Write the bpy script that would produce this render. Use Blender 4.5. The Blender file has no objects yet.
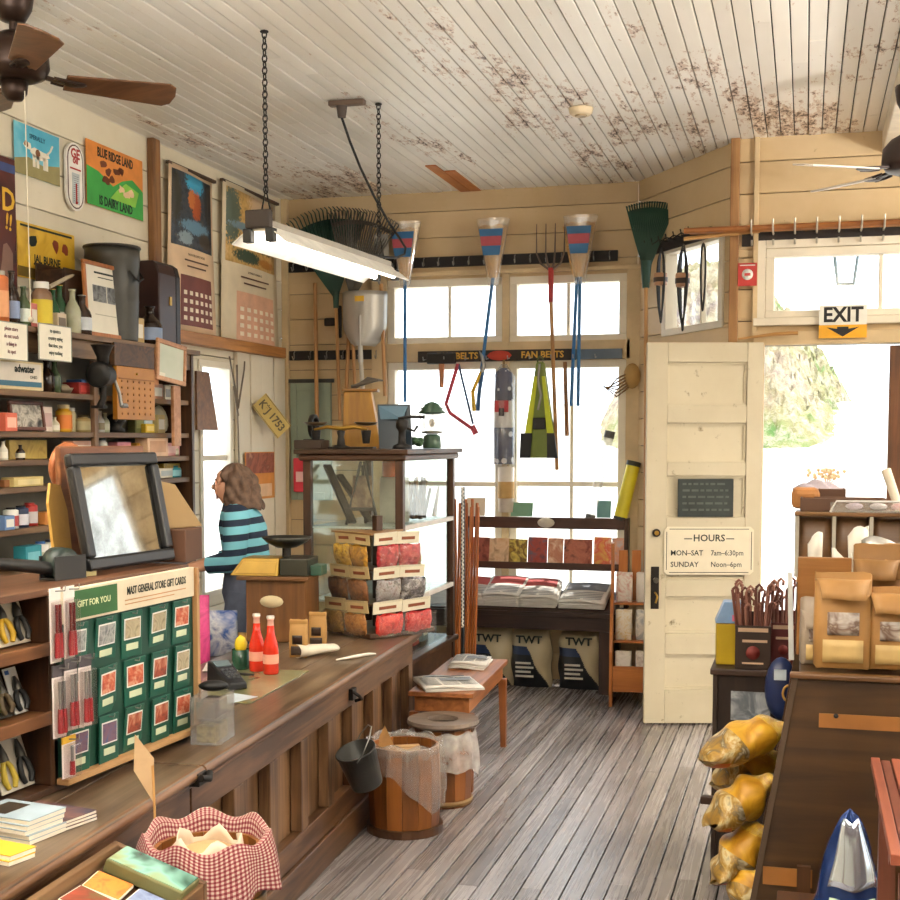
import bpy, bmesh, math, random
from mathutils import Vector, Matrix, Euler
rnd = random.Random(11)
SC = bpy.context.scene
C = SC.collection
PI = math.pi
V = Vector
# ---------------------------------------------------------------- camera
FPX = 1300.0; YAW = math.radians(15.27); PIT = math.radians(4.0); EYE = 1.75; HOR = 440.0
FW = V((-math.sin(YAW)*math.cos(PIT), math.cos(YAW)*math.cos(PIT), -math.sin(PIT)))
RT = V((math.cos(YAW), math.sin(YAW), 0))
UP = RT.cross(FW)
PY0 = HOR + FPX*math.tan(PIT)
CAM = V((0, 0, EYE))
def ray(px, py): return FW + RT*((px-450)/FPX) - UP*((py-PY0)/FPX)
def P(px, py, x=None, y=None, z=None):
    d = ray(px, py)
    if x is not None: t = (x-CAM.x)/d.x
    elif y is not None: t = (y-CAM.y)/d.y
    else: t = (z-CAM.z)/d.z
    return CAM + d*t
def PD(px, py, dep): return CAM + ray(px, py)*dep
cd = bpy.data.cameras.new('camera'); co = bpy.data.objects.new('camera', cd); C.objects.link(co)
cd.sensor_width = 36; cd.lens = FPX/900*36; cd.shift_y = (PY0-450)/900; cd.clip_start = .05
co.matrix_world = Matrix(((RT.x, UP.x, -FW.x, CAM.x), (RT.y, UP.y, -FW.y, CAM.y), (RT.z, UP.z, -FW.z, CAM.z), (0, 0, 0, 1)))
SC.camera = co
vs = SC.view_settings; vs.view_transform = 'Standard'; vs.look = 'None'; vs.gamma = 1; vs.use_curve_mapping = False; vs.exposure = 0.0
# ---------------------------------------------------------------- materials
def hx(h, k=1.0):
    h = h.lstrip('#'); o = []
    for i in (0, 2, 4):
        c = int(h[i:i+2], 16)/255
        o.append(min(1, k*(c/12.92 if c <= .04045 else ((c+.055)/1.055)**2.4)))
    return (o[0], o[1], o[2], 1)
class NT:
    def __init__(s, name):
        s.m = bpy.data.materials.new(name); s.m.use_nodes = True
        s.t = s.m.node_tree; s.t.nodes.clear()
        s.out = s.n('ShaderNodeOutputMaterial')
    def n(s, typ, **kw):
        nd = s.t.nodes.new(typ)
        for k, v in kw.items(): setattr(nd, k, v)
        return nd
    def l(s, a, b): s.t.links.new(a, b)
    def coords(s, scale=(1, 1, 1), rot=(0, 0, 0)):
        tc = s.n('ShaderNodeTexCoord'); mp = s.n('ShaderNodeMapping')
        mp.inputs['Scale'].default_value = scale; mp.inputs['Rotation'].default_value = rot
        s.l(tc.outputs['Object'], mp.inputs['Vector']); return mp.outputs['Vector']
    def noise(s, vec, scale=5, detail=4, rough=.55, dist=0):
        nd = s.n('ShaderNodeTexNoise'); nd.inputs['Scale'].default_value = scale; nd.inputs['Detail'].default_value = detail
        nd.inputs['Roughness'].default_value = rough; nd.inputs['Distortion'].default_value = dist
        s.l(vec, nd.inputs['Vector']); return nd
    def ramp(s, fac, stops, interp='LINEAR'):
        r = s.n('ShaderNodeValToRGB'); cr = r.color_ramp; cr.interpolation = interp
        while len(cr.elements) < len(stops): cr.elements.new(.5)
        for e, (p, c) in zip(cr.elements, stops): e.position = p; e.color = c if not isinstance(c, str) else hx(c)
        s.l(fac, r.inputs['Fac']); return r.outputs['Color']
    def mix(s, fac, a, b, blend='MIX'):
        m = s.n('ShaderNodeMix', data_type='RGBA', blend_type=blend)
        for sock, v in ((m.inputs['Factor'], fac), (m.inputs[6], a), (m.inputs[7], b)):
            if hasattr(v, 'is_linked'): s.l(v, sock)
            else: sock.default_value = v
        return m.outputs[2]
    def math(s, op, a, b=0.0, c=None):
        m = s.n('ShaderNodeMath', operation=op)
        for i, v in enumerate((a, b) if c is None else (a, b, c)):
            if hasattr(v, 'is_linked'): s.l(v, m.inputs[i])
            else: m.inputs[i].default_value = v
        return m.outputs[0]
    def bsdf(s, col, rough=.5, metal=0, bump=None, bstr=.3, bdist=.01, **kw):
        b = s.n('ShaderNodeBsdfPrincipled')
        for k, v in (('Base Color', col), ('Roughness', rough), ('Metallic', metal)):
            if hasattr(v, 'is_linked'): s.l(v, b.inputs[k])
            else: b.inputs[k].default_value = v
        for k, v in kw.items(): b.inputs[k.replace('_', ' ')].default_value = v
        if bump is not None:
            bp = s.n('ShaderNodeBump'); bp.inputs['Strength'].default_value = bstr; bp.inputs['Distance'].default_value = bdist
            s.l(bump, bp.inputs['Height']); s.l(bp.outputs['Normal'], b.inputs['Normal'])
        return b.outputs[0]
    def done(s, sh): s.l(sh, s.out.inputs['Surface']); return s.m
_mc = {}
def mat(h, rough=.55, metal=0, var=.12, scale=9, bump=0, name=None, spec=.5):
    key = (h, rough, metal, var, scale, bump, spec)
    if key in _mc: return _mc[key]
    t = NT(name or 'plain_'+h)
    nd = t.noise(t.coords(), scale)
    c = t.ramp(nd.outputs['Fac'], [(.3, hx(h, 1-var)), (.7, hx(h, 1+var))])
    m = t.done(t.bsdf(c, rough, metal, nd.outputs['Fac'] if bump else None, bump, Specular_IOR_Level=spec))
    _mc[key] = m; return m
def wood(c1, c2, axis=0, scale=6, rough=.45, wear=None, name=None, island=.25, bump=.15):
    key = ('w', c1, c2, axis, scale, rough, wear, island)
    if key in _mc: return _mc[key]
    t = NT(name or 'wood_'+c1)
    sc = [1, 1, 1]; sc[axis] = .07
    v = t.coords(tuple(sc))
    n1 = t.noise(v, scale*6, 5, .6, .6); n2 = t.noise(t.coords(), 2.2, 3)
    f = t.math('ADD', n1.outputs['Fac'], t.math('MULTIPLY', t.math('SUBTRACT', n2.outputs['Fac'], .5), .7))
    g = t.n('ShaderNodeNewGeometry')
    f = t.math('ADD', f, t.math('MULTIPLY', t.math('SUBTRACT', g.outputs['Random Per Island'], .5), island))
    c = t.ramp(f, [(.28, c2), (.72, c1)])
    if wear:
        n3 = t.noise(t.coords(), 4.5, 8, .7)
        c = t.mix(t.ramp(n3.outputs['Fac'], [(.52, (0, 0, 0, 1)), (.62, (1, 1, 1, 1))]), c, hx(wear))
    m = t.done(t.bsdf(c, rough, 0, n1.outputs['Fac'], bump, .004))
    _mc[key] = m; return m
def art(cols, scale=6, seed=0, rough=.5, stretch=(1, 1, 1), interp='LINEAR'):
    key = ('a', tuple(cols), scale, seed, stretch)
    if key in _mc: return _mc[key]
    t = NT('printed_picture')
    v = t.coords(stretch)
    off = t.n('ShaderNodeVectorMath', operation='ADD'); t.l(v, off.inputs[0]); off.inputs[1].default_value = (seed*3.7, seed*1.3, seed*2.1)
    nd = t.noise(off.outputs[0], scale, 3, .6, .8)
    k = len(cols)
    c = t.ramp(nd.outputs['Fac'], [(.28+.44*i/(k-1), cols[i]) for i in range(k)], interp)
    m = t.done(t.bsdf(c, rough)); _mc[key] = m; return m
def blobart(base, blobs, scale=9, seed=0):
    t = NT('painted_scene'); tc = t.n('ShaderNodeTexCoord'); sp = t.n('ShaderNodeSeparateXYZ'); t.l(tc.outputs['Object'], sp.inputs[0])
    nz = t.noise(t.coords((1, 1, 0)), scale, 4, .65); n2 = t.noise(t.coords((1, 1, 0)), scale*2.3, 3, .6)
    k = len(base); c = t.ramp(nz.outputs['Fac'], [(.3+.4*i/(k-1), base[i]) for i in range(k)])
    for cx, cy, rx, ry, h in blobs:
        dx = t.math('POWER', t.math('ABSOLUTE', t.math('DIVIDE', t.math('SUBTRACT', sp.outputs['X'], cx), rx)), 2.0)
        dy = t.math('POWER', t.math('ABSOLUTE', t.math('DIVIDE', t.math('SUBTRACT', sp.outputs['Y'], cy), ry)), 2.0)
        d = t.math('ADD', t.math('ADD', dx, dy), t.math('MULTIPLY', t.math('SUBTRACT', n2.outputs['Fac'], .5), 2.6))
        c = t.mix(t.ramp(d, [(.6, (1, 1, 1, 1)), (.95, (0, 0, 0, 1))]), c, hx(h))
    return t.done(t.bsdf(c, .5))
def thin_glass(name='window_glass', tint='ffffff', refl=.06, cloud=0.0):
    t = NT(name); tr = t.n('ShaderNodeBsdfTransparent'); tr.inputs[0].default_value = hx(tint)
    gl = t.n('ShaderNodeBsdfGlossy'); gl.inputs['Roughness'].default_value = .05
    mx = t.n('ShaderNodeMixShader')
    fr = t.n('ShaderNodeLayerWeight')
    f = t.math('MINIMUM', t.math('ADD', t.math('MULTIPLY', t.math('POWER', fr.outputs['Facing'], 4.0), .45), refl*.6), .6)
    t.l(f, mx.inputs[0]); t.l(tr.outputs[0], mx.inputs[1]); t.l(gl.outputs[0], mx.inputs[2])
    sh = mx.outputs[0]
    if cloud:
        df = t.n('ShaderNodeBsdfDiffuse'); df.inputs[0].default_value = hx('f4f2ee')
        m2 = t.n('ShaderNodeMixShader')
        nd = t.noise(t.coords(), 14, 4)
        t.l(t.math('MULTIPLY', nd.outputs['Fac'], cloud*2), m2.inputs[0]); t.l(sh, m2.inputs[1]); t.l(df.outputs[0], m2.inputs[2]); sh = m2.outputs[0]
    return t.done(sh)
GLASS = thin_glass()
CASEGLASS = thin_glass('case_glass', 'f4f8f6', .08)
CLEAR = thin_glass('clear_plastic', 'f6f6f6', .14, .10)
FILM = thin_glass('plastic_film', 'fbfaf7', .16, .16)
MILKY = thin_glass('milky_film', 'f8f8f8', .10, .34)
def glow(name, h, s):
    t = NT(name); e = t.n('ShaderNodeEmission'); e.inputs[0].default_value = hx(h); e.inputs[1].default_value = s
    return t.done(e.outputs[0])
# ---------------------------------------------------------------- mesh builder
class MB:
    def __init__(s, m=None):
        s.v = []; s.f = []; s.mi = []; s.sm = []; s.mats = []; s.m = 0; s.T = Matrix()
        if m is not None: s.use(m)
    def use(s, m):
        if m not in s.mats: s.mats.append(m)
        s.m = s.mats.index(m); return s
    def tf(s, M): s.T = M; return s
    def add(s, vs_, fs, smooth=False):
        b = len(s.v); s.v += [s.T @ V(p) for p in vs_]
        for f in fs: s.f.append([b+i for i in f]); s.mi.append(s.m); s.sm.append(smooth)
        return s
    def box(s, x0, x1, y0, y1, z0, z1):
        v = [(x0, y0, z0), (x1, y0, z0), (x1, y1, z0), (x0, y1, z0), (x0, y0, z1), (x1, y0, z1), (x1, y1, z1), (x0, y1, z1)]
        return s.add(v, [(0, 3, 2, 1), (4, 5, 6, 7), (0, 1, 5, 4), (1, 2, 6, 5), (2, 3, 7, 6), (3, 0, 4, 7)])
    def hexa(s, v8): return s.add(v8, [(0, 3, 2, 1), (4, 5, 6, 7), (0, 1, 5, 4), (1, 2, 6, 5), (2, 3, 7, 6), (3, 0, 4, 7)])
    def bar(s, a, b, w, h, up=(0, 0, 1)):
        a, b = V(a), V(b); d = (b-a).normalized(); u = V(up)
        sx = d.cross(u)
        if sx.length < 1e-4: sx = d.cross(V((1, 0, 0)))
        sx.normalize(); sz = sx.cross(d)
        q = [(-1, -1), (1, -1), (1, 1), (-1, 1)]
        v = [p + sx*(i*w/2) + sz*(j*h/2) for p in (a, b) for i, j in q]
        return s.add(v, [(0, 3, 2, 1), (4, 5, 6, 7), (0, 1, 5, 4), (1, 2, 6, 5), (2, 3, 7, 6), (3, 0, 4, 7)])
    def tube(s, pts, r, n=8, closed=False, caps=True):
        pts = [V(p) for p in pts]; k = len(pts); rs = r if isinstance(r, (list, tuple)) else [r]*k
        vs_ = []; prev = None
        for i, p in enumerate(pts):
            d = (pts[(i+1) % k]-pts[i-1]) if closed else (pts[min(i+1, k-1)]-pts[max(i-1, 0)])
            if d.length < 1e-9: d = V((0, 0, 1))
            d.normalize()
            if prev is None:
                a = d.cross(V((0, 0, 1)))
                if a.length < .05: a = d.cross(V((1, 0, 0)))
            else: a = prev - d*prev.dot(d)
            if a.length < 1e-6: a = d.orthogonal()
            a.normalize(); prev = a; b = d.cross(a)
            vs_ += [p + (a*math.cos(t*2*PI/n)+b*math.sin(t*2*PI/n))*rs[i] for t in range(n)]
        fs = []
        for i in range(k if closed else k-1):
            j = (i+1) % k
            for t in range(n): fs.append((i*n+t, i*n+(t+1) % n, j*n+(t+1) % n, j*n+t))
        s.add(vs_, fs, True)
        if caps and not closed:
            s.add(vs_[:n], [tuple(range(n))[::-1]]); s.add(vs_[-n:], [tuple(range(n))])
        return s
    def cyl(s, a, b, r0, r1=None, n=12, caps=True): return s.tube([a, b], [r0, r0 if r1 is None else r1], n, False, caps)
    def lathe(s, prof, n=20, c=(0, 0, 0), wob=None, smooth=True):
        vs_ = []; c = V(c)
        for i, (r, z) in enumerate(prof):
            for t in range(n):
                a = 2*PI*t/n; rr = r*(1 if wob is None else wob(a, i))
                vs_.append(c+V((rr*math.cos(a), rr*math.sin(a), z)))
        fs = [(i*n+t, i*n+(t+1) % n, (i+1)*n+(t+1) % n, (i+1)*n+t) for i in range(len(prof)-1) for t in range(n)]
        s.add(vs_, fs, smooth)
        if prof[0][0] > 1e-4: s.add(vs_[:n], [tuple(range(n))[::-1]])
        if prof[-1][0] > 1e-4: s.add(vs_[-n:], [tuple(range(n))])
        return s
    def prism(s, poly, z0, z1):
        k = len(poly); v = [(x, y, z0) for x, y in poly]+[(x, y, z1) for x, y in poly]
        return s.add(v, [tuple(range(k))[::-1], tuple(range(k, 2*k))]+[(i, (i+1) % k, k+(i+1) % k, k+i) for i in range(k)])
    def quad(s, a, b, c, d): return s.add([a, b, c, d], [(0, 1, 2, 3)])
    def sheet(s, fn, nu, nv, smooth=True, wrap=False):
        vs_ = [fn(i/(nu if wrap else nu), j/nv) for j in range(nv+1) for i in range(nu if wrap else nu+1)]
        w = nu if wrap else nu+1; fs = []
        for j in range(nv):
            for i in range(nu): fs.append((j*w+i, j*w+(i+1) % w, (j+1)*w+(i+1) % w, (j+1)*w+i))
        return s.add(vs_, fs, smooth)
    def ball(s, c, r, n=12, m=8):
        r = r if isinstance(r, (tuple, list)) else (r, r, r); c = V(c)
        def fn(u, v):
            a = 2*PI*u; b = PI*v-PI/2
            return c+V((r[0]*math.cos(a)*math.cos(b), r[1]*math.sin(a)*math.cos(b), r[2]*math.sin(b)))
        return s.sheet(fn, n, m, True, True)
    def text(s, body, size, x, y, z=.001, align='CENTER', bold=0.0, sx=1.0, rot=0.0, ex=.0004):
        me = text_mesh(body, size, align, bold, ex)
        M = Matrix.Translation((x, y, z)) @ Matrix.Rotation(rot, 4, 'Z') @ Matrix.Diagonal((sx, 1, 1, 1))
        return s.add([M @ p for p in me[0]], me[1])
    def build(s, name, parent=None, bevel=0, solid=0, sub=0, seg=2, m=None):
        me = bpy.data.meshes.new(name); me.from_pydata([tuple(p) for p in s.v], [], s.f)
        for q in s.mats: me.materials.append(q)
        if m is not None and not s.mats: me.materials.append(m)
        me.polygons.foreach_set('material_index', s.mi); me.polygons.foreach_set('use_smooth', s.sm); me.update()
        if not solid:
            bm = bmesh.new(); bm.from_mesh(me); bmesh.ops.recalc_face_normals(bm, faces=bm.faces) if len(s.f) < 30000 else None; bm.to_mesh(me); bm.free()
        o = bpy.data.objects.new(name, me); C.objects.link(o)
        if parent is not None: o.parent = parent
        if solid: md = o.modifiers.new('thick', 'SOLIDIFY'); md.thickness = solid; md.offset = 0
        if sub: md = o.modifiers.new('smooth', 'SUBSURF'); md.levels = sub; md.render_levels = sub
        if bevel: md = o.modifiers.new('edge', 'BEVEL'); md.width = bevel; md.segments = seg; md.limit_method = 'ANGLE'; md.angle_limit = .8
        return o
_tc = {}
def text_mesh(body, size, align, bold, ex):
    k = (body, size, align, bold, ex)
    if k not in _tc:
        cu = bpy.data.curves.new('writing', 'FONT'); cu.body = body; cu.size = size; cu.align_x = align; cu.align_y = 'CENTER'
        cu.extrude = ex; cu.offset = bold*size; cu.resolution_u = 2
        ob = bpy.data.objects.new('writing', cu); me = bpy.data.meshes.new_from_object(ob)
        _tc[k] = ([v.co.copy() for v in me.vertices], [tuple(p.vertices) for p in me.polygons])
        bpy.data.meshes.remove(me); bpy.data.objects.remove(ob); bpy.data.curves.remove(cu)
    return _tc[k]
def tag(o, label, cat, group=None, kind=None):
    o['label'] = label; o['category'] = cat
    if group: o['group'] = group
    if kind: o['kind'] = kind
    return o
def struct(o, label=None, cat=None):
    o['kind'] = 'structure'
    if label: o['label'] = label; o['category'] = cat or 'room'
    return o
def thing(name, label, cat, loc=(0, 0, 0), rz=0, group=None, M=None):
    o = bpy.data.objects.new(name, None); C.objects.link(o); o.empty_display_size = .05
    if M is not None: o.matrix_world = M
    else: o.location = loc; o.rotation_euler = (0, 0, rz)
    return tag(o, label, cat, group)
def frame(o, u, v):
    u = V(u).normalized(); v = V(v); v = (v-u*v.dot(u)).normalized(); n = u.cross(v)
    return Matrix(((u.x, v.x, n.x, o[0]), (u.y, v.y, n.y, o[1]), (u.z, v.z, n.z, o[2]), (0, 0, 0, 1)))
def kids(o): return [c for c in bpy.data.objects if c.parent is o]
def copy_tree(o, parent=None):
    c = o.copy(); C.objects.link(c)
    if parent is not None: c.parent = parent
    for ch in kids(o): copy_tree(ch, c)
    return c
def rotm(ax, a): return Matrix.Rotation(a, 4, ax)
def tr(x, y, z): return Matrix.Translation((x, y, z))
# ================================================================ SETTING
XL, YB, YD, ZC = -3.85, 9.3, 8.16, 3.56
XA, XB_ = -1.166, -.457            # the slanted wall runs from (XA, YB) to (XB_, YD+.07)
PAINT_L = None
def paint(name, c1, c2, dirt, amt=.6):
    t = NT(name); v = t.coords((1, 1, 1))
    n1 = t.noise(v, 1.6, 5, .6); n2 = t.noise(t.coords((1, 1, 1)), 14, 6, .7)
    c = t.ramp(n1.outputs['Fac'], [(.3, c1), (.7, c2)])
    g = t.n('ShaderNodeNewGeometry')
    k = t.math('ADD', .9, t.math('MULTIPLY', g.outputs['Random Per Island'], .16))
    hsv = t.n('ShaderNodeHueSaturation'); t.l(c, hsv.inputs['Color']); t.l(k, hsv.inputs['Value'])
    c = t.mix(t.ramp(n2.outputs['Fac'], [(amt, (0, 0, 0, 1)), (amt+.1, (1, 1, 1, 1))]), hsv.outputs[0], hx(dirt))
    return t.done(t.bsdf(c, .55, 0, n2.outputs['Fac'], .08, .004))
WALL_CREAM = paint('cream_wall_paint', 'd8ccb0', 'e6dcc6', 'b39a72', .66)
WALL_TAN = paint('tan_wall_paint', 'c4a87c', 'd3ba92', '8a6a44', .66)
TRIMW = mat('e6dcc8', .5, var=.07, scale=5)
TRIMT = mat('d0b78e', .55, var=.12, scale=5)
DARK = mat('1c1512', .7)
# --- peeling ceiling paint
def ceiling_mat():
    t = NT('peeling_ceiling_paint')
    tc = t.n('ShaderNodeTexCoord')
    def mp(sc):
        m = t.n('ShaderNodeMapping'); m.inputs['Scale'].default_value = sc; t.l(tc.outputs['Object'], m.inputs['Vector']); return m.outputs[0]
    g = t.n('ShaderNodeNewGeometry')
    base = t.ramp(t.noise(mp((1, .4, 1)), 1.3, 4).outputs['Fac'], [(.3, 'e6dfd2'), (.65, 'f6f2ea')])
    hsv = t.n('ShaderNodeHueSaturation'); t.l(base, hsv.inputs['Color'])
    t.l(t.math('ADD', .93, t.math('MULTIPLY', g.outputs['Random Per Island'], .12)), hsv.inputs['Value'])
    big = t.noise(mp((1.5, .45, 1)), 1.25, 2, .5)
    fine = t.noise(mp((9, 3.0, 1)), 2.4, 8, .72)
    mask = t.ramp(big.outputs['Fac'], [(.47, (0, 0, 0, 1)), (.66, (1, 1, 1, 1))])
    m = t.math('ADD', fine.outputs['Fac'], t.math('MULTIPLY', mask, .21))
    rust = t.ramp(m, [(.655, (0, 0, 0, 1)), (.70, (1, 1, 1, 1))])
    brown = t.ramp(m, [(.715, (0, 0, 0, 1)), (.735, (1, 1, 1, 1))])
    c = t.mix(t.math('MULTIPLY', rust, .6), hsv.outputs[0], hx('bb9270'))
    spk = t.noise(mp((20, 9, 1)), 2.5, 3)
    dk = t.math('MULTIPLY', brown, t.ramp(spk.outputs['Fac'], [(.47, (0, 0, 0, 1)), (.53, (1, 1, 1, 1))]))
    c = t.mix(dk, c, hx('563a28'))
    return t.done(t.bsdf(c, .38, 0, fine.outputs['Fac'], .12, .004))
CEIL = ceiling_mat()
def floor_mat():
    t = NT('worn_floor_boards')
    v = t.coords((9, .25, 1)); g = t.n('ShaderNodeNewGeometry')
    n1 = t.noise(v, 5, 6, .65, .4); n2 = t.noise(t.coords((1, .5, 1)), 1.1, 4, .6)
    f = t.math('ADD', t.math('MULTIPLY', n1.outputs['Fac'], .2), t.math('MULTIPLY', n2.outputs['Fac'], .66))
    f = t.math('ADD', f, t.math('MULTIPLY', g.outputs['Random Per Island'], .22))
    c = t.ramp(f, [(.3, '575150'), (.52, '88807e'), (.75, 'b2abab')])
    r = t.math('ADD', .14, t.math('MULTIPLY', n1.outputs['Fac'], .26))
    return t.done(t.bsdf(c, r, 0, n1.outputs['Fac'], .1, .003))
def run_boards(mb, x0, x1, y0, y1, w, z0, z1, gap, brk=None, jit=0.0):
    x = x0
    while x < x1:
        ys = [y0]
        if brk:
            y = y0+rnd.uniform(.5, brk)
            while y < y1-.4: ys.append(y); y += rnd.uniform(.6*brk, brk*1.3)
        ys.append(y1)
        for a, b in zip(ys[:-1], ys[1:]):
            d = rnd.uniform(-jit, jit)
            mb.box(x+gap/2, min(x+w-gap/2, x1), a+.001, b-.001, z0+d, z1+d)
        x += w
mb = MB(floor_mat()); run_boards(mb, -3.95, 4.2, -3, 9.5, .083, -.03, 0, .0062, 4.2, .0006)
struct(mb.build('floor', bevel=.0012, seg=1))
mb = MB(DARK); mb.box(-4.0, 4.3, -3, 9.5, -.08, -.035); struct(mb.build('floor_underlay'))
mb = MB(CEIL); run_boards(mb, -3.92, 4.2, -3, 9.42, .078, ZC, ZC+.02, .006, 3.6, .0022)
struct(mb.build('ceiling', bevel=.003, seg=1))
mb = MB(DARK); mb.box(-4.0, 4.3, -3, 9.5, ZC+.025, ZC+.08); struct(mb.build('ceiling_backing'))
# --- plank walls with openings
def planks(mb, L, H, holes, ph, th, gap=.005, v0=0, zf=0):
    v = v0; vs_ = []
    while v < H: vs_.append((v, min(v+ph, H))); v += ph
    for a, b in vs_:
        cuts = sorted({a, b, *[h for q in holes for h in (q[2], q[3]) if a < h < b]})
        for c0, c1 in zip(cuts[:-1], cuts[1:]):
            mid = (c0+c1)/2; iv = [(0, L)]
            for q in holes:
                if q[2] <= mid <= q[3]:
                    nv = []
                    for i0, i1 in iv:
                        if q[1] <= i0 or q[0] >= i1: nv.append((i0, i1)); continue
                        if q[0] > i0: nv.append((i0, q[0]))
                        if q[1] < i1: nv.append((q[1], i1))
                    iv = nv
            for i0, i1 in iv: mb.box(i0, i1, c0+(gap/2 if c0 == a else 0), c1-(gap/2 if c1 == b else 0), -th, zf)
def wall(name, o, u, L, holes, m, ph=.2, H=3.6):
    M = frame(o, u, (0, 0, 1)); mb = MB(m); planks(mb, L, H, holes, ph, .03)
    mb.use(DARK); planks(mb, L, H, holes, H, .07, 0, 0, -.031)
    w = mb.build(name, bevel=.003, seg=1); w.matrix_world = M; return struct(w)
def wrect(px0, py0, px1, py1, y):      # pixel corners on the back plane -> (u0,u1,v0,v1) from XL
    a = P(px0, (py0+py1)/2, y=y); b = P(px1, (py0+py1)/2, y=y)
    mid = (px0+px1)/2
    return (a.x-XL, b.x-XL, P(mid, py1, y=y).z, P(mid, py0, y=y).z)
W1 = wrect(388, 279, 503, 343, YB); W2 = wrect(510, 275, 627, 341, YB)
W3 = wrect(392, 362, 503, 598, YB); W4 = wrect(509, 362, 627, 598, YB)
W3 = (W1[0], W1[1], W3[2], W3[3]); W4 = (W2[0], W2[1], W3[2], W3[3])
wall('wall_back', (XL, YB, 0), (1, 0, 0), XA-XL, [W1, W2, W3, W4], WALL_TAN, .19)
# slanted wall with a transom and a tall light below it
ang = V((XB_-XA, YD+.07-YB, 0)); LA = ang.length; ang.normalize()
SW = (LA*.30, LA*.93, 2.45, 3.05); SW2 = (LA*.30, LA*.93, .75, 2.3)
wall('wall_corner', (XA, YB, 0), ang, LA, [SW, SW2], WALL_TAN, .19)
DX0, DX1, DZ = -.25, .469, 2.32
TR = (DX0-XB_, 1.25-XB_, 2.487, 2.897); FWH = (1.75-XB_, 3.7-XB_, .75, 2.95)
wall('wall_front', (XB_, YD, 0), (1, 0, 0), 4.2-XB_, [(DX0-XB_, DX1+.72-XB_, -.1, DZ), TR, FWH], WALL_TAN, .19)
# left wall, opening near the corner
LW0, LW1 = P(199, 450, x=XL).y, P(232, 450, x=XL).y
LWH = (LW0+3, LW1+3, .70, 2.28)
wall('wall_left', (XL, -3, 0), (0, 1, 0), YB+3, [LWH], WALL_CREAM, .21)
# right wall with two windows (seen in the mirror)
RWH = [(2.0, 3.2, .9, 2.6), (3.5, 4.7, .9, 2.6), (5.6, 6.8, .9, 2.6), (7.1, 8.3, .9, 2.6)]
wall('wall_right', (4.2, YD, 0), (0, -1, 0), YD+3, RWH, WALL_CREAM, .21)
wall('wall_rear', (4.2, -3, 0), (-1, 0, 0), 4.2-XL, [], WALL_CREAM, .21)
# --- windows
def window(name, M, r, mull=(), rails=(), fw=.055, dep=.06, m=TRIMW, casing=.0):
    u0, u1, v0, v1 = r; mb = MB(m)
    def bx(a, b, c, d, z0=-.08, z1=.012): mb.box(a, b, c, d, z0, z1)
    bx(u0, u1, v0, v0+fw*.8); bx(u0, u1, v1-fw, v1); bx(u0, u0+fw, v0+fw*.8, v1-fw); bx(u1-fw, u1, v0+fw*.8, v1-fw)
    for q in mull: bx(q-.012, q+.012, v0+fw*.8, v1-fw, -.055, -.02)
    for q in rails: bx(u0+fw, u1-fw, q-.018, q+.018, -.06, -.015)
    if casing:
        z0, z1 = .003, .028
        bx(u0-casing, u0-.002, v0-.02, v1+casing, z0, z1); bx(u1+.002, u1+casing, v0-.02, v1+casing, z0, z1)
        bx(u0-.002, u1+.002, v1+.002, v1+casing, z0, z1); bx(u0-casing-.02, u1+casing+.02, v0-.05, v0-.004, z0, .05)
    w = mb.build(name, bevel=.004); w.matrix_world = M; struct(w)
    g = MB(GLASS); g.box(u0+fw*.8, u1-fw*.8, v0+fw*.6, v1-fw*.8, -.043, -.039); g.build('window_pane', w)
    return w
MBK = frame((XL, YB, 0), (1, 0, 0), (0, 0, 1))
window('window_1', MBK, W1, [(W1[0]+W1[1])/2+.03]); window('window_2', MBK, W2, [(W2[0]+W2[1])/2])
window('window_3', MBK, W3, [], [P(450, 484, y=YB).z]); window('window_4', MBK, W4, [P(571, 450, y=YB).x-XL], [P(560, 484, y=YB).z])
# flat boards around the back windows
mb = MB(TRIMT); u0, u1 = W1[0], W2[1]
mb.box(u0-.03, u1+.03, W3[3]+.002, W1[2]-.002, .0, .03)
mb.box(W1[1]+.001, W2[0]-.001, .6, W1[3]+.02, .0, .035); mb.box(u1+.001, u1+.11, .0, W1[3]+.05, .0, .03); mb.box(u0-.12, u0-.001, .6, W1[3]+.03, .0, .03)
mb.box(u0-.12, u1+.11, W1[3]+.022, W1[3]+.05, 0, .045)
t_ = mb.build('trim_1', bevel=.003); t_.matrix_world = MBK; struct(t_)
MA = frame((XA, YB, 0), ang, (0, 0, 1))
window('window_5', MA, SW, [(SW[0]+SW[1])/2+.08]); window('window_6', MA, SW2, [], [1.5])
MF = frame((XB_, YD, 0), (1, 0, 0), (0, 0, 1))
window('window_7', MF, TR, [P(881, 280, y=YD).x-XB_], fw=.05, casing=.05)
window('window_13', MF, FWH, [FWH[0]+.65, FWH[0]+1.3], [2.2])
ML = frame((XL, -3, 0), (0, 1, 0), (0, 0, 1))
window('window_8', ML, LWH, [], [P(215, 458, x=XL).z], fw=.045)
MR = frame((4.2, YD, 0), (0, -1, 0), (0, 0, 1))
for i, r in enumerate(RWH): window('window_%d' % (9+i), MR, r, [(r[0]+r[1])/2], [1.75])
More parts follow.
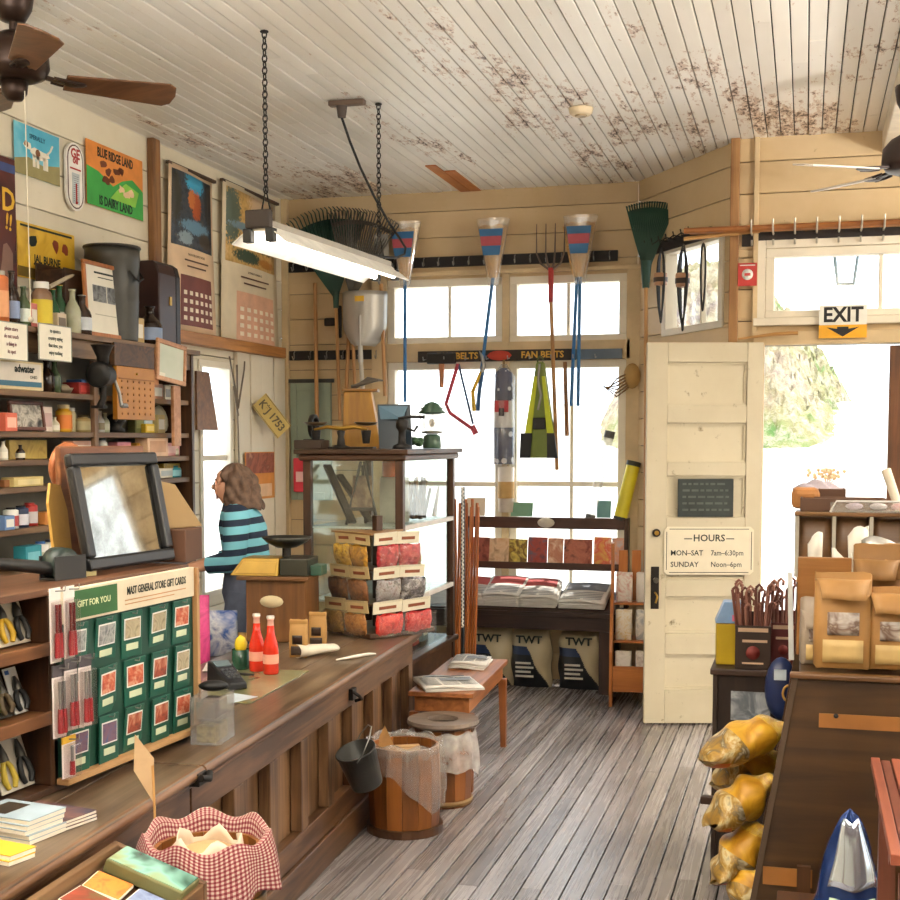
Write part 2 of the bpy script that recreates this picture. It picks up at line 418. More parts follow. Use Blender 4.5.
# corner posts, beam, frames
BWOOD = wood('b98a55', '7a5028', 2, 3, .5)
mb = MB(BWOOD); mb.box(XB_-.01, XB_+.045, YD-.04, YD+.03, 0, ZC); struct(mb.build('trim_2', bevel=.006))
mb = MB(TRIMT); mb.box(XB_+.13, XB_+.16, YD-.03, YD, 2.0, ZC); struct(mb.build('trim_3', bevel=.004))
mb = MB(TRIMT); mb.box(DX0-.07, DX0, YD-.04, YD+.08, 0, DZ+.08); mb.box(DX0, 1.3, YD-.04, YD+.08, DZ, DZ+.08); struct(mb.build('trim_4', bevel=.004))
mb = MB(mat('e2d8c6', .5)); mb.box(.40, 1.3, -3, YD-.004, ZC-.13, ZC-.003); struct(mb.build('ceiling_beam', bevel=.006))
mb = MB(TRIMT); mb.box(XL+.002, XL+.05, YB-.05, YB-.002, 0, ZC); struct(mb.build('trim_5', bevel=.004))
# second leaf of the double door, at the edge of the frame
mb = MB(wood('7c4f2c', '4a2c18', 2, 4)); mb.box(DX1+.002, DX1+.7, YD+.0, YD+.045, .005, DZ-.01)
struct(mb.build('door_2', bevel=.004), 'brown fixed half of the double entrance door', 'door')
# vertical planks and lintel on the left wall
PLW = paint('white_plank_paint', 'ddd0b6', 'ece2cf', 'a78b62', .68)
mb = MB(PLW); y = LW1+.03; zt = P(260, 352, x=XL).z-.03
ye = P(281, 450, x=XL).y; n = 4
for i in range(n):
    a = y+(ye-y)*i/n; b = y+(ye-y)*(i+1)/n
    mb.box(XL+.003, XL+.035+.006*(i % 2), a+.006, b-.006, .02, zt)
struct(mb.build('wall_left_boarding', bevel=.004))
mb = MB(wood('c98b4c', '94602f', 1, 4)); mb.box(XL+.003, XL+.09, P(164, 350, x=XL).y, P(275, 350, x=XL).y, zt+.0, zt+.075)
struct(mb.build('trim_6', bevel=.004))
mb = MB(wood('a9794a', '6e4826', 2, 4)); a = P(147, 200, x=XL); b = P(154, 200, x=XL)
mb.box(XL+.002, XL+.05, a.y, b.y, 2.32, ZC); struct(mb.build('trim_7', bevel=.008))
# ---------------------------------------------------------------- outside
def hill_mat():
    t = NT('dry_grass_bank'); v = t.coords()
    n1 = t.noise(v, .35, 4, .6); n2 = t.noise(v, 3, 6, .75)
    c = t.ramp(n1.outputs['Fac'], [(.40, '4d6e2c'), (.47, '7c7a4a'), (.56, '8d7a5e'), (.66, '6b5c5e')])
    c = t.mix(t.ramp(n2.outputs['Fac'], [(.45, (0, 0, 0, 1)), (.6, (1, 1, 1, 1))]), c, hx('a39a80'))
    return t.done(t.bsdf(c, .9, 0, n2.outputs['Fac'], .8, .2))
mb = MB(mat('b4b0a8', .9, scale=.4)); mb.box(-30, 40, YB+.2, 70, -.3, -.12); struct(mb.build('ground_outside'))
mb = MB(mat('9a948c', .9)); mb.box(-4.5, 6, YD+.1, 10.6, -.11, -.03); struct(mb.build('path_outside'))
def road(u, v):
    x = -40+u*80; y = 11+v*60
    return V((x, y, -.13+2.6*min(1, max(0, (y-12)/14))**1.2))
rd = MB(mat('c6c2ba', .9, scale=.4)); rd.sheet(road, 4, 40); struct(rd.build('road_outside', solid=.02))
hm = MB(hill_mat())
def hill(u, v):
    x = -4.2+u*5.9; y = 21.5+v*8
    s_ = max(0, min(1, (x+4.0)/1.4)); e_ = max(0, min(1, (1.2-x)/2.3)); f_ = min(1, v*1.6)
    z = 3.2*s_*e_*(f_**.8)
    return V((x, y, 1.2+1.0*v+z+(.16*math.sin(x*2.3+y*.9)+rnd.uniform(-.13, .13))*min(1, z)))
hm.sheet(hill, 90, 50); struct(hm.build('hill_outside', solid=.02))
def scrub(x, y, z, h, n, m_, label):
    mb = MB(m_)
    for k in range(n):
        a = rnd.uniform(0, 2*PI); r = rnd.uniform(.1, .6)*h
        mb.tube([(0, 0, 0), (math.cos(a)*r*.4, math.sin(a)*r*.4, h*.5), (math.cos(a)*r, math.sin(a)*r, h*rnd.uniform(.7, 1.05))], [.012*h, .009*h, .004*h], 4)
        mb.ball((math.cos(a)*r, math.sin(a)*r, h*rnd.uniform(.7, 1)), .07*h, 5, 4)
    o = mb.build('dry_shrub'); o.location = (x, y, z); tag(o, label, 'shrub', None)
q = P(826, 470, y=19.0); scrub(q.x, 19.0, .92, .42, 40, mat('a8855c', .9), 'dry brown shrub standing alone outside the open doorway')
# ---------------------------------------------------------------- light
W = bpy.data.worlds.new('sky'); SC.world = W; W.use_nodes = True
bg = W.node_tree.nodes['Background']; bg.inputs[0].default_value = (.84, .93, 1.0, 1); bg.inputs[1].default_value = 3.2
def lamp(name, typ, loc, rot, e, col, **k):
    d = bpy.data.lights.new(name, typ); o = bpy.data.objects.new(name, d); C.objects.link(o); o.location = loc; o.rotation_euler = rot
    d.energy = e; d.color = col
    for a, b in k.items(): setattr(d, a, b)
    return o
lamp('sun', 'SUN', (3, 9, 8), V((-.2, -.45, -1.5)).to_track_quat('-Z', 'Y').to_euler(), 5.0, (1, .95, .86), angle=.009)

def fill_light(loc, e, up):  # added lamps without fixtures, out of view, brightening the room and ceiling
    a = lamp('added_fill_light', 'AREA', loc, (0, 0, 0), e, (1, .95, .88), shape='RECTANGLE', size=1.2, size_y=.3)
    b = lamp('added_fill_uplight', 'AREA', (loc[0], loc[1], loc[2]+.1), (PI, 0, 0), up, (1, .96, .90), shape='RECTANGLE', size=1.2, size_y=.3)
for l_, d_, u_ in (((-2.5, 2.2, 2.6), 8, 130), ((-.3, .6, 2.7), 8, 200), ((3.0, 5.2, 2.3), 3, 330)): fill_light(l_, d_, u_)
SC.view_settings.exposure = .42

q0_, q1_ = P(432, 168, z=ZC), P(478, 192, z=ZC)
mb = MB(wood('d08038', '9a5524', 1, 3, .45)); w_ = .075
for k_ in range(2): mb.box(q0_.x-.02+k_*.078, q0_.x-.02+k_*.078+w_, min(q0_.y, q1_.y)+.2*k_-.1, max(q0_.y, q1_.y)-.02, ZC-.008, ZC-.001)
struct(mb.build('ceiling_bare_boards', bevel=.002))
# ================================================================ CEILING FIXTURES
BROWNW = wood('7a5233', '4c2f1b', 0, 3, .35); BRONZE = mat('33231a', .4, .6); IRON = mat('26221f', .5, .4); STEEL = mat('9b9a96', .35, .8)
BRASS = mat('b08a3c', .35, .8); WHITEP = mat('ece6da', .5, var=.05); BLACK = mat('171717', .5); RUSTY = mat('6b4a35', .6)
def fan(name, label, c, ztop, a0, n, R_, bm_, hub, pitch=.22, w0=.055, w1=.085):
    t = thing(name, label, 'ceiling fan', c)
    mb = MB(hub); mb.lathe([(.0, .14), (.045, .14), (.1, .11), (.135, .07), (.14, .0), (.12, -.035), (.08, -.05), (.0, -.05)], 24); mb.build('motor', t)
    dz = ztop-c[2]
    mb = MB(hub); mb.cyl((0, 0, .12), (0, 0, dz-.06), .016); mb.build('downrod', t)
    mb = MB(hub); mb.lathe([(.02, dz-.13), (.05, dz-.125), (.075, dz-.08), (.085, dz-.02), (.085, dz-.002), (0, dz-.002)], 20); mb.build('canopy', t)
    mb = MB(hub); mb.lathe([(.0, -.13), (.03, -.128), (.05, -.1), (.055, -.055), (.0, -.05)], 18); mb.build('switch_cup', t)
    for k in range(n):
        a = a0+2*PI*k/n; M = rotm('Z', a)
        mb = MB(hub); mb.tf(M)
        mb.bar((.1, 0, -.02), (.2, 0, -.035), .03, .012); mb.tube([(.15, -.035, -.03), (.19, -.04, -.036), (.25, -.035, -.04)], .007, 6); mb.tube([(.15, .035, -.03), (.19, .04, -.036), (.25, .035, -.04)], .007, 6)
        mb.ball((.24, 0, -.038), (.05, .045, .008), 10, 6); mb.build('blade_bracket', t)
        mb = MB(bm_); mb.tf(M @ tr(0, 0, -.034) @ rotm('X', pitch))
        p = [(.2, -w0), (R_-.04, -w1), (R_-.01, -w1+.025), (R_, 0), (R_-.01, w1-.025), (R_-.04, w1), (.2, w0)]
        mb.prism(p, -.004, .004); mb.build('blade', t, bevel=.003)
    return t
c = PD(14, 68, 5.25)
f1 = fan('ceiling_fan', 'brown wooden ceiling fan hanging above the old posters', c, ZC, math.radians(15.27+27), 4, .66, BROWNW, BRONZE, -.3)
mb = MB(mat('cfc4ae', .6)); b_ = P(36, 345, x=c.x+.07)
mb.tube([(.06, -.02, -.1), (.065, -.02, -1.0)], .0022, 5); mb.ball((.065, -.02, -1.01), .012, 8, 6); mb.build('pull_cord', f1)
c = PD(912, 163, 6.2)
fan('ceiling_fan', 'pale thin-bladed ceiling fan under the beam near the entrance', c, ZC-.13, math.radians(15+193), 5, .60, mat('d8cfc2', .35), mat('3a2c28', .4, .3), -.2)
# ---- hanging tube light
A, B = PD(259, 242, 5.75), PD(386, 270, 7.15); A.z = B.z = (A.z+B.z)/2
L = (B-A).length; u = (B-A).normalized()
M = frame((A+B)/2, u, (0, 0, 1))      # local x along the lamp, y up, z sideways
t = thing('fluorescent_light', 'long white tube light hung on chains above the counter', 'light', M=M)
mb = MB(mat('b3aca0', .4, .3)); mb.prism([(0, 0)]*0 or [(-L/2, .02), (L/2, .02), (L/2, .075), (-L/2, .075)], -.035, .035); mb.build('housing', t, bevel=.006)
mb = MB(mat('efece4', .4))
for s_ in (-1, 1):
    mb.hexa([(-L/2, .05, s_*.03), (L/2, .05, s_*.03), (L/2, .045, s_*.03), (-L/2, .045, s_*.03), (-L/2, -.03, s_*.135), (L/2, -.03, s_*.135), (L/2, -.036, s_*.134), (-L/2, -.036, s_*.134)])
mb.build('reflector', t)
TUBE = glow('lit_tube', 'fff3e0', 9.0)
for s_ in (-1, 1):
    mb = MB(TUBE); mb.cyl((-L/2+.03, -.005, s_*.055), (L/2-.03, -.005, s_*.055), .017, n=10); mb.build('tube', t)
    mb = MB(BLACK); mb.box(-L/2-.012, -L/2+.03, -.03, .03, s_*.055-.02, s_*.055+.02); mb.build('socket', t, bevel=.004); mb = MB(BLACK); mb.box(L/2-.03, L/2+.012, -.03, .03, s_*.055-.02, s_*.055+.02); mb.build('socket', t, bevel=.004)
mb = MB(mat('3a2f28', .6)); mb.box(-L/2-.02, -L/2+.02, .03, .11, -.06, .06); mb.build('end_plate', t, bevel=.006)
for x in (-L/2+.07, L/2-.1):
    mb = MB(IRON); h = ZC-M.translation.z
    mb.tube([(x, .075, -.03), (x, .22, 0), (x, .075, .03)], .005, 6)
    z = .21
    while z < h-.02:
        q = []
        for k in range(8):
            a = 2*PI*k/8; q.append((x+(.011*math.cos(a) if int(z*1000/26) % 2 else 0), z+.017*math.sin(a), (0 if int(z*1000/26) % 2 else .011*math.cos(a))))
        mb.tube(q, .0035, 5, True); z += .026
    mb.ball((x, h-.008, 0), (.02, .008, .02), 8, 5); mb.build('chain', t)
# ---- ceiling junction box with cord, smoke detector
q = P(347, 100, z=ZC)
t = thing('ceiling_socket', 'brown ceiling socket box with a drooping black cord to the tube light', 'socket', (q.x, q.y, ZC))
mb = MB(mat('6a5546', .6)); mb.box(-.1, .1, -.025, .025, -.03, -.002); mb.build('box', t, bevel=.006)
mb = MB(mat('463a33', .6)); mb.cyl((-.03, 0, -.03), (-.03, 0, -.09), .03, .022); mb.build('plug', t)
e = M @ V((L/2-.25, .075, 0))-q; e.z = (M @ V((0, .08, 0))).z-ZC
mb = MB(BLACK); pts = [V((-.03, 0, -.09)), V((.0, .15, -.3)), V((.1, .45, -.62)), V((e.x+.15, e.y+.28, e.z+.06)), V((e.x+.1, e.y+.25, e.z-.0)), V((e.x, e.y, e.z))]
mb.tube([pts[0].lerp(pts[1], 0)]+pts[1:], .008, 7); mb.build('cord', t, sub=1)
q = P(581, 108, z=ZC)
t = thing('smoke_detector', 'round cream smoke detector on the boarded ceiling', 'smoke detector', (q.x, q.y, ZC))
mb = MB(mat('e6d3b0', .5)); mb.lathe([(0, -.04), (.05, -.04), (.062, -.03), (.068, -.005), (.068, -.002), (0, -.002)], 24); mb.build('housing', t)
mb = MB(mat('b09a78', .5)); mb.lathe([(.03, -.047), (.034, -.04), (.028, -.04)], 18); mb.build('grille', t)
# ================================================================ LEFT WALL HANGINGS
def on_left(px0, py0, px1, py1, x=XL+.012):
    ym, xm = (py0+py1)/2, (px0+px1)/2
    a, b = P(px0, ym, x=x), P(px1, ym, x=x); z1, z0 = P(xm, py0, x=x).z, P(xm, py1, x=x).z
    return V((x, (a.y+b.y)/2, (z0+z1)/2)), b.y-a.y, z1-z0
UL, VL = (0, 1, 0), (0, 0, 1)
def board(mb, w, h, th, m, z=0): mb.use(m); mb.box(-w/2, w/2, -h/2, h/2, z, z+th); return z+th
def blob(mb, cx, cy, rx, ry, z, n=10, seed=0, irr=.25):
    r = random.Random(seed); k = [1+r.uniform(-irr, irr) for _ in range(n)]
    mb.prism([(cx+rx*k[i]*math.cos(2*PI*i/n), cy+ry*k[i]*math.sin(2*PI*i/n)) for i in range(n)], z, z+.0006)
GREEN = mat('2f8a3c'); LIME = mat('7ac142'); ORANGE = mat('e08a3c'); YELLOW = mat('e0b030'); INK = mat('1b2620', .7); SKYB = mat('4ba9c9'); REDM = mat('b5302a'); NAVY = mat('22304f')
# dog poster
o, w, h = on_left(14, 129, 59, 179)
mb = MB(); z = board(mb, w, h, .002, art(['3f9fc0', '62bad0', '9ad0d8'], 3, 1))
mb.use(mat('9a8f5e')); mb.prism([(-w/2, -h/2), (w/2, -h/2), (w/2, -h*.1), (w*.1, -h*.2), (-w*.2, -h*.12), (-w/2, -h*.22)], z, z+.0004)
mb.use(mat('e9dfca')); blob(mb, .04*w, .0, .19*w, .11*h, z+.001, 12, 2); blob(mb, -.22*w, .1*h, .09*w, .08*h, z+.001, 8, 3)
for px in (-.08, 0, .15, .2): mb.box(px*w-.012, px*w+.012, -.28*h, -.04*h, z, z+.0016)
mb.tube([(.2*w, .05*h, z+.002), (.28*w, .14*h, z+.002), (.33*w, .26*h, z+.002)], .006, 5)
mb.use(mat('7a4c2a')); blob(mb, .0, .03*h, .06*w, .07*h, z+.0018, 9, 4); blob(mb, -.25*w, .12*h, .04*w, .06*h, z+.0018, 9, 5)
mb.use(mat('24627a')); mb.text('SPERALLY', h*.13, 0, h*.3, z+.001, bold=.02, sx=1.0)
p = mb.build('poster'); p.matrix_world = frame(o, UL, VL); tag(p, 'faded blue poster of a spotted pointer dog in a field', 'poster')
# thermometer
o, w, h = on_left(64, 143, 82, 211)
t = thing('wall_thermometer', 'tall white round-ended thermometer between two posters', 'thermometer', M=frame(o, UL, VL))
def stadium(w, h, n=8): return [(w/2*math.cos(a), h/2-w/2+w/2*math.sin(a)) for a in [PI*i/n for i in range(n+1)]]+[(w/2*math.cos(a), -h/2+w/2+w/2*math.sin(a)) for a in [PI+PI*i/n for i in range(n+1)]]
mb = MB(mat('e8e2d8', .4)); mb.prism(stadium(w, h), 0, .014); mb.use(mat('5a3a32')); mb.prism(stadium(w*.86, h*.94), .0141, .0146); mb.use(mat('efe9e0')); mb.prism(stadium(w*.76, h*.9), .0147, .0152)
mb.build('backplate', t)
mb = MB(REDM); mb.text('GE', w*.4, 0, h*.33, .016, bold=.03); mb.text('oil', w*.3, 0, h*.24, .016, bold=.03); mb.box(-w*.3, w*.3, h*.1, h*.125, .0155, .016); mb.build('lettering', t)
mb = MB(mat('c9d0d2', .2)); mb.box(-w*.2, w*.2, -h*.4, h*.05, .0155, .017); mb.use(mat('333333'))
for i in range(13): mb.box(-w*.14, w*.14, -h*.36+i*h*.03, -h*.355+i*h*.03, .017, .0175)
mb.build('scale', t); mb = MB(REDM); mb.cyl((0, -h*.38, .019), (0, -.1*h, .019), .004); mb.ball((0, -h*.38, .019), .008, 8, 6); mb.build('glass_tube', t)
# dairy sign
o, w, h = on_left(86, 150, 142, 212)
mb = MB(); z = board(mb, w, h, .004, ORANGE)
mb.use(mat('3fa447')); mb.prism([(-w/2, -h/2), (w/2, -h/2), (w/2, -.02*h), (w*.3, .12*h), (w*.12, .04*h), (-w*.05, -.1*h), (-w*.3, .06*h), (-w/2, .1*h)], z, z+.0005)
mb.use(mat('8cc84a')); mb.prism([(-.1*w, -.3*h), (.35*w, -.32*h), (.42*w, -.06*h), (.18*w, .02*h), (.02*w, -.14*h)], z+.0006, z+.001)
mb.use(mat('6a3418'))
for i, (a, b) in enumerate(((-.22, .2), (-.13, .1), (.02, .16), (.1, .19), (-.07, .02), (-.17, -.05))): blob(mb, a*w, b*h, .055*w, .06*h, z+.0008, 9, i, .4)
mb.use(mat('e9c79a'))
for i, (a, b) in enumerate(((.1, -.1), (.2, -.16), (.27, -.12))): blob(mb, a*w, b*h, .06*w, .06*h, z+.0012, 9, i+9, .4)
mb.use(INK); mb.text('BLUE RIDGE LAND', h*.2, 0, h*.36, z+.001, bold=.03, sx=.68); mb.text('IS DAIRY LAND', h*.2, 0, -h*.39, z+.001, bold=.03, sx=.78)
p = mb.build('metal_sign'); p.matrix_world = frame(o, UL, VL); tag(p, 'orange and green dairy sign with cows and hills', 'sign')
# yellow tin sign
o, w, h = on_left(17, 228, 74, 282)
mb = MB(); z = board(mb, w, h, .004, art(['8a6a1c', 'd8a824', 'e6be3e', 'c0902a'], 3, 4, .5, (1, 1, 1)))
mb.use(INK); mb.text('JAL BURNE', h*.2, 0, -h*.12, z+.001, bold=.03, sx=.9); blob(mb, -.25*w, .2*h, .06*w, .12*h, z+.001, 9, 2, .3); mb.box(-w*.45, w*.45, h*.42, h*.46, z, z+.0006)
mb.use(mat('8a3a24')); blob(mb, .15*w, .2*h, .06*w, .12*h, z+.001, 9, 3, .3); blob(mb, .32*w, .17*h, .05*w, .1*h, z+.001, 9, 5, .3)
mb.use(mat('6b5418')); mb.box(-w/2, w/2, -h*.48, -h*.3, z, z+.0005)
p = mb.build('metal_sign'); p.matrix_world = frame(o, UL, VL); tag(p, 'yellow rusty tin sign with small figures above the bottle shelf', 'sign')
# tall dark red sign
o, w, h = on_left(-20, 155, 14, 300, XL+.03)
mb = MB(); z = board(mb, w, h, .012, art(['4a1f1c', '5c2620', '3c1a18'], 3, 2)); mb.use(YELLOW); mb.text('D', w*.55, w*.27, h*.2, z+.002, bold=.02); mb.text('!!', w*.4, w*.27, h*.05, z+.002, bold=.02, rot=-.15)
mb.use(mat('3a4a7a')); mb.box(-w/2, w/2, h*.4, h*.46, z, z+.001); mb.use(mat('8b6a5a')); blob(mb, w*.2, -h*.22, .2*w, .12*h, z+.001, 12, 3)
p = mb.build('wooden_sign'); p.matrix_world = frame(o, UL, VL); tag(p, 'dark red upright sign with big yellow letters beside the dog poster', 'sign')
# calendars
def calendar(px, lab, pic, paper, gridc, txt, ulx=0.0):
    o, w, h = on_left(*px, XL+.02)
    t = thing('wall_calendar', lab, 'calendar', M=frame(o, UL, VL))
    def curl(x, y): return .018*math.sin((x/w+.5)*PI*1.2+y*1.5)+.012*(y/h)**2
    def sheet(mb, x0, x1, y0, y1, off):
        mb.sheet(lambda a, b: V((x0+(x1-x0)*a, y0+(y1-y0)*b, .012+curl(x0+(x1-x0)*a, y0+(y1-y0)*b)+off)), 8, 8)
    mb = MB(paper); sheet(mb, -w/2, w/2, -h/2, h/2, 0); mb.build('paper', t, solid=.001)
    mb = MB(pic(w, h)); sheet(mb, -w*.45, w*.45, h*.02, h*.47, .002); mb.build('picture', t, solid=.0006)
    mb = MB(mat(gridc)); sheet(mb, -w*.28, w*.4, -h*.46, -h*.15, .002)
    mb.use(mat('efe0c8'))
    for r in range(4):
        for q in range(6):
            x, y = -w*.23+q*w*.11, -h*.27-r*h*.052
            mb.add([(x, y, .0165+curl(x, y)), (x+w*.06, y, .0165+curl(x+w*.06, y)), (x+w*.06, y+h*.026, .0165+curl(x+w*.06, y+h*.026)), (x, y+h*.026, .0165+curl(x, y+h*.026))], [(0, 1, 2, 3)])
    mb.build('date_grid', t)
    mb = MB(mat('5a3a2a'))
    for i, (s_, sz) in enumerate(txt):
        y = -h*.025-i*h*.036; z = .026+curl(0, y)
        if s_: mb.text(s_, h*sz, 0, y, z, sx=.9)
        else: mb.box(-w*.3+.05*i*w, w*.3-.05*i*w, y-h*.005, y+h*.005, z, z+.0006)
    mb.build('lettering', t)
    mb = MB(mat('4a3527')); mb.box(-w/2, w/2, h/2-.012, h/2+.006, .006, .03); mb.build('hanging_strip', t)
    return t
def scene(base, bl, sc): return lambda w, h: blobart(base, [(a*w*.45, h*.245+b*h*.225, c*w*.45, d*h*.225, e) for a, b, c, d, e in bl], sc)
calendar((166, 172, 213, 333), 'tall calendar with an autumn river picture and dark month block', scene(['1c2028', '3a4450', '5a5040'], [(.1, .85, .55, .4, '3fa6cc'), (.15, .2, .3, .45, 'b5562a'), (-.1, .35, .2, .3, 'c8743a'), (-.85, .3, .3, .8, '39352c'), (.85, .4, .25, .7, '2c2a28'), (.1, -.4, .8, .22, '6a90a8'), (-.4, -.75, .35, .2, '8fa0a8'), (.6, -.7, .4, .25, '4a3e34')], 22), mat('e3c4a0', var=.06), '7a4038', (('DAUGHTERS SUPPLY HOUSE', .02), ('', .017), ('', .015)))
calendar((220, 192, 276, 349), 'tall calendar with a golden valley picture beside the corner', scene(['b08a50', 'd2a860', 'e0bc80'], [(-.8, .3, .35, .9, '5f6a5a'), (.5, .75, .7, .4, 'dcbd98'), (.0, .05, 1.0, .16, '7f98a4'), (.5, -.35, .8, .2, '6e6230'), (.4, -.1, .4, .12, 'dba24a'), (-.2, -.75, .6, .2, '3f5040'), (.6, -.8, .4, .15, 'b87830')], 20), mat('dccbab', var=.06), 'dda98a', (('SOUTHRN RY & BAKING CO', .019), ('', .017), ('', .015)))
# ================================================================ SHELF UNIT ON THE LEFT WALL
XF = XL+.275; SHZ = [2.285, 1.985, 1.79, 1.655, 1.527, 1.33, 1.12]
OAK = wood('8a6a48', '5a4028', 1, 4, .5); OAKV = wood('86664a', '543c28', 2, 4, .5); GREYBACK = mat('7c7566', .7, var=.2, scale=3)
DKW = wood('5a3a22', '301c10', 1, 4, .4); DKWV = wood('5a3a22', '301c10', 2, 4, .4); DKWX = wood('5a3a22', '301c10', 0, 4, .4)
REDW = wood('a05f34', '6a3a1e', 1, 4, .4); PINKW = wood('cf9c74', 'a8734c', 2, 4, .5); PINE = wood('d2a468', 'b08046', 2, 3, .5); PINEX = wood('d2a468', 'a8783e', 0, 3, .5)
Y0S = 4.55; Y1S = P(191, 430, x=XF).y
t = thing('shelf_unit', 'tall wall of old wooden shelves full of jars, tins and bottles', 'shelves', (0, 0, 0))
mb = MB(GREYBACK); mb.box(XL+.004, XL+.02, Y0S, Y1S, .05, 2.25); mb.build('back_panel', t)
for z in SHZ:
    mb = MB(OAK); mb.box(XL+.021, XF+(.05 if z > 2.2 else 0), Y0S, Y1S+(.04 if z > 2.2 else -.026), z-.028, z); mb.build('shelf_board', t, bevel=.003)
mb = MB(OAK); mb.box(XF-.01, XF+.012, Y0S, Y1S, 2.165, 2.256); mb.build('cornice_board', t, bevel=.003)
mb = MB(DKWV); mb.box(XL+.021, XF+.02, Y1S-.025, Y1S+.005, .0, 2.256); mb.build('side_panel', t, bevel=.003)
yd = P(96, 430, x=XF).y
mb = MB(OAKV); mb.box(XF-.02, XF+.006, yd-.02, yd+.02, 1.12, 2.16); mb.build('upright', t, bevel=.003)
mb = MB(DKW); mb.box(XL+.021, XF+.02, Y0S, Y1S-.026, .0, 1.09); mb.build('base_cupboard', t, bevel=.003)
# ---- small things for shelves
def dims(px0, px1, ytop, z, x):
    ym = 440; a, b = P(px0, ym, x=x), P(px1, ym, x=x); yb_ = P((px0+px1)/2, ytop, x=x).z
    w = (b.y-a.y)*.9; lim = 9 if z > 2.2 else Y1S-.03
    return min((a.y+b.y)/2, lim-w/2), w, max(.02, yb_-z)
def printed(m, cols): return m
def bottle(x, y, z, r, h, m, lab, cat='bottle', capm=None, labm=None, group=None, name='glass_bottle', kind='bottle', fill=None):
    t = thing(name, lab, cat, (x, y, z), 0, group)
    if kind == 'bottle': pr = [(0, 0), (r*.9, 0), (r, .02*h), (r, .5*h), (r*.85, .6*h), (r*.38, .76*h), (r*.34, .94*h), (r*.42, .95*h), (r*.42, .985*h), (0, .985*h)]
    elif kind == 'jar': pr = [(0, 0), (r*.92, 0), (r, .04*h), (r, .7*h), (r*.9, .78*h), (r*.66, .82*h), (r*.66, .86*h), (0, .86*h)]
    else: pr = [(0, 0), (r, 0), (r, .86*h), (r*.93, .89*h), (r*.6, .92*h), (0, .92*h)]
    mb = MB(m); mb.lathe(pr, 14); mb.build('body', t)
    mb = MB(capm or mat('8a2b22')); cz = {'bottle': .985, 'jar': .86, 'can': .92}[kind]; cr = {'bottle': .45, 'jar': .72, 'can': .62}[kind]
    mb.cyl((0, 0, cz*h), (0, 0, h), r*cr, n=12); mb.build('cap', t)
    if labm: mb = MB(labm); mb.lathe([(r*1.02, .12*h), (r*1.02, .44*h if kind == 'bottle' else .62*h)], 14); mb.build('paper_label', t)
    return t
def pack(x, y, z, w, h, d, m, lab, cat='box', labm=None, rz=0, name='small_box', group=None, tilt=0):
    t = thing(name, lab, cat, (x, y, z), rz, group)
    mb = MB(m); mb.box(-d/2, d/2, -w/2, w/2, 0, h); mb.build('carton', t, bevel=min(.003, h*.1))
    if labm: mb = MB(labm); mb.box(d/2, d/2+.0012, -w*.38, w*.38, h*.2, h*.75); mb.build('printed_label', t)
    return t
GLG = mat('2c5a36', .12, var=.3); GLB = mat('2e1f16', .1, var=.3); GLC = mat('a9a98e', .12, var=.2); GLT = mat('4b5a3c', .12, var=.3)
CREAM = mat('e2d3b0', .6); PAPER = mat('ebe4d2', .7, var=.05); PINK = mat('d98a80', .6); TAN = mat('c8a468', .6); TEAL = mat('2f8f9c', .5); BLUE = mat('2f5fa0', .5); WHITEB = mat('e6e4de', .4, var=.05); OLIVE = mat('6b6a38', .6)
XS = XF-.09
def B_(px0, px1, yt, si, m, lab, kind='bottle', capm=None, labm=None, x=XS, name=None, cat=None):
    y, w, h = dims(px0, px1, yt, SHZ[si], x)
    return bottle(x, y, SHZ[si]+.001, w/2, h, m, lab, cat or {'bottle': 'bottle', 'jar': 'jar', 'can': 'can'}[kind], capm, labm, kind=kind, name=name or {'bottle': 'glass_bottle', 'jar': 'jar', 'can': 'spray_can'}[kind])
def X_(px0, px1, yt, si, m, lab, labm=None, x=XS, d=.08, name='small_box', cat='box'):
    y, w, h = dims(px0, px1, yt, SHZ[si], x)
    return pack(x, y, SHZ[si]+.001, w, h, d, m, lab, cat, labm, name=name)
# top shelf
X6 = XF-.02
B_(-2, 9, 272, 0, mat('c8703a', .5), 'tall orange canister with faded print at the shelf end', 'can', mat('b5b0a0'), mat('e0a070'), X6, 'tin_canister', 'tin')
B_(10, 20, 272, 0, GLB, 'tall dark brown bottle with a pale blue label', 'bottle', BLACK, mat('8090b0'), X6)
B_(22, 31, 287, 0, GLT, 'thin clear green bottle beside the tall dark brown bottle', 'bottle', mat('9aa08a'), mat('dfe6da'), X6)
X_(31, 38, 304, 0, mat('c9706a'), 'small pink packet on the top shelf among bottles', PAPER, X6, .03, 'paper_packet', 'packet')
B_(38, 51, 283, 0, mat('8a6a52', .3), 'brown jar with yellow upper band and white stopper', 'jar', WHITEB, mat('d8c030'), X6, 'stoneware_jar')
B_(52, 60, 290, 0, GLG, 'green glass bottle next to the yellow banded jar', 'bottle', BRASS, None, X6-.03)
B_(58, 67, 286, 0, GLG, 'green glass bottle standing behind the little cream box', 'bottle', BRASS, mat('cfc8b8'), X6-.06)
X_(57, 67, 314, 0, mat('c9b79c'), 'little cream box in front of the green bottles', mat('6a5a4a'), X6+.03, .03)
B_(70, 80, 290, 0, GLC, 'empty clear glass bottle with straight tall neck', 'bottle', mat('a8a890'), None, X6)
B_(79, 90, 296, 0, mat('3a2a22', .12), 'half full cola bottle beside the framed notice', 'bottle', mat('b0b0a8'), mat('c8cdd2'), X6)
B_(145, 158, 307, 0, GLB, 'dark bottle with blue white label beside the black trunk', 'bottle', mat('303030'), mat('8899b5'), X6)
y, w, h = dims(50, 96, 268, SHZ[0], X6-.14)
t = thing('wooden_crate', 'dark brown wooden crate behind the green bottles', 'crate', (X6-.12, y, SHZ[0]+.001), 0)
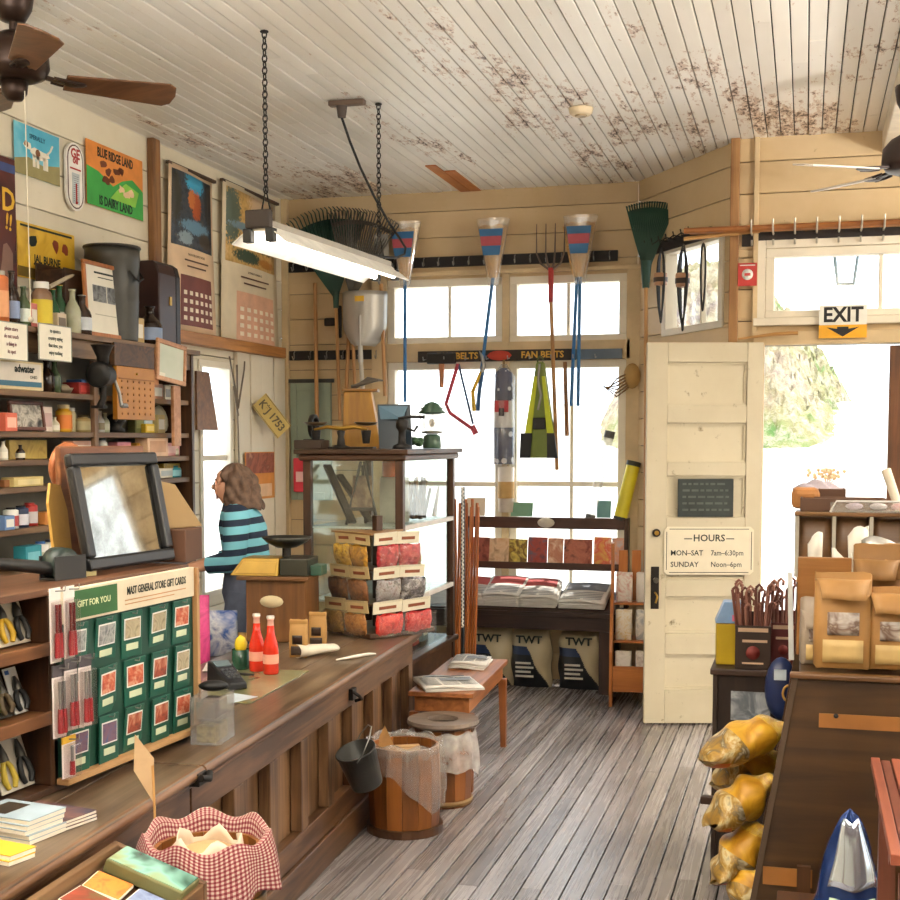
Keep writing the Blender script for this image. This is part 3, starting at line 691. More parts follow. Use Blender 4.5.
for nm, bb in (('side_board', (-.1, -.09, -w/2, w/2, 0, h)), ('side_board', (.06, .07, -w/2, w/2, 0, h*.92)), ('end_board', (-.089, .059, -w/2, -w/2+.012, 0, h*.9)), ('end_board', (-.089, .059, w/2-.012, w/2, 0, h*.9)), ('bottom_board', (-.089, .059, -w/2+.013, w/2-.013, 0, .012))):
    mb = MB(DKW); mb.box(*bb); mb.build(nm, t, bevel=.002)
a, b = P(49, 287, x=X6-.02), P(94, 264, x=X6-.1); mb = MB(mat('b9a98e')); mb.tube([a, b], .011, 8); o = mb.build('wooden_stick'); tag(o, 'pale round stick leaning on the dark wooden crate', 'stick')
# tub
y, w, h = dims(80, 143, 247, SHZ[0], XL+.17); r = min(w/2, .15)*1.0
t = thing('metal_tub', 'large grey galvanised tub on the top shelf', 'tub', (XL+.185, y, SHZ[0]+.001))
GALV = mat('4f4d48', .42, .6, .25, 4)
mb = MB(GALV); mb.lathe([(0, 0), (r*.86, 0), (r*.88, .01), (r*.93, h*.4), (r*.945, h*.42), (r*.93, h*.44), (r*.97, h*.84), (r*1.0, h*.86), (r*.98, h*.9), (r*.98, h*.99), (r*.94, h*.99), (r*.9, h*.2), (0, h*.18)], 28); mb.build('shell', t)
mb = MB(GALV); mb.tube([(r*.99*math.cos(a), r*.99*math.sin(a), h*.98) for a in [2*PI*i/24 for i in range(24)]], .008, 6, True); mb.build('rim', t)
mb = MB(IRON); mb.tube([(r*.9, -.06, h*.72), (r*1.05, -.05, h*.66), (r*1.08, 0, h*.62), (r*1.05, .05, h*.66), (r*.9, .06, h*.72)], .006, 6); mb.build('handle', t)
# framed notice
def framed(name, lab, cat, c, w, h, u, v, fm, fw, pic, paper=None, dep=.018, text=(), imgs=(), glass=False, inkm=None):
    t = thing(name, lab, cat, M=frame(c, u, v))
    mb = MB(fm)
    for bb in ((-w/2, w/2, h/2-fw, h/2), (-w/2, w/2, -h/2, -h/2+fw), (-w/2, -w/2+fw, -h/2+fw, h/2-fw), (w/2-fw, w/2, -h/2+fw, h/2-fw)): mb.box(bb[0], bb[1], bb[2], bb[3], 0, dep)
    mb.build('border', t, bevel=.004)
    mb = MB(pic); mb.box(-w/2+fw, w/2-fw, -h/2+fw, h/2-fw, .002, dep*.5); mb.build('picture', t)
    for i, (cx, cy, iw, ih, m) in enumerate(imgs): mb = MB(m); mb.box(cx*w-iw*w/2, cx*w+iw*w/2, cy*h-ih*h/2, cy*h+ih*h/2, dep*.5, dep*.5+.001); mb.build('photo', t)
    if text:
        mb = MB(inkm or INK)
        for s_, sz, ty in text: mb.text(s_, sz*h, 0, ty*h, dep*.5+.001)
        mb.build('lettering', t)
    return t
a, b = P(88, 303, x=X6+.03), P(131, 303, x=X6+.03); w = b.y-a.y; z1 = P(109, 268, x=X6).z; h = (z1-SHZ[0])*1.03
framed('framed_notice', 'wooden framed notice with two small dark photographs on the top shelf', 'frame', (X6+.0, (a.y+b.y)/2, SHZ[0]+h/2+.003), w, h, UL, (-.05, .02, 1), wood('b9743c', '8a4f26', 1, 4), .022, PAPER, imgs=((0, .36, .5, .025, INK), (0, .3, .34, .012, INK), (0, -.2, .55, .01, mat('b0a890')), (-.15, .08, .3, .22, art(['2b2b2b', '8a8a88', '4a4a4a'], 16, 3)), (.17, .08, .3, .22, art(['3b3b3b', '8a8a88', '2a2a2a'], 16, 5))))
X_(131, 146, 318, 0, mat('c9ac72'), 'small tan card leaning on the tub', PAPER, X6+.02, .012, 'card', 'card')
# trunk
y, w, h = dims(147, 171, 264, SHZ[0], XL+.16)
t = thing('rounded_case', 'upright dark leather case with rounded top beside the calendar', 'case', (XL+.16, y, SHZ[0]+.001))
for nm, a, b, m in (('shell', -w/2, w*.28, mat('3a221e', .4)), ('lid', w*.285, w/2, mat('241c1c', .45))):
    mb = MB(m); pp = [(-.12, 0), (.085, 0), (.085, h*.85), (.07, h*.96), (.04, h), (-.04, h), (-.09, h*.96), (-.12, h*.85)]
    mb.add([(x_, a, z_) for x_, z_ in pp]+[(x_, b, z_) for x_, z_ in pp], [tuple(range(8))[::-1], tuple(range(8, 16))]+[(i, (i+1) % 8, 8+(i+1) % 8, 8+i) for i in range(8)]); mb.build(nm, t, bevel=.008)
mb = MB(BRASS); mb.box(.085, .091, -.012, .012, h*.5, h*.6); mb.build('clasp', t)
# handwritten signs hanging from the top shelf
def note(px, lab, lines, ink, rot=0):
    o, w, h = on_left(*px, XF+.062)
    t = thing('handwritten_sign', lab, 'sign', M=frame(o, UL, (0, rot, 1)))
    mb = MB(PAPER); mb.box(-w/2, w/2, -h/2, h/2, 0, .003); mb.build('sheet', t)
    mb = MB(mat('8a8f84')); 
    for bb in ((-w/2, w/2, h/2-.004, h/2), (-w/2, w/2, -h/2, -h/2+.004), (-w/2, -w/2+.004, -h/2, h/2), (w/2-.004, w/2, -h/2, h/2)): mb.box(*bb, .003, .005)
    mb.build('border', t)
    mb = MB(mat(ink, .8))
    for i, s_ in enumerate(lines): mb.text(s_, h*.15, 0, h*(.32-.2*i), .004, bold=.01, sx=.82)
    mb.build('writing', t)
note((-6, 322, 27, 360), 'handwritten card in red and blue ink under the orange canister', ('please store', 'do not touch', 'a thing in', 'its spot'), '6a3038', .04)
note((38, 325, 71, 361), 'handwritten card in dark ink under the yellow banded jar', ('to quote a', 'country saying', 'that time, you', 'enjoy nothing'), '2d4038', .02)
# second shelf
y, w, h = dims(-14, 42, 361, SHZ[1], XF-.03)
t = thing('advertising_sign', 'cream boxed sign with dark lettering and a blue band', 'sign', M=frame((XF-.03, y, SHZ[1]+h/2+.001), UL, VL))
mb = MB(mat('d2bf94')); mb.box(-w/2, w/2, -h/2, h/2, 0, .03); mb.build('case', t, bevel=.004)
mb = MB(mat('d9cfc0')); mb.box(-w*.45, w*.45, -h*.38, h*.42, .03, .032); mb.use(mat('3a6a80')); mb.box(-w*.45, w*.45, -h*.38, -h*.2, .0321, .033); mb.build('face_panel', t)
mb = MB(INK); mb.text('adwater', h*.36, w*.1, h*.22, .034, bold=.03); mb.text('OHIO', h*.17, w*.28, -h*.05, .034); mb.build('lettering', t)
B_(43, 53, 361, 1, GLB, 'dark bottle beside the cream boxed sign', 'bottle', BLACK, None)
B_(52, 60, 362, 1, GLT, 'slim green bottle beside the dishes on the second shelf', 'bottle', mat('6a7a5a'), None)
y, w, h = dims(57, 71, 375, SHZ[1], XS)
t = thing('tin_dish', 'pale tin dish on the second shelf', 'dish', (XS, y, SHZ[1]+.001)); mb = MB(mat('a09078', .4, .4)); mb.lathe([(0, 0), (.035, 0), (.05, .03), (.053, .03), (.038, .004), (0, .006)], 20); mb.build('bowl', t); mb = MB(mat('b8a888')); mb.ball((0, 0, .028), (.035, .035, .022), 10, 6); mb.build('soap', t)
X_(71, 84, 383, 1, mat('9a2c26'), 'red tin box under the blue box on the second shelf', mat('c0403a'), XS, .1)
y, w, h = dims(72, 83, 374, SHZ[1]+.038, XS); pack(XS, y, SHZ[1]+.040, .05, .038, .09, mat('2d4a78'), 'blue box lying on the red tin box', 'box', mat('5a7aa8'))
X_(148, 160, 384, 1, mat('b0764a'), 'brown and white box under the tilted picture frame', PAPER, XS, .06)
X_(161, 167, 386, 1, PAPER, 'narrow white box below the tilted picture frame', mat('a0a0a0'), XS, .06)
X_(171, 182, 386, 1, mat('d8d2bc'), 'cream box at the far end of the second shelf', mat('8a9a80'), XS, .06)
# third shelf
X_(0, 13, 413, 2, mat('d86a50'), 'coral red box with white top stripe on the third shelf', mat('f0b8a0'), XF-.04, .06)
a, b = P(8, 418, x=XS), P(42, 418, x=XS); z1 = P(25, 402, x=XS).z
framed('framed_picture', 'small dark wood frame with a grey picture on the third shelf', 'frame', (XS, (a.y+b.y)/2, SHZ[2]+(z1-SHZ[2])/2+.004), (b.y-a.y), z1-SHZ[2], UL, (-.12, 0, 1), wood('6a3a28', '3e2016', 1, 4), .018, art(['2a2622', '8a8478', 'c8c0b0', '3a3430'], 16, 7))
X_(41, 51, 407, 2, mat('e0cfc0'), 'upright white tube carton beside the dark wood frame', mat('c8a8a0'), XS, .03, 'carton')
B_(52, 58, 417, 2, mat('d8cfb0', .3), 'tiny cream dropper bottle on the third shelf', 'bottle', mat('4a7a5a'), PAPER)
B_(59, 69, 405, 2, mat('d09a20', .35), 'yellow plastic jar with orange label', 'jar', mat('e0cfa0'), mat('d87a2a'))
B_(69, 75, 408, 2, mat('cfc49a', .35), 'slender cream bottle behind the yellow plastic jar', 'jar', WHITEB, None, XS-.05)
B_(79, 88, 415, 2, mat('c0ab70', .4), 'beige jar standing alone near the shelf upright', 'jar', mat('5a4a2a'), mat('d8cc9a'))
B_(98, 103, 411, 2, WHITEB, 'white slim bottle next to the shelf upright', 'bottle', WHITEB, mat('a89878'))
B_(103, 108, 413, 2, mat('cfd0b0'), 'pale green slim bottle next to the white one', 'bottle', OLIVE, mat('e0e0c8'))
X_(131, 141, 411, 2, OLIVE, 'olive green upright tin on the third shelf', mat('8a8a50'), XS, .05, 'tin', 'tin')
X_(141, 151, 409, 2, mat('a8c4d0'), 'pale blue card box behind the yellow matchbox', mat('d8e4e8'), XS-.03, .04)
X_(143, 153, 424, 2, mat('d8b430'), 'yellow matchbox in front of the pale blue box', mat('e8d080'), XS+.04, .03)
X_(154, 162, 415, 2, mat('c8b070'), 'tan box near the glass plate', PAPER, XS, .05)
y, w, h = dims(107, 124, 410, SHZ[2], XS)
t = thing('cast_iron_figure', 'dark cast iron pot ornament on the third shelf', 'ornament', (XS, y, SHZ[2]+.001)); mb = MB(IRON); mb.lathe([(0, 0), (.05, 0), (.055, .015), (.03, .03), (.05, .055), (.055, .08), (.03, .1), (0, .105)], 16); mb.build('bowl', t); mb = MB(STEEL); mb.tube([(.03, -.05, .06), (.05, 0, .12), (.03, .05, .06)], .006, 6); mb.build('handle', t)
y, w, h = dims(176, 191, 407, SHZ[2], XF-.12)
t = thing('pressed_glass_plate', 'round pressed glass plate standing at the shelf end', 'plate', M=frame((XF-.15, y, SHZ[2]+h/2+.002), UL, (-.2, 0, 1)))
mb = MB(mat('c9c2a6', .2)); mb.lathe([(0, 0), (h*.28, 0), (h*.34, .006), (h*.49, .014), (h*.5, .018), (h*.34, .012), (0, .006)], 24, wob=lambda a, i: 1+.02*math.cos(a*12)*(i > 2)); mb.build('dish', t)
# fourth shelf
B_(0, 6, 441, 3, mat('d8d2c0', .3), 'white dropper bottle with dark cap on the fourth shelf', 'bottle', BLACK, PAPER, XF-.03)
y, w, h = dims(5, 47, 440, SHZ[3], XS-.05)
mb = MB(art(['a88a3c', 'c4a650', '8a6c2a'], 7, 2)); mb.box(-.012, .012, -w/2, w/2, 0, h); o = mb.build('wooden_plaque', bevel=.003); o.location = (XS-.05, y, SHZ[3]+.001); tag(o, 'mustard yellow painted board standing on the fourth shelf', 'board')
B_(17, 23, 445, 3, GLB, 'small brown bottle before the mustard yellow board', 'bottle', BLACK, mat('d8d0b8'), XF-.05)
X_(66, 88, 441, 3, mat('d8a890'), 'long pink carton partly behind the brown board', PAPER, XS, .07, 'carton')
B_(99, 105, 438, 3, WHITEB, 'white bottle just right of the shelf upright on the fourth shelf'.replace('right of', 'past'), 'jar', mat('3a3a3a'), mat('c8c8c0'))
X_(112, 127, 442, 3, mat('cf8490'), 'rose pink soap box on the fourth shelf', mat('e0a8b0'), XS, .06)
X_(131, 140, 443, 3, mat('b8892a'), 'gold square tin beside the rose pink box', mat('d0a850'), XS, .06, 'tin', 'tin')
X_(140, 163, 436, 3, mat('dcb896'), 'large peach coloured carton on the fourth shelf', mat('c89a78'), XF-.05, .08, 'carton')
X_(163, 182, 443, 3, mat('d89a98'), 'long pink box next to the peach carton', mat('e8c0b8'), XS, .06)
B_(183, 189, 443, 3, mat('c8c0a0'), 'tiny clear bottle at the far end of the fourth shelf', 'bottle', BRASS, PAPER)
# fifth shelf
X_(-6, 5, 480, 4, mat('8a5a34'), 'brown block at the near end of the fifth shelf', None, XS, .1, 'wooden_block', 'block')
X_(5, 38, 477, 4, mat('cdb878'), 'long straw yellow carton on the fifth shelf', mat('dccb94'), XF-.05, .07, 'carton')
X_(156, 181, 468, 4, PAPER, 'long white carton on the fifth shelf', mat('b8c0c0'), XS, .07, 'carton')
y, w, h = dims(163, 181, 460, SHZ[4]+.05, XS); pack(XS, y, SHZ[4]+.055, w, .03, .06, art(['6a5a30', 'b8983a', '3a3020'], 30, 2), 'gold and black patterned box on the long white carton', 'box')
B_(181, 191, 465, 4, TEAL, 'teal blue jar at the far end of the fifth shelf', 'jar', mat('2a6a70'), mat('8ac0c8'))
# sixth shelf: spray cans
X_(-3, 8, 516, 5, mat('6a8ab8'), 'pale blue box at the near end beside the striped cans', WHITEB, XF-.03, .06)
B_(4, 14, 508, 5, WHITEB, 'white spray can with red stripes nearest the pale blue box', 'can', BLACK, mat('b84a4a'), XF-.06)
B_(14, 24, 506, 5, NAVY, 'navy spray can between the white and the red can', 'can', BLACK, mat('d8d8e0'), XF-.06)
B_(23, 33, 503, 5, REDM, 'red spray can beside the square orange box', 'can', REDM, mat('c8c0c0'), XF-.09)
X_(35, 53, 512, 5, mat('c98440'), 'square orange brown box on the sixth shelf', None, XS, .09)
B_(53, 62, 509, 5, mat('3a6a8a', .3), 'blue lidded jar beside the square orange box', 'jar', BLUE, mat('b8d0c8'))
B_(176, 185, 489, 5, mat('7a7a2a', .25), 'olive pickle jar on the sixth shelf', 'jar', mat('8a6a30'), mat('a8a040'))
B_(185, 193, 491, 5, mat('9a9a40', .25), 'yellow green relish jar at the far end of the sixth shelf', 'jar', mat('3a3020'), mat('c8c070'))
# seventh shelf
X_(16, 34, 546, 6, TEAL, 'teal carton on the lowest visible shelf', mat('7ac0cc'), XF-.05, .07, 'carton')
B_(33, 43, 542, 6, WHITEB, 'white bottle with blue cap beside the teal carton', 'can', BLUE, mat('c8c8b0'), XF-.05, 'plastic_bottle', 'bottle')
B_(43, 55, 540, 6, mat('dedbcc', .4), 'wide cream bottle with navy cap on the lowest visible shelf', 'can', NAVY, mat('8a9ab0'), XF-.05, 'plastic_bottle', 'bottle')
# grinder hanging, orange pressed board, tilted frame, glass-fronted upright
o = P(103, 383, x=XF+.15)
t = thing('meat_grinder', 'black cast iron grinder clamped to the shelf front', 'grinder', (o.x, o.y, o.z))
mb = MB(IRON); mb.lathe([(0, .16), (.03, .165), (.06, .19), (.055, .185), (.03, .13), (.028, .08), (0, .08)], 14); mb.build('hopper', t)
mb = MB(BLACK); mb.tf(tr(0, 0, .04) @ rotm('X', PI/2)); mb.lathe([(0, -.08), (.03, -.08), (.05, -.05), (.055, .02), (.065, .03), (.065, .055), (.03, .06), (0, .06)], 16); mb.build('barrel', t)
mb = MB(STEEL); mb.tube([(0, .08, .04), (0, .1, .04), (.03, .11, -.05), (.04, .11, -.11)], .009, 7); mb.cyl((.04, .11, -.11), (.04, .16, -.11), .012); mb.build('crank', t)
mb = MB(IRON); mb.tube([(0, 0, .0), (0, 0, -.08), (-.02, 0, -.12)], [.02, .016, .02], 8); mb.bar((-.06, 0, -.12), (.01, 0, -.12), .04, .014); mb.build('clamp', t)
o, w, h = on_left(112, 345, 150, 420, XF+.03)
t = thing('pressed_tin_panel', 'amber wall pocket with dark painted top and dimpled front', 'panel', M=frame(o, UL, VL))
mb = MB(mat('ad7018', .4)); mb.box(-w/2, w/2, -h/2, h*.2, 0, .03); mb.build('front_plate', t, bevel=.004)
mb = MB(art(['2a1a10', '5a3a1c', '3a2614', '7a4a22'], 8, 4)); mb.box(-w*.55, w/2, h*.2, h/2, 0, .03); mb.build('picture', t, bevel=.003)
mb = MB(mat('8a5610'))
for r in range(6):
    for q in range(6): mb.ball((-w*.38+q*w*.15, -h*.42+r*h*.085, .03), (.008, .008, .004), 6, 4)
mb.box(-w*.46, w*.46, h*.03, h*.045, .03, .034); mb.build('dimple_pattern', t); mb = MB(BRASS); mb.ball((.0, h*.11, .034), .007, 8, 6); mb.build('knob', t)
o, w, h = on_left(155, 342, 184, 383, XF+.05)
framed('framed_print', 'tilted copper coloured frame with pale green glass hung on the shelf front', 'frame', o, w, h, (0, 1, -.08), (0, .08, 1), PINKW, .026, art(['b8bfa4', 'c8cdb8', 'd8d8c8'], 3, 2), imgs=((-.3, -.38, .2, .16, PAPER),))
o, w, h = on_left(151, 348, 157, 385, XF+.03)
mb = MB(art(['b8682c', 'c88a4c', '8a4a20'], 8, 6)); mb.box(-w/2, w/2, -h/2, h/2, 0, .01); p = mb.build('wooden_plaque', bevel=.002); p.matrix_world = frame(o, (0, 1, .0), (0, .12, 1)); tag(p, 'narrow orange panel wedged behind the tilted copper frame', 'panel')
o, w, h = on_left(171, 386, 178, 446, XF+.03)
mb = MB(PINKW); mb.box(-w/2, w/2, -h/2, h/2, 0, .02); p = mb.build('wooden_strip', bevel=.003); p.matrix_world = frame(o, UL, VL); tag(p, 'pinkish wooden strip hanging below the tilted copper frame', 'strip')
# brown boards hanging in the window light beside the shelf
o, w, h = on_left(195, 372, 214, 430, XL+.08)
mb = MB(wood('8a5a30', '5a381c', 2, 4)); mb.prism([(-w/2, h/2), (w*.15, h/2), (w*.6, -h/2), (-w/2, -h/2)], 0, .015); p = mb.build('hanging_board'); p.matrix_world = frame(o, UL, VL); tag(p, 'slanted brown board hanging in front of the side window', 'board')
# ================================================================ COUNTER
CTOP = .76
p1 = P(205, 765, z=CTOP); p2 = P(421, 630, z=CTOP); cu_ = (p2-p1); LC = cu_.length; cu_.normalize(); RZ = math.atan2(cu_.y, cu_.x)
CW = wood('8a6444', '4c3220', 0, 4, .35, None, 'counter_wood', .3); CWV = wood('94704e', '4c3220', 2, 4, .4, None, 'counter_panel', .4); CTW = wood('857058', '463426', 0, 3, .3, None, 'counter_top_wood', .25)
def cp(x, y, z=CTOP): return V((p1.x, p1.y, 0))+cu_*x+V((-cu_.y, cu_.x, 0))*y+V((0, 0, z))     # point on the counter
def counter(name, lab, x0, x1, npan, dep=.72):
    t = thing(name, lab, 'counter', cp(0, 0, 0), RZ)
    for k in range(3):
        mb = MB(CTW); a = dep*k/3; mb.box(x0, x1, a+(.0 if k == 0 else .0015), dep*(k+1)/3, CTOP-.035, CTOP); mb.build('top_plank', t, bevel=.004)
    mb = MB(CW); mb.tube([(x0, .012, CTOP-.018), (x1, .012, CTOP-.018)], .019, 10); mb.build('nosing', t)
    mb = MB(CW); mb.prism([(x0, .02), (x1, .02), (x1, .05), (x0, .05)], CTOP-.06, CTOP-.036); mb.build('cornice_moulding', t, bevel=.006)
    mb = MB(CW); mb.box(x0, x1, .045, .09, CTOP-.17, CTOP-.061); mb.build('top_rail', t, bevel=.003)
    mb = MB(CW); mb.box(x0, x1, .045, .09, .13, .23); mb.build('bottom_rail', t, bevel=.003)
    mb = MB(CW); mb.box(x0, x1, .03, .09, .0, .128); mb.build('plinth', t, bevel=.006)
    st = .085
    for k in range(npan+1):
        x = x0+(x1-x0-st)*k/npan; mb = MB(CWV); mb.box(x, x+st, .045, .09, .231, CTOP-.171); mb.build('stile', t, bevel=.004)
    for k in range(npan):
        x = x0+(x1-x0-st)*k/npan+st; x2 = x0+(x1-x0-st)*(k+1)/npan
        mb = MB(CWV); mb.box(x-.002, x2+.002, .093, .105, .21, CTOP-.15); mb.build('panel', t)
    mb = MB(CW); mb.box(x0, x1, .106, dep-.02, .02, CTOP-.037); mb.build('carcass', t)
    return t
ct = counter('store_counter', 'long worn panelled wooden counter with the candy rack on its end', 0.0, LC, 8)
mb = MB(IRON); q = (P(344, 690, z=CTOP-.1)-cp(0, 0, 0)).dot(cu_); mb.box(q-.03, q+.03, .025, .045, CTOP-.14, CTOP-.09); mb.tube([(q-.02, .03, CTOP-.1), (q-.02, .0, CTOP-.12), (q+.02, .0, CTOP-.14), (q+.02, .03, CTOP-.15)], .008, 7); mb.build('latch', ct, bevel=.003)
nc = counter('shop_counter', 'darker near counter section carrying the gift card rack', -2.4, -.012, 7)
mb = MB(IRON); mb.box(-.075, -.014, -.012, .03, CTOP-.05, CTOP-.01); mb.tube([(-.08, -.02, CTOP-.02), (-.04, -.03, CTOP-.03), (-.014, -.02, CTOP-.02)], .012, 7); mb.build('corner_bracket', nc, bevel=.004)
# ================================================================ DISPLAY RACK ON THE NEAR COUNTER
bl = P(62, 790, z=CTOP); br = P(190, 737, z=CTOP); ru = (br-bl); RW = ru.length; ru.normalize(); rn = V((ru.y, -ru.x, 0))
RH = P(55, 588, x=bl.x, ).z-CTOP
def rp(x, y, z): return V((bl.x, bl.y, CTOP))+ru*x-rn*y+V((0, 0, z))
RRZ = math.atan2(ru.y, ru.x); RD = .34
rk = thing('display_rack', 'dark wooden counter rack holding tool packs and gift cards', 'rack', V((bl.x, bl.y, CTOP+.001)), RRZ)
def rb(nm, *a, m=DKW, bv=.003): mb = MB(m); mb.box(*a); return mb.build(nm, rk, bevel=bv)
X0 = -.62
rb('top_board', X0, RW+.01, .0, RD, RH-.02, RH, m=wood('7a5238', '4a2e1c', 0, 4)); rb('base_board', X0, RW+.01, .0, RD, 0, .02); rb('back_board', X0, RW, RD-.012, RD, .021, RH-.021, m=DKW)
rb('end_panel', X0, X0+.018, .001, RD-.013, .021, RH-.021, m=DKWV); rb('divider', -.045, -.025, .001, RD-.013, .021, RH-.021, m=DKWV); rb('end_panel', RW-.01, RW+.008, .001, RD-.013, .021, RH-.021, m=DKWV)
RS = [RH*.735, RH*.40]
SHW = wood('8a5a34', '5a3820', 0, 4)
for z in RS: rb('shelf_board', X0+.019, -.046, -.0, RD-.013, z-.02, z, m=SHW); rb('shelf_lip', X0+.019, -.046, -.018, -.001, z-.03, z+.006, m=SHW)
# gift card board
gb = thing('gift_card_board', 'green peg board with a cream headed sign above rows of gift cards', 'display board', V((bl.x, bl.y, CTOP+.022))+rn*.004, RRZ)
BH = RH-.04
mb = MB(mat('103e30', .5)); mb.box(-.02, RW, -.012, -.0, .02, BH-.085); mb.build('peg_panel', gb)
PINEH = wood('c8a070', '94683c', 0, 3); PINEV = wood('c8a070', '94683c', 2, 3)
mb = MB(PINEH); mb.box(-.03, RW+.01, -.04, 0, 0, .019); mb.build('bottom_ledge', gb, bevel=.003)
mb = MB(PINEV); mb.box(RW+.001, RW+.018, -.03, 0, .02, BH+.01); mb.build('edge_strip', gb, bevel=.002)
mb = MB(mat('d9cbb0')); mb.box(-.02, RW, -.02, 0, BH-.084, BH+.012); mb.build('header_panel', gb, bevel=.002)
mb = MB(mat('2e5e2e')); mb.box(.01, RW*.36, -.0225, -.0205, BH-.076, BH+.004); mb.build('green_label', gb)
FX = Matrix(((1, 0, 0, 0), (0, 0, -1, 0), (0, 1, 0, 0), (0, 0, 0, 1)))    # text plane facing -y
mb = MB(mat('d9e0b0')); mb.tf(tr(0, -.0235, 0) @ FX); mb.text('GIFT FOR YOU', .026, RW*.19, BH-.036, 0, bold=.01, sx=.95); mb.build('label_lettering', gb)
mb = MB(INK); mb.tf(tr(0, -.021, 0) @ FX); mb.text('MAST GENERAL STORE GIFT CARDS', .034, RW*.68, BH-.026, 0, bold=.015, sx=.62); mb.build('lettering', gb)
mb = MB(mat('c08a5a')); mb.tf(tr(0, -.021, 0) @ FX)
for i in range(2): mb.box(RW*.42, RW*(.92-.1*i), BH-.054-i*.012, BH-.051-i*.012, 0, .0006)
mb.build('fine_print_lines', gb)
CARDG = mat('165242', .4); pics = [art(c, 22, i) for i, c in enumerate((['3a4048', 'a8a8a4', '5a6068'], ['6a6048', 'b8a888', '8a8068'], ['7a2a20', 'c05a3a', 'e0c0a0'], ['6a3020', 'a04a30', 'd8a888'], ['30406a', '7a5a6a', '405a8a']))]
rows = [('top row', BH-.088), ('middle row', BH-.234), ('bottom row', BH-.380)]
cols_ = [.05, .185, .315, .455, .585]; pk = [[0, 0, 1, 1, 2], [3, 2, 2, 3, 1], [4, 4, 3, 3, 2]]
ordn = ['first', 'second', 'third', 'fourth', 'fifth']; sub = ['grey', 'tan', 'red', 'brown', 'blue']
for r, (rn_, ztop) in enumerate(rows):
    for c, xx in enumerate(cols_):
        jx = rnd.uniform(-.006, .006); tl = rnd.uniform(-.05, .05)
        g = thing('gift_card', 'green gift card with %s picture, %s of the %s from the near end' % (sub[pk[r][c]], ordn[c], rn_), 'gift card', gb.location+ru*(xx*RW/.66+jx)+rn*.02+V((0, 0, ztop)), RRZ, 'gift cards on the green board')
        g.rotation_euler = (rnd.uniform(.0, .10), tl*.6, RRZ+rnd.uniform(-.08, .08))
        mb = MB(CARDG); mb.box(-.052, .052, -.004, 0, -.142, .0); mb.build('card', g, bevel=.002)
        mb = MB(WHITEB); mb.box(-.041, .041, -.0055, -.0041, -.085, -.02); mb.use(pics[pk[r][c]]); mb.box(-.037, .037, -.0062, -.0056, -.081, -.024); mb.build('picture', g)
        mb = MB(mat('c8d0b0')); mb.box(-.03, .03, -.0055, -.0041, -.118, -.098); mb.build('label_strip', g)
        mb = MB(STEEL); mb.tube([(0, .02, -.006), (0, -.02, -.006), (0, -.022, .004)], .0018, 5); mb.build('peg_hook', g)
# hanging blister packs beside the cards
CLEAR2 = thin_glass('blister_plastic', 'fdfbfa', .14, .02)
def blister(loc, w, h, lab, head, tool, n=1, rz=RRZ, grp=None, tip='8f8f8f'):
    t = thing('blister_pack', lab, 'tool pack', loc, rz, grp)
    mb = MB(head); mb.box(-w/2, w/2, -.004, .0, -h*.16, 0); mb.build('header_card', t)
    mb = MB(mat('ded3d0', .4)); mb.box(-w/2, w/2, -.002, 0, -h, -h*.161); mb.build('backing', t)
    mb = MB(CLEAR2); mb.box(-w*.46, w*.46, -.026, -.0022, -h*.98, -h*.18); mb.build('clear_cover', t, bevel=.004)
    for k in range(n):
        x = (k-(n-1)/2)*w*.3; mb = MB(tool); mb.cyl((x, -.013, -h*.93), (x, -.013, -h*.6), .0085, .007, 8); mb.build('tool_handle', t)
        mb = MB(mat(tip, .3, .7)); mb.cyl((x, -.013, -h*.6), (x, -.013, -h*.22), .0045, n=8); mb.build('tool_shaft', t)
    mb = MB(STEEL); mb.tube([(0, .02, -.01), (0, -.035, -.006), (0, -.037, .008)], .002, 5); mb.build('peg_hook', t)
    return t
RT_ = mat('9a2028', .35)
q0 = rp(0, 0, 0)
for i, (px, py, lab) in enumerate(((54, 588, 'red tool pack hanging nearest the rack end, upper of the strip'), (68, 586, 'red tool pack hanging beside the first green gift card'))):
    q = P(px, py, x=q0.x+.05+.012*i); blister(q, .046, .205, lab, WHITEB, RT_, 2, tip='7a1a22')
for i, (px, py, lab) in enumerate(((58, 665, 'clear pack of red ended screwdrivers, nearest of the lower three'), (70, 658, 'clear pack of red ended screwdrivers, middle of the lower three'), (84, 655, 'clear pack of red ended screwdrivers, touching the middle row cards'))):
    q = P(px, py, x=q0.x+.06+.016*i); blister(q, .05, .2, lab, mat('4a4448'), RT_, 2, RRZ-.12)
q = P(68, 736, x=q0.x+.06); blister(q, .06, .115, 'yellow headed pack with red tool at the rack bottom', YELLOW, RT_, 1)
# tool cards on rack shelves
def toolcard(x, z, w, h, lab, m, hm, n=2):
    t = thing('tool_card', lab, 'tool pack', rp(x, .055, z+.006), RRZ); t.rotation_euler = (-.33, 0, RRZ)
    mb = MB(m); mb.box(-w/2, w/2, -.003, 0, 0, h); mb.use(BLUE); mb.box(-w*.4, -w*.1, -.004, -.003, h*.86, h*.95); mb.build('card', t)
    for k in range(n):
        x = (k-(n-1)/2)*w/n
        for s_ in (-1, 1):
            mb = MB(hm[k % len(hm)]); mb.tube([(x, -.012, h*.55), (x+s_*.016, -.014, h*.4), (x+s_*.022, -.014, h*.2), (x+s_*.012, -.012, h*.06)], [.006, .008, .009, .007], 7); mb.build('handle', t)
        mb = MB(mat('55534e', .35, .7)); mb.tube([(x, -.012, h*.5), (x, -.012, h*.62), (x, -.012, h*.8)], [.014, .012, .004], 7); mb.build('jaws', t)
    return t
toolcard(-.12, RS[0], .13, .15, 'pliers on a cream card on the upper rack shelf', mat('cfc6b0'), [mat('c8a020'), BLACK])
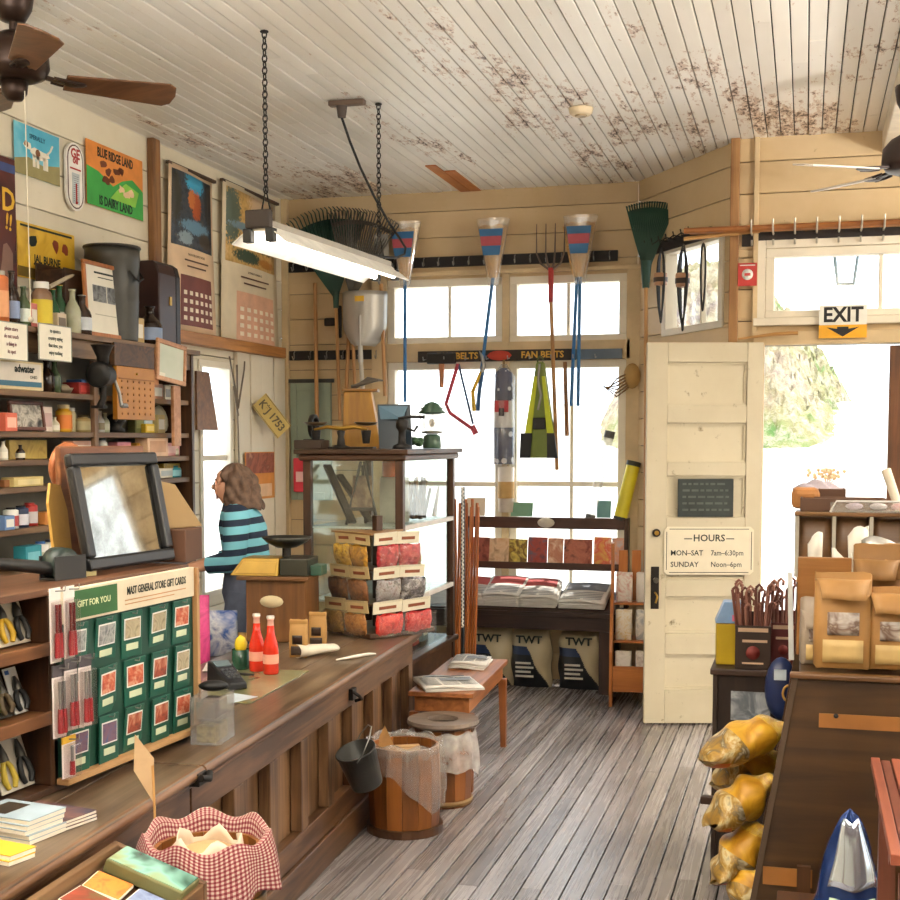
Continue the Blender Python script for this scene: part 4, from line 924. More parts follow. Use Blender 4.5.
toolcard(-.27, RS[0], .13, .15, 'black handled pliers card on the upper rack shelf, further toward the near end', mat('cfc6b0'), [BLACK, mat('2a2a2a')])
toolcard(-.12, .021, .14, .17, 'pliers card with blue top on the bottom rack shelf', mat('c9c2b2'), [mat('b8a030'), BLACK])
toolcard(-.28, .021, .13, .17, 'dark pliers card on the bottom rack shelf, nearer the near end', mat('c2bcae'), [BLACK])
for i, (x, m, lab, hm) in enumerate(((-.10, WHITEB, 'white tool card with black snips on the middle rack shelf', BLACK), (-.165, mat('3a3428'), 'dark narrow tool card on the middle rack shelf', mat('5a4a30')), (-.23, mat('6aa02a'), 'lime green tool card on the middle rack shelf', mat('9ac83a')))):
    toolcard(x, RS[1], .055, .13, lab, m, [hm], 1)
# ---- things standing on the rack
RT0 = CTOP+RH+.002
def rt(px, py): return P(px, py, z=RT0)
# mirror
BL, BR = rt(84, 576), rt(169, 563); u = (BR-BL); w = u.length; u.normalize(); nn = V((u.y, -u.x, 0))
TLz = P(62, 458, x=BL.x-.07); h = (TLz.z-RT0)*1.02
MM = frame(BL+u*(w/2)-nn*.035+V((0, 0, h/2+.006)), u, V((0, 0, 1))-nn*.2-u*.04)
t = thing('framed_mirror', 'dark grey framed mirror leaning on top of the counter rack', 'mirror', M=MM)
CHAR = mat('17181b', .35, 0, .25, 6)
fw = .04
for bb in ((-w/2, w/2, h/2-fw, h/2), (-w/2, w/2, -h/2, -h/2+fw), (-w/2, -w/2+fw, -h/2+fw, h/2-fw), (w/2-fw, w/2, -h/2+fw, h/2-fw)):
    mb = MB(CHAR); mb.box(*bb, 0, .03); mb.build('frame_rail', t, bevel=.008)
def mirror_mat():
    t = NT('old_mirror_glass'); n1 = t.noise(t.coords(), 9, 5, .65)
    return t.done(t.bsdf(t.ramp(n1.outputs['Fac'], [(.3, '6a675f'), (.6, '98968f')]), .04, 1.0))
mb = MB(mirror_mat()); mb.box(-w/2+fw, w/2-fw, -h/2+fw, h/2-fw, .006, .012); mb.build('glass', t)
mb = MB(DKW); mb.box(-w/2+.01, w/2-.01, -h/2+.01, h/2-.01, -.008, -.001); mb.build('backing', t)
a, b = P(60, 452, x=BL.x-.16), P(144, 452, x=BL.x-.16)
bz = P(100, 446, x=BL.x-.16).z
mb = MB(wood('a0663a', '6c3e20', 1, 4)); mb.box(-.02, .0, a.y, b.y, RT0, bz); o = mb.build('wooden_board', bevel=.005); o.location = (BL.x-.16, 0, 0); tag(o, 'reddish brown board standing behind the mirror', 'board')
q = P(66, 468, x=BL.x-.22); r = 23*q.y/1300*1.08
t = thing('round_clock', 'round copper rimmed clock half hidden behind the mirror', 'clock', M=frame(q, (.18, 1, 0), VL))
mb = MB(mat('a8643c', .35, .3)); mb.tube([(r*math.cos(a), r*math.sin(a), .01) for a in [2*PI*i/36 for i in range(36)]], .014, 8, True); mb.build('rim', t)
mb = MB(mat('d9c9ae', .5)); mb.lathe([(0, 0), (r, 0), (r, .006), (0, .006)], 32); mb.build('dial', t)
mb = MB(INK)
for i in range(12): a = PI/6*i; mb.bar((r*.78*math.cos(a), r*.78*math.sin(a), .007), (r*.9*math.cos(a), r*.9*math.sin(a), .007), .006, .002)
mb.build('hour_marks', t)
for a_, l_ in ((2.2, .5), (.6, .72)): mb = MB(INK); mb.bar((0, 0, .01), (r*l_*math.cos(a_), r*l_*math.sin(a_), .01), .007, .003); mb.build('hand', t)
# carton behind the mirror: dark box and open flap
q = rt(178, 562); q2 = V((q.x-.05, q.y+.045, RT0))
t = thing('cardboard_box', 'open brown cardboard box behind the mirror with raised flap', 'box', q2, .1)
CARD = mat('9c7f54', .7, var=.15, scale=3); CARDD = mat('5a3a26', .7)
mb = MB(CARDD); mb.box(-.08, .08, -.07, .09, 0, .11); mb.build('carton', t, bevel=.003)
mb = MB(CARD); mb.hexa([(-.08, -.07, .111), (.0, -.07, .111), (.075, .11, .111), (.06, .12, .111), (-.1, -.09, .27), (-.02, -.09, .28), (.02, .0, .26), (-.01, .02, .26)]); mb.build('open_flap', t, bevel=.003)
q = rt(70, 586); mb = MB(mat('b98e3e', .7)); mb.prism([(-.1, 0), (.07, .0), (.07, .19), (.03, .27), (-.06, .28), (-.1, .22)], 0, .008); o = mb.build('yellow_card_sheet'); o.matrix_world = frame(V((BL.x-.12, q.y+.34, RT0)), (-.25, 1, 0), (-.1, 0, 1)); tag(o, 'mustard card sheet leaning between the clock and the mirror', 'sheet')
# tape gun
q = rt(34, 582)
t = thing('tape_dispenser', 'black hand held tape dispenser lying on the rack top', 'tape dispenser', q, 1.3)
mb = MB(BLACK); mb.tube([(-.17, 0, .07), (-.1, 0, .06), (0, 0, .045), (.08, 0, .03)], [.014, .018, .02, .02], 10); mb.build('handle', t)
mb = MB(mat('22302c', .35)); mb.tf(tr(.1, 0, .045) @ rotm('X', PI/2)); mb.lathe([(.02, -.028), (.048, -.028), (.05, 0), (.048, .028), (.02, .028)], 20); mb.build('tape_roll', t)
mb = MB(mat('2a2a2a', .4)); mb.box(.05, .17, -.034, -.03, .0, .07); mb.box(.05, .17, .03, .034, .0, .07); mb.box(.05, .16, -.03, .03, .0, .006); mb.build('side_cheeks', t)
mb = MB(mat('1f5a4a')); mb.cyl((-.18, 0, .071), (-.165, 0, .069), .016, n=10); mb.build('end_cap', t)
q = rt(72, 576); mb = MB(mat('a89a6a')); mb.box(-.06, .06, -.04, .04, 0, .014); mb.use(art(['6a6a40', 'c8bc8a', '8a8a5a'], 20, 2)); mb.box(-.055, .055, -.036, .036, .014, .015); o = mb.build('card_deck', bevel=.002); o.location = q; o.rotation_euler = (0, 0, 1.1); tag(o, 'small flat packet of cards on the rack top before the mirror', 'card packet')
# ---- booklets, near counter
def stack(name, px, py, w, d, n, th, lab, cat, cols, rz=0, grp=None, z=CTOP):
    q = P(px, py, z=z)
    for i in range(n):
        t = thing(name, lab % ['bottom', 'second', 'third', 'fourth', 'fifth', 'sixth'][i] if '%s' in lab else lab, cat, (q.x+rnd.uniform(-.004, .004), q.y+rnd.uniform(-.004, .004), z+.0015+i*(th+.0005)), rz+rnd.uniform(-.03, .03), grp)
        mb = MB(PAPER); mb.box(-w/2, w/2, -d/2, d/2, 0, th*.8); mb.build('pages', t)
        mb = MB(cols[i % len(cols)]); mb.box(-w/2-.001, w/2+.001, -d/2-.001, d/2+.001, th*.8+.0002, th); mb.build('cover', t)
    return t
top = stack('booklet', 18, 834, .13, .19, 5, .012, 'pale blue booklet, %s of the pile on the near counter', 'booklet', [mat('9fb0ba')], 1.4, 'booklets in the counter pile')
mb = MB(mat('3a2e22')); mb.box(-.045, .045, .0, .07, .0122, .0127); mb.build('cover_picture', top)
stack('booklet', 48, 822, .15, .2, 3, .008, 'dark flat picture booklet, %s of the pile behind the pale blue booklets', 'booklet', [art(['2a3448', '6a4a48', '8a6a58'], 9, 3)], 1.35, 'dark booklets on the near counter')
stack('notepad', 3, 858, .08, .12, 2, .012, 'yellow notepad, %s of two at the near counter edge', 'notepad', [YELLOW], 1.35, 'yellow notepads')
# ---- slanted seed case
a = V((P(104, 833, z=.72))); 
t = thing('seed_display_case', 'slanted wooden case of colourful seed packets in front of the counter', 'display case', cp((V((cp(0, 0, 0).x, 2.93, 0))-cp(0, 0, 0)).dot(cu_), -.022, 0), RZ-PI/2)
W0, Ln, z1, z2 = .25, .95, .725, .635
def sl(x): return z1+(z2-z1)*x/W0
for nm, y0, y1 in (('end_panel', -.022, 0), ('end_panel', -Ln, -Ln+.022)):
    mb = MB(OAKV); mb.hexa([(0, y0, 0), (W0, y0, 0), (W0, y1, 0), (0, y1, 0), (0, y0, z1), (W0, y0, z2), (W0, y1, z2), (0, y1, z1)]); mb.build(nm, t, bevel=.003)
mb = MB(OAK); mb.box(0, .022, -Ln+.023, -.023, 0, z1); mb.build('back_panel', t, bevel=.003)
mb = MB(OAK); mb.box(W0-.022, W0, -Ln+.023, -.023, 0, z2); mb.build('front_panel', t, bevel=.003)
mb = MB(DKW); mb.hexa([(.023, -Ln+.023, .3), (W0-.023, -Ln+.023, .3), (W0-.023, -.023, .3), (.023, -.023, .3), (.023, -Ln+.023, sl(.0)-.03), (W0-.023, -Ln+.023, sl(W0)-.03), (W0-.023, -.023, sl(W0)-.03), (.023, -.023, sl(0)-.03)]); mb.build('tray_floor', t)
SM = tr(*t.location) @ rotm('Z', RZ-PI/2)
ac = [['b04a2a', 'd88a3a', '8a3a2a'], ['4a5a8a', '8a98b8', '3a4468'], ['a8462e', '7a3a24', '4a6a3a'], ['c8b890', '98906a', 'dcd0a8'], ['5a6a3a', 'a8a068', '3a4a2a'], ['c85a3a', 'e0a050', 'f0d8a0'], ['7a4a3a', '4a3a34', '98705a'], ['9aa890', 'c8ccb0', '6a8070']]
nm_ = [['red and orange', 'blue grey', 'rust brown'], ['cream', 'olive', 'bright orange'], ['dark brown', 'sage green', 'rose red'], ['pale yellow', 'slate', 'leaf green'], ['amber', 'plum', 'straw']]
k = 0
for r in range(5):
    for c in range(2):
        x = .075+c*.104; y = -.20-r*.105
        g = thing('seed_packet', '%s seed packet lying in the slanted case' % nm_[r][c], 'seed packet', group='seed packets in the slanted case', M=SM @ tr(x, y, sl(x)-.026) @ rotm('Y', math.atan((z1-z2)/W0)) @ rotm('Z', rnd.uniform(-.08, .08)))
        mb = MB(PAPER); mb.box(-.048, .05, -.05, .05, .0, .01); mb.build('envelope', g, bevel=.003)
        mb = MB(art(ac[k % 8], 11, k)); mb.box(-.044, .048, -.048, .048, .0102, .011); mb.build('picture', g); k += 1
g = thing('picture_box', 'green flat picture box lying across the seed case end', 'box', M=SM @ tr(.125, -.085, sl(.125)-.022) @ rotm('Y', math.atan((z1-z2)/W0)))
mb = MB(mat('6a6840')); mb.box(-.098, .115, -.055, .055, 0, .035); mb.build('case', g, bevel=.004)
mb = MB(art(['18281f', '2f5a4a', '7ab0a0', '8a9a6a', '4a6048'], 5, 5, .25)); mb.box(-.093, .11, -.05, .05, .0351, .037); mb.build('picture', g)
# ---- gingham lined keg
def keg(name, lab, c, r, h, m, staves=18, hoops=(.12, .8), bulge=.06):
    t = thing(name, lab, 'barrel', c)
    mb = MB(m); pr = []
    for i in range(9): f = i/8; pr.append((r*(.94+bulge*math.sin(PI*f)), h*f))
    for k in range(staves):
        a0, a1 = 2*PI*k/staves+.006, 2*PI*(k+1)/staves-.006
        vs_ = []; 
        for rr, z in pr: vs_ += [(rr*math.cos(a0), rr*math.sin(a0), z), (rr*math.cos(a1), rr*math.sin(a1), z), ((rr-.012)*math.cos(a1), (rr-.012)*math.sin(a1), z), ((rr-.012)*math.cos(a0), (rr-.012)*math.sin(a0), z)]
        fs = [(0, 1, 2, 3), (32, 35, 34, 33)]
        for i in range(8):
            for e in range(4): fs.append((i*4+e, i*4+(e+1) % 4, i*4+4+(e+1) % 4, i*4+4+e))
        mb.add(vs_, fs)
    mb.build('stave_planks', t)
    mb = MB(DKW); mb.lathe([(0, .02), (r*.92, .02), (r*.92, .035), (0, .035)], 24); mb.build('bottom', t)
    for f in hoops:
        rr = r*(.945+bulge*math.sin(PI*f))+.002; mb = MB(mat('8a6a3c', .5)); mb.lathe([(rr, h*f-.011), (rr+.004, h*f-.011), (rr+.004, h*f+.011), (rr, h*f+.011)], 28); mb.build('hoop', t)
    return t
KEGW = wood('b5793a', '7c4a1e', 2, 3, .45, None, 'keg_wood', .4)
q = P(207, 832, z=.70)
kg = keg('lined_keg', 'tall wooden keg lined with red gingham cloth beside the counter', (q.x, q.y, 0), .155, .66, KEGW)
GR, GM, GW = mat('6e1c26', .8, var=.06), mat('9a5a5c', .8, var=.06), mat('c4b3a2', .8, var=.05)
def gingham(t, R, ztop, drop):
    nu, nv = 176, 58
    pr = [(R*.80, ztop-.16), (R*.9, ztop-.06), (R*.98, ztop+.005), (R*1.06, ztop+.012), (R*1.13, ztop-.02), (R*1.17, ztop-.06), (R*1.2, ztop-drop)]
    def fn(u, v):
        f = v*(len(pr)-1); i = min(int(f), len(pr)-2); f -= i; r = pr[i][0]*(1-f)+pr[i+1][0]*f; z = pr[i][1]*(1-f)+pr[i+1][1]*f
        a = 2*PI*u; k = max(0, v-.4)
        r *= 1+.05*k*2*math.sin(a*9+1)+.03*math.sin(a*5)*v
        z += -.05*k*(math.sin(a*1.0+2.4)+.5*math.sin(a*5))+.012*math.sin(a*7)*(1-abs(v-.5)*2)
        return V((r*math.cos(a), r*math.sin(a), z))
    mb = MB()
    for m in (GW, GM, GR): mb.use(m)
    vs_ = [fn(i/nu, j/nv) for j in range(nv+1) for i in range(nu)]
    for sidx, sel in ((0, 0), (1, 1), (2, 2)):
        mb.m = sidx; fs = []
        for j in range(nv):
            for i in range(nu):
                p = (i % 2)+(j % 2)
                if p == sel: fs.append((j*nu+i, j*nu+(i+1) % nu, (j+1)*nu+(i+1) % nu, (j+1)*nu+i))
        if sidx == 0: b0 = len(mb.v); mb.add(vs_, fs, True)
        else:
            for f in fs: mb.f.append([b0+i for i in f]); mb.mi.append(sidx); mb.sm.append(True)
    return mb.build('gingham_cloth', t, solid=.002)
gingham(kg, .16, .69, .11)
g = thing('paper_bag', 'crumpled pale paper bag inside the gingham keg', 'bag', (q.x, q.y, .62)); mb = MB(mat('d8c8b0', .7)); mb.sheet(lambda u, v: V((.11*(1-.2*v)*math.cos(2*PI*u)*(1+.1*math.sin(9*u*2*PI)), .11*(1-.3*v)*math.sin(2*PI*u), -.09+.15*v+.02*math.sin(u*31))), 24, 6, True, True); mb.build('sack', g, solid=.003); mb = MB(mat('c09a6a')); mb.ball((0, 0, .0), (.1, .1, .05), 12, 6); mb.build('filling', g)
# small paper flag on a stick
q = P(146, 800, z=CTOP); q = cp((q-cp(0, 0)).dot(cu_), .01)
t = thing('paper_flag', 'small tan paper price flag on a stick at the counter edge', 'price flag', (q.x+.035, q.y, .50), .6)
mb = MB(PINE); mb.cyl((0, 0, 0), (-.01, 0, .36), .004, n=6); mb.build('stick', t)
mb = MB(mat('c8a880', .8)); mb.prism([(0, 0), (.0, .13), (-.05, .2), (-.055, .1)], -.001, .001); o = mb.build('paper', t); o.matrix_parent_inverse = Matrix(); o.location = (-.006, 0, .25); o.rotation_euler = (PI/2, 0, 0)
# ---- far kegs
SMOOTHW = wood('a8662c', '6a3c16', 2, 2.5, .4, None, 'barrel_wood', .35)
def film(t, r, z0, z1, seed, m=FILM, out=1.12, drop=.2, top=.03):
    R_ = random.Random(seed); ph = [R_.uniform(0, 6) for _ in range(4)]
    def fn(u, v):
        a = 2*PI*u
        if v < .35: f = v/.35; r_ = r*(.86+.16*f); z = z0-.1*(1-f)+top*f
        else: f = (v-.35)/.65; r_ = r*(1.02+(out-1)*math.sin(f*PI*.6)); z = z0+top-(top+drop*(1+.55*math.sin(a+ph[0])+.2*math.sin(3*a+ph[1])))*f
        r_ *= 1+.03*math.sin(a*11+ph[2])*min(1, v*2)+.018*math.sin(a*23+ph[3])*v
        return V((r_*math.cos(a), r_*math.sin(a), z+.008*math.sin(a*9+ph[1])))
    mb = MB(m); mb.sheet(fn, 72, 16, True, True); return mb.build('bag_liner', t)
q = P(405, 829, z=0)
bA = keg('small_barrel', 'open wooden barrel with clear bag liner and a paper scrap inside', (q.x, q.y, 0.001), .165, .39, SMOOTHW, 14, (.06,), .05)
film(bA, .165, .39, .2, 3, FILM, 1.1, .17)
mb = MB(DKW); mb.lathe([(.162, .0), (.172, .0), (.172, .035), (.162, .035)], 28, smooth=False); mb.build('foot_ring', bA)
t = thing('paper_scrap', 'folded brown paper piece standing in the open barrel', 'paper', (q.x-.06, q.y-.02, .28), .5)
mb = MB(mat('b98a54', .8)); mb.hexa([(-.06, -.01, 0), (.06, -.01, 0), (.06, 0, 0), (-.06, 0, 0), (-.055, -.02, .15), (-.03, -.02, .2), (-.03, -.016, .2), (-.055, -.016, .15)]); mb.build('left_fold' if False else 'fold', t); mb = MB(mat('c8a070', .8)); mb.box(-.02, .14, .02, .06, 0, .09); mb.build('flap', t)
q = P(443, 802, z=0)
bB = keg('small_barrel', 'wooden barrel under a lid with a round hole, wrapped in white film', (q.x, q.y, .001), .145, .37, SMOOTHW, 14, (.06,), .05)
film(bB, .15, .37, .1, 8, MILKY, 1.15, .15, .0)
mb = MB(wood('8d7c6c', '5e5046', 0, 3)); mb.lathe([(.075, .385), (.17, .385), (.175, .395), (.17, .41), (.075, .41), (.075, .385)], 32, smooth=False); mb.build('lid', bB)
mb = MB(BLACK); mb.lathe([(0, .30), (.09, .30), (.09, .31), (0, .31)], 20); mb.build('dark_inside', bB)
# scoop pail hooked on the counter
q = P(362, 762, z=.42)
t = thing('metal_pail', 'small dark metal pail hanging tilted on the counter front', 'pail', M=tr(q.x+.01, q.y+.04, .315) @ Matrix.Scale(.86, 4) @ rotm('Z', .3) @ rotm('Y', -.3) @ rotm('X', .25))
mb = MB(mat('4a4b48', .35, .6)); mb.lathe([(0, 0), (.075, 0), (.078, .01), (.098, .19), (.101, .19), (.101, .198), (.094, .198), (.072, .015), (0, .012)], 26); mb.build('shell', t)
mb = MB(STEEL); mb.tube([(0, -.1, .18), (.04, -.11, .22), (.09, -.07, .27), (.11, 0, .29), (.09, .07, .27), (.04, .11, .22), (0, .1, .18)], .0035, 6); mb.build('bail_handle', t)
# ---- small table with newspapers
TW = wood('b2703c', '7a441f', 1, 4, .4)
t = thing('side_table', 'low brown wooden table holding newspapers beside the barrels', 'table', (-1.755, 6.66, 0), .055)
mb = MB(TW); mb.box(-.165, .165, -.52, .52, .475, .5); mb.build('top', t, bevel=.004)
mb = MB(TW); mb.box(-.14, .14, -.49, .49, .395, .474); mb.build('apron', t, bevel=.003)
for sx in (-1, 1):
    for sy in (-1, 1): mb = MB(wood('9a5a2c', '64351a', 2, 4, .4)); mb.hexa([(sx*.145-.015, sy*.49-.015, 0), (sx*.145+.015, sy*.49-.015, 0), (sx*.145+.015, sy*.49+.015, 0), (sx*.145-.015, sy*.49+.015, 0), (sx*.14-.022, sy*.485-.022, .394), (sx*.14+.022, sy*.485-.022, .394), (sx*.14+.022, sy*.485+.022, .394), (sx*.14-.022, sy*.485+.022, .394)]); mb.build('leg', t)
NEWS = mat('dcd8d0', .8, var=.05)
def newspaper(loc, rz, w, d, n, lab, grp, head=None, th=.006):
    for i in range(n):
        t = thing('newspaper', lab % ordn[n-1-i] if '%s' in lab else lab, 'newspaper', (loc[0]+rnd.uniform(-.006, .006), loc[1]+rnd.uniform(-.006, .006), loc[2]+.001+i*(th+.0006)), rz+rnd.uniform(-.04, .04), grp)
        cv = .006 if i == n-1 else 0
        mb = MB(NEWS); mb.sheet(lambda u, v: V(((u-.5)*w, (v-.5)*d, th/2+cv*(math.sin(u*PI*1.5)))), 6, 4); mb.build('pages', t, solid=th*.9)
        if i == n-1:
            mb = MB(mat('55565a', .8)); z = th+.0062; mb.box(-w*.36, w*.36, d*.33, d*.39, z-.001, z)
            for r in range(7):
                for c in range(3): mb.box(-w*.45+c*w*.31, -w*.45+c*w*.31+w*.27, d*(.22-.09*r), d*(.225-.09*r)+.004, z-.001, z)
            mb.use(mat('8a8c90')); mb.box(-w*.12, w*.42, d*.0, d*.2, z, z+.0004); mb.build('print_lines', t)
newspaper((-1.735, 6.33, .5), .5, .30, .33, 3, 'newspaper on the low table, %s from the top of the pile', 'newspapers on the low table', 'MOUNTAIN NEWS')
q = P(470, 660, z=.53)
for i in range(3): newspaper((q.x, q.y, .5+i*.012), .1, .2, .28, 1, ['white catalogue at the bottom of the low table pile', 'white catalogue in the middle of the low table pile', 'white catalogue with blue print, top of the low table pile'][i], 'catalogues on the low table', 'GUIDE', .011)
# ================================================================ THINGS ON THE COUNTER
RZc = RZ
# acrylic box of cards
q = P(213, 740, z=CTOP+.002)
t = thing('acrylic_box', 'clear acrylic box holding dark cards beside the gift card board', 'box', q, RZ+.05)
w, d, h = .075, .05, .155
for nm, bb in (('front_wall', (-w, w, -d, -d+.003, 0, h)), ('rear_wall', (-w, w, d-.003, d, 0, h)), ('end_wall', (-w, -w+.003, -d+.0031, d-.0031, 0, h)), ('end_wall', (w-.003, w, -d+.0031, d-.0031, 0, h)), ('bottom', (-w+.0031, w-.0031, -d+.0031, d-.0031, 0, .003)), ('middle_shelf', (-w+.0031, w-.0031, -d+.0031, d-.0031, h*.5, h*.5+.003))):
    mb = MB(CLEAR); mb.box(*bb); mb.build(nm, t)
for k, (m, z, lab) in enumerate(((art(['6a6048', 'a89868', '3a3424'], 20, 3), .004, 'gold patterned card stack in the lower half of the acrylic box'), (mat('4a4038'), .082, 'dark brown cards in the upper half of the acrylic box'))):
    g = thing('card_pack', lab, 'cards', q+V((0, 0, z)), RZ+.05); mb = MB(m); mb.box(-.06, .06, -.03, .035, 0, .055); mb.build('cards_block' if False else 'card_block', g, bevel=.002)
q = P(224, 693, z=CTOP+.16); g = thing('black_pouch', 'small black pouch lying on the acrylic box', 'pouch', V((P(213, 740, z=CTOP).x-.01, P(213, 740, z=CTOP).y+.03, CTOP+.158)), .4)
mb = MB(BLACK); mb.ball((0, 0, .018), (.05, .03, .018), 12, 8); mb.build('body', g)
# desk pad, papers, terminal
q = P(268, 686, z=CTOP); t = thing('counter_mat', 'thin green grey glass mat on the counter under the bottles', 'mat', q+V((-.06, .0, .001)), RZ)
mb = MB(mat('8a8a66', .15, var=.2, scale=4)); mb.box(-.36, .34, -.12, .24, 0, .004); mb.build('sheet', t, bevel=.001)
for i, (px, py, w, h, rz, lab) in enumerate(((222, 668, .2, .15, .3, 'white sheet lying behind the card terminal'), (232, 700, .12, .16, 1.2, 'blue white slip lying in front of the card terminal'))):
    q = P(px, py, z=CTOP); mb = MB(mat(['e4e2da', 'c8d4de'][i], .7)); mb.box(-w/2, w/2, -h/2, h/2, 0, .0012); o = mb.build('paper_sheet'); o.location = q+V((0, 0, .0055)); o.rotation_euler = (0, 0, RZ+rz); tag(o, lab, 'paper')
q = P(226, 688, z=CTOP); e_ = P(252, 700, z=CTOP)-P(204, 676, z=CTOP); TDR = math.atan2(e_.y, e_.x)
t = thing('card_terminal', 'black card payment terminal with tilted key pad on the counter', 'card terminal', q+V((0, .02, .008)), TDR)
mb = MB(mat('1e1f24', .4)); mb.hexa([(-.12, -.05, 0), (.12, -.04, 0), (.12, .04, 0), (-.12, .05, 0), (-.12, -.048, .085), (.12, -.036, .03), (.12, .036, .03), (-.12, .048, .085)]); mb.build('body', t, bevel=.008)
mb = MB(mat('6a7a80', .2)); mb.hexa([(-.1, -.035, .081), (-.045, -.032, .0685), (-.045, .032, .0685), (-.1, .035, .081), (-.1, -.035, .084), (-.045, -.032, .0715), (-.045, .032, .0715), (-.1, .035, .084)]); mb.build('screen', t)
mb = MB(mat('55575c', .5))
for i in range(4):
    for j in range(3): x = -.02+i*.028; mb.box(x, x+.018, -.026+j*.019, -.013+j*.019, .085-.055*(x+.12)/.24-.002, .085-.055*(x+.12)/.24+.005)
mb.build('keys', t); mb = MB(BLACK); mb.tube([(-.12, 0, .03), (-.2, .02, .02), (-.22, .1, .006), (-.14, .16, .006)], .005, 7); mb.build('cable', t)
# red soda bottles
def soda(px, py, lab, rz=0):
    q = P(px, py, z=CTOP); t = thing('soda_bottle', lab, 'bottle', q+V((0, 0, .006)), rz, 'red soda bottles')
    k = 1.0
    rs = mat('d8321c', .1, var=.1)
    mb = MB(rs); mb.lathe([(0, 0), (.03, 0), (.033, .006), (.033, .105), (.03, .125), (.017, .17), (.0145, .205), (0, .205)], 20); mb.build('body', t)
    mb = MB(mat('e8b0a0', .1)); mb.lathe([(.0147, .2051), (.0135, .228), (.0155, .229), (.0155, .235), (0, .235)], 16); mb.build('neck', t)
    mb = MB(mat('d8d2c8', .3, .4)); mb.lathe([(.017, .2352), (.016, .246), (0, .248)], 16); mb.build('crown_cap', t)
    mb = MB(mat('f0a890', .4)); mb.lathe([(.0335, .045), (.0335, .085)], 20); mb.build('paper_label', t)
soda(257, 672, 'red soda bottle nearer the green mug'); soda(271, 675, 'red soda bottle farther from the green mug')
q = P(241, 670, z=CTOP)
t = thing('green_mug', 'dark green mug beside the red soda bottles', 'mug', q+V((0, 0, .006)), 2.4)
mb = MB(mat('1f4a36', .2)); mb.lathe([(0, 0), (.034, 0), (.037, .006), (.039, .085), (.036, .086), (.033, .01), (0, .008)], 22); mb.build('body', t)
mb = MB(mat('1f4a36', .2)); mb.tube([(.037, 0, .07), (.06, 0, .066), (.064, 0, .04), (.055, 0, .022), (.036, 0, .018)], .006, 8); mb.build('handle', t)
mb = MB(mat('e8cc2a', .4)); mb.sheet(lambda u, v: V(((.026*math.sin(PI*v)**.7)*math.cos(2*PI*u), (.026*math.sin(PI*v)**.7)*math.sin(2*PI*u), .036*(1-math.cos(PI*v))-.0+(.006 if v > .95 else 0))), 14, 10, True, True); o = mb.build('lemon'); o.location = q+V((0, 0, .075)); tag(o, 'yellow lemon resting in the green mug', 'lemon')
# paper bag roll
q = P(316, 656, z=CTOP)
t = thing('paper_roll', 'crumpled white paper packet on the counter before the candy rack', 'packet', q+V((0, 0, .002)), .9)
mb = MB(mat('e2d8c6', .7)); mb.sheet(lambda u, v: V(((v-.5)*.2, (.042+.008*math.sin(v*9))*math.cos(2*PI*u), .03+.03*math.sin(2*PI*u)*(1-.5*v))), 18, 8, True, True); mb.build('wrapper', t, solid=.002)
q = P(336, 661, z=CTOP); mb = MB(mat('e6e0d4')); mb.tube([q+V((0, 0, .005)), q+V((.06, .06, .012)), q+V((.1, .16, .01)), q+V((.12, .2, .005))], [.004, .008, .008, .004], 8); o = mb.build('plastic_spoon'); tag(o, 'white plastic spoon on the counter beside the paper packet', 'spoon')
# small coffee bags
def tbag(name, lab, loc, rz, w, d, h, m, win=None, labm=None, grp=None, fold=True, lean=0):
    t = thing(name, lab, 'bag', loc, rz, grp)
    if lean: t.rotation_euler = (lean, 0, rz)
    mb = MB(m); n = 12
    def ring(z, k, kd, ox=0):
        return [(ox+k*w/2*math.copysign(abs(math.cos(a))**.5, math.cos(a)), kd*d/2*math.copysign(abs(math.sin(a))**.5, math.sin(a)), z+.004*math.sin(a*3+z*40)) for a in [2*PI*i/n for i in range(n)]]
    rs = [ring(0, .96, .92), ring(.02*h, 1, 1), ring(h*.35, 1.02, 1.06), ring(h*.66, 1.0, .95), ring(h*.82, .99, .5), ring(h*.9, 1.0, .16), ring(h*1.0, 1.0, .10)]
    vs_ = [p for r in rs for p in r]; fs = [(i*n+k, i*n+(k+1) % n, (i+1)*n+(k+1) % n, (i+1)*n+k) for i in range(len(rs)-1) for k in range(n)]
    mb.add(vs_, fs, True); mb.add(rs[0], [tuple(range(n))[::-1]]); mb.add(rs[-1], [tuple(range(n))]); mb.build('sack', t)
    if win: mb = MB(win); mb.sheet(lambda u, v: V(((u-.5)*w*.55, -d/2*(1.09-.1*abs(v-.4))-.003, h*(.36+.24*v))), 4, 4); mb.build('window', t, solid=.002)
    if labm: mb = MB(labm); mb.sheet(lambda u, v: V(((u-.5)*w*.7, -d/2*1.09-.004, h*(.07+.24*v))), 4, 3); mb.build('printed_label', t, solid=.001)
    if fold: mb = MB(m); mb.box(-w/2, w/2, -d*.16, -d*.06, h*.9, h*1.0); mb.build('rolled_top', t, bevel=.004)
    return t
KRAFT = mat('b58a4e', .65, var=.15, scale=6); COFFEE = mat('2a1a12', .3, var=.5, scale=40)
cr_ = RZ+PI/2-.5
q = P(299, 657, z=CTOP); tbag('coffee_bag', 'small brown coffee bag with round emblem, nearer the soda bottles', q+V((0, 0, .002)), .15, .085, .055, .17, KRAFT, COFFEE, mat('3a2a20'), None)
q = P(318, 648, z=CTOP); tbag('coffee_bag', 'small brown coffee bag with round emblem, against the candy rack', q+V((0, 0, .002)), .1, .085, .055, .17, KRAFT, COFFEE, mat('3a2a20'), None)
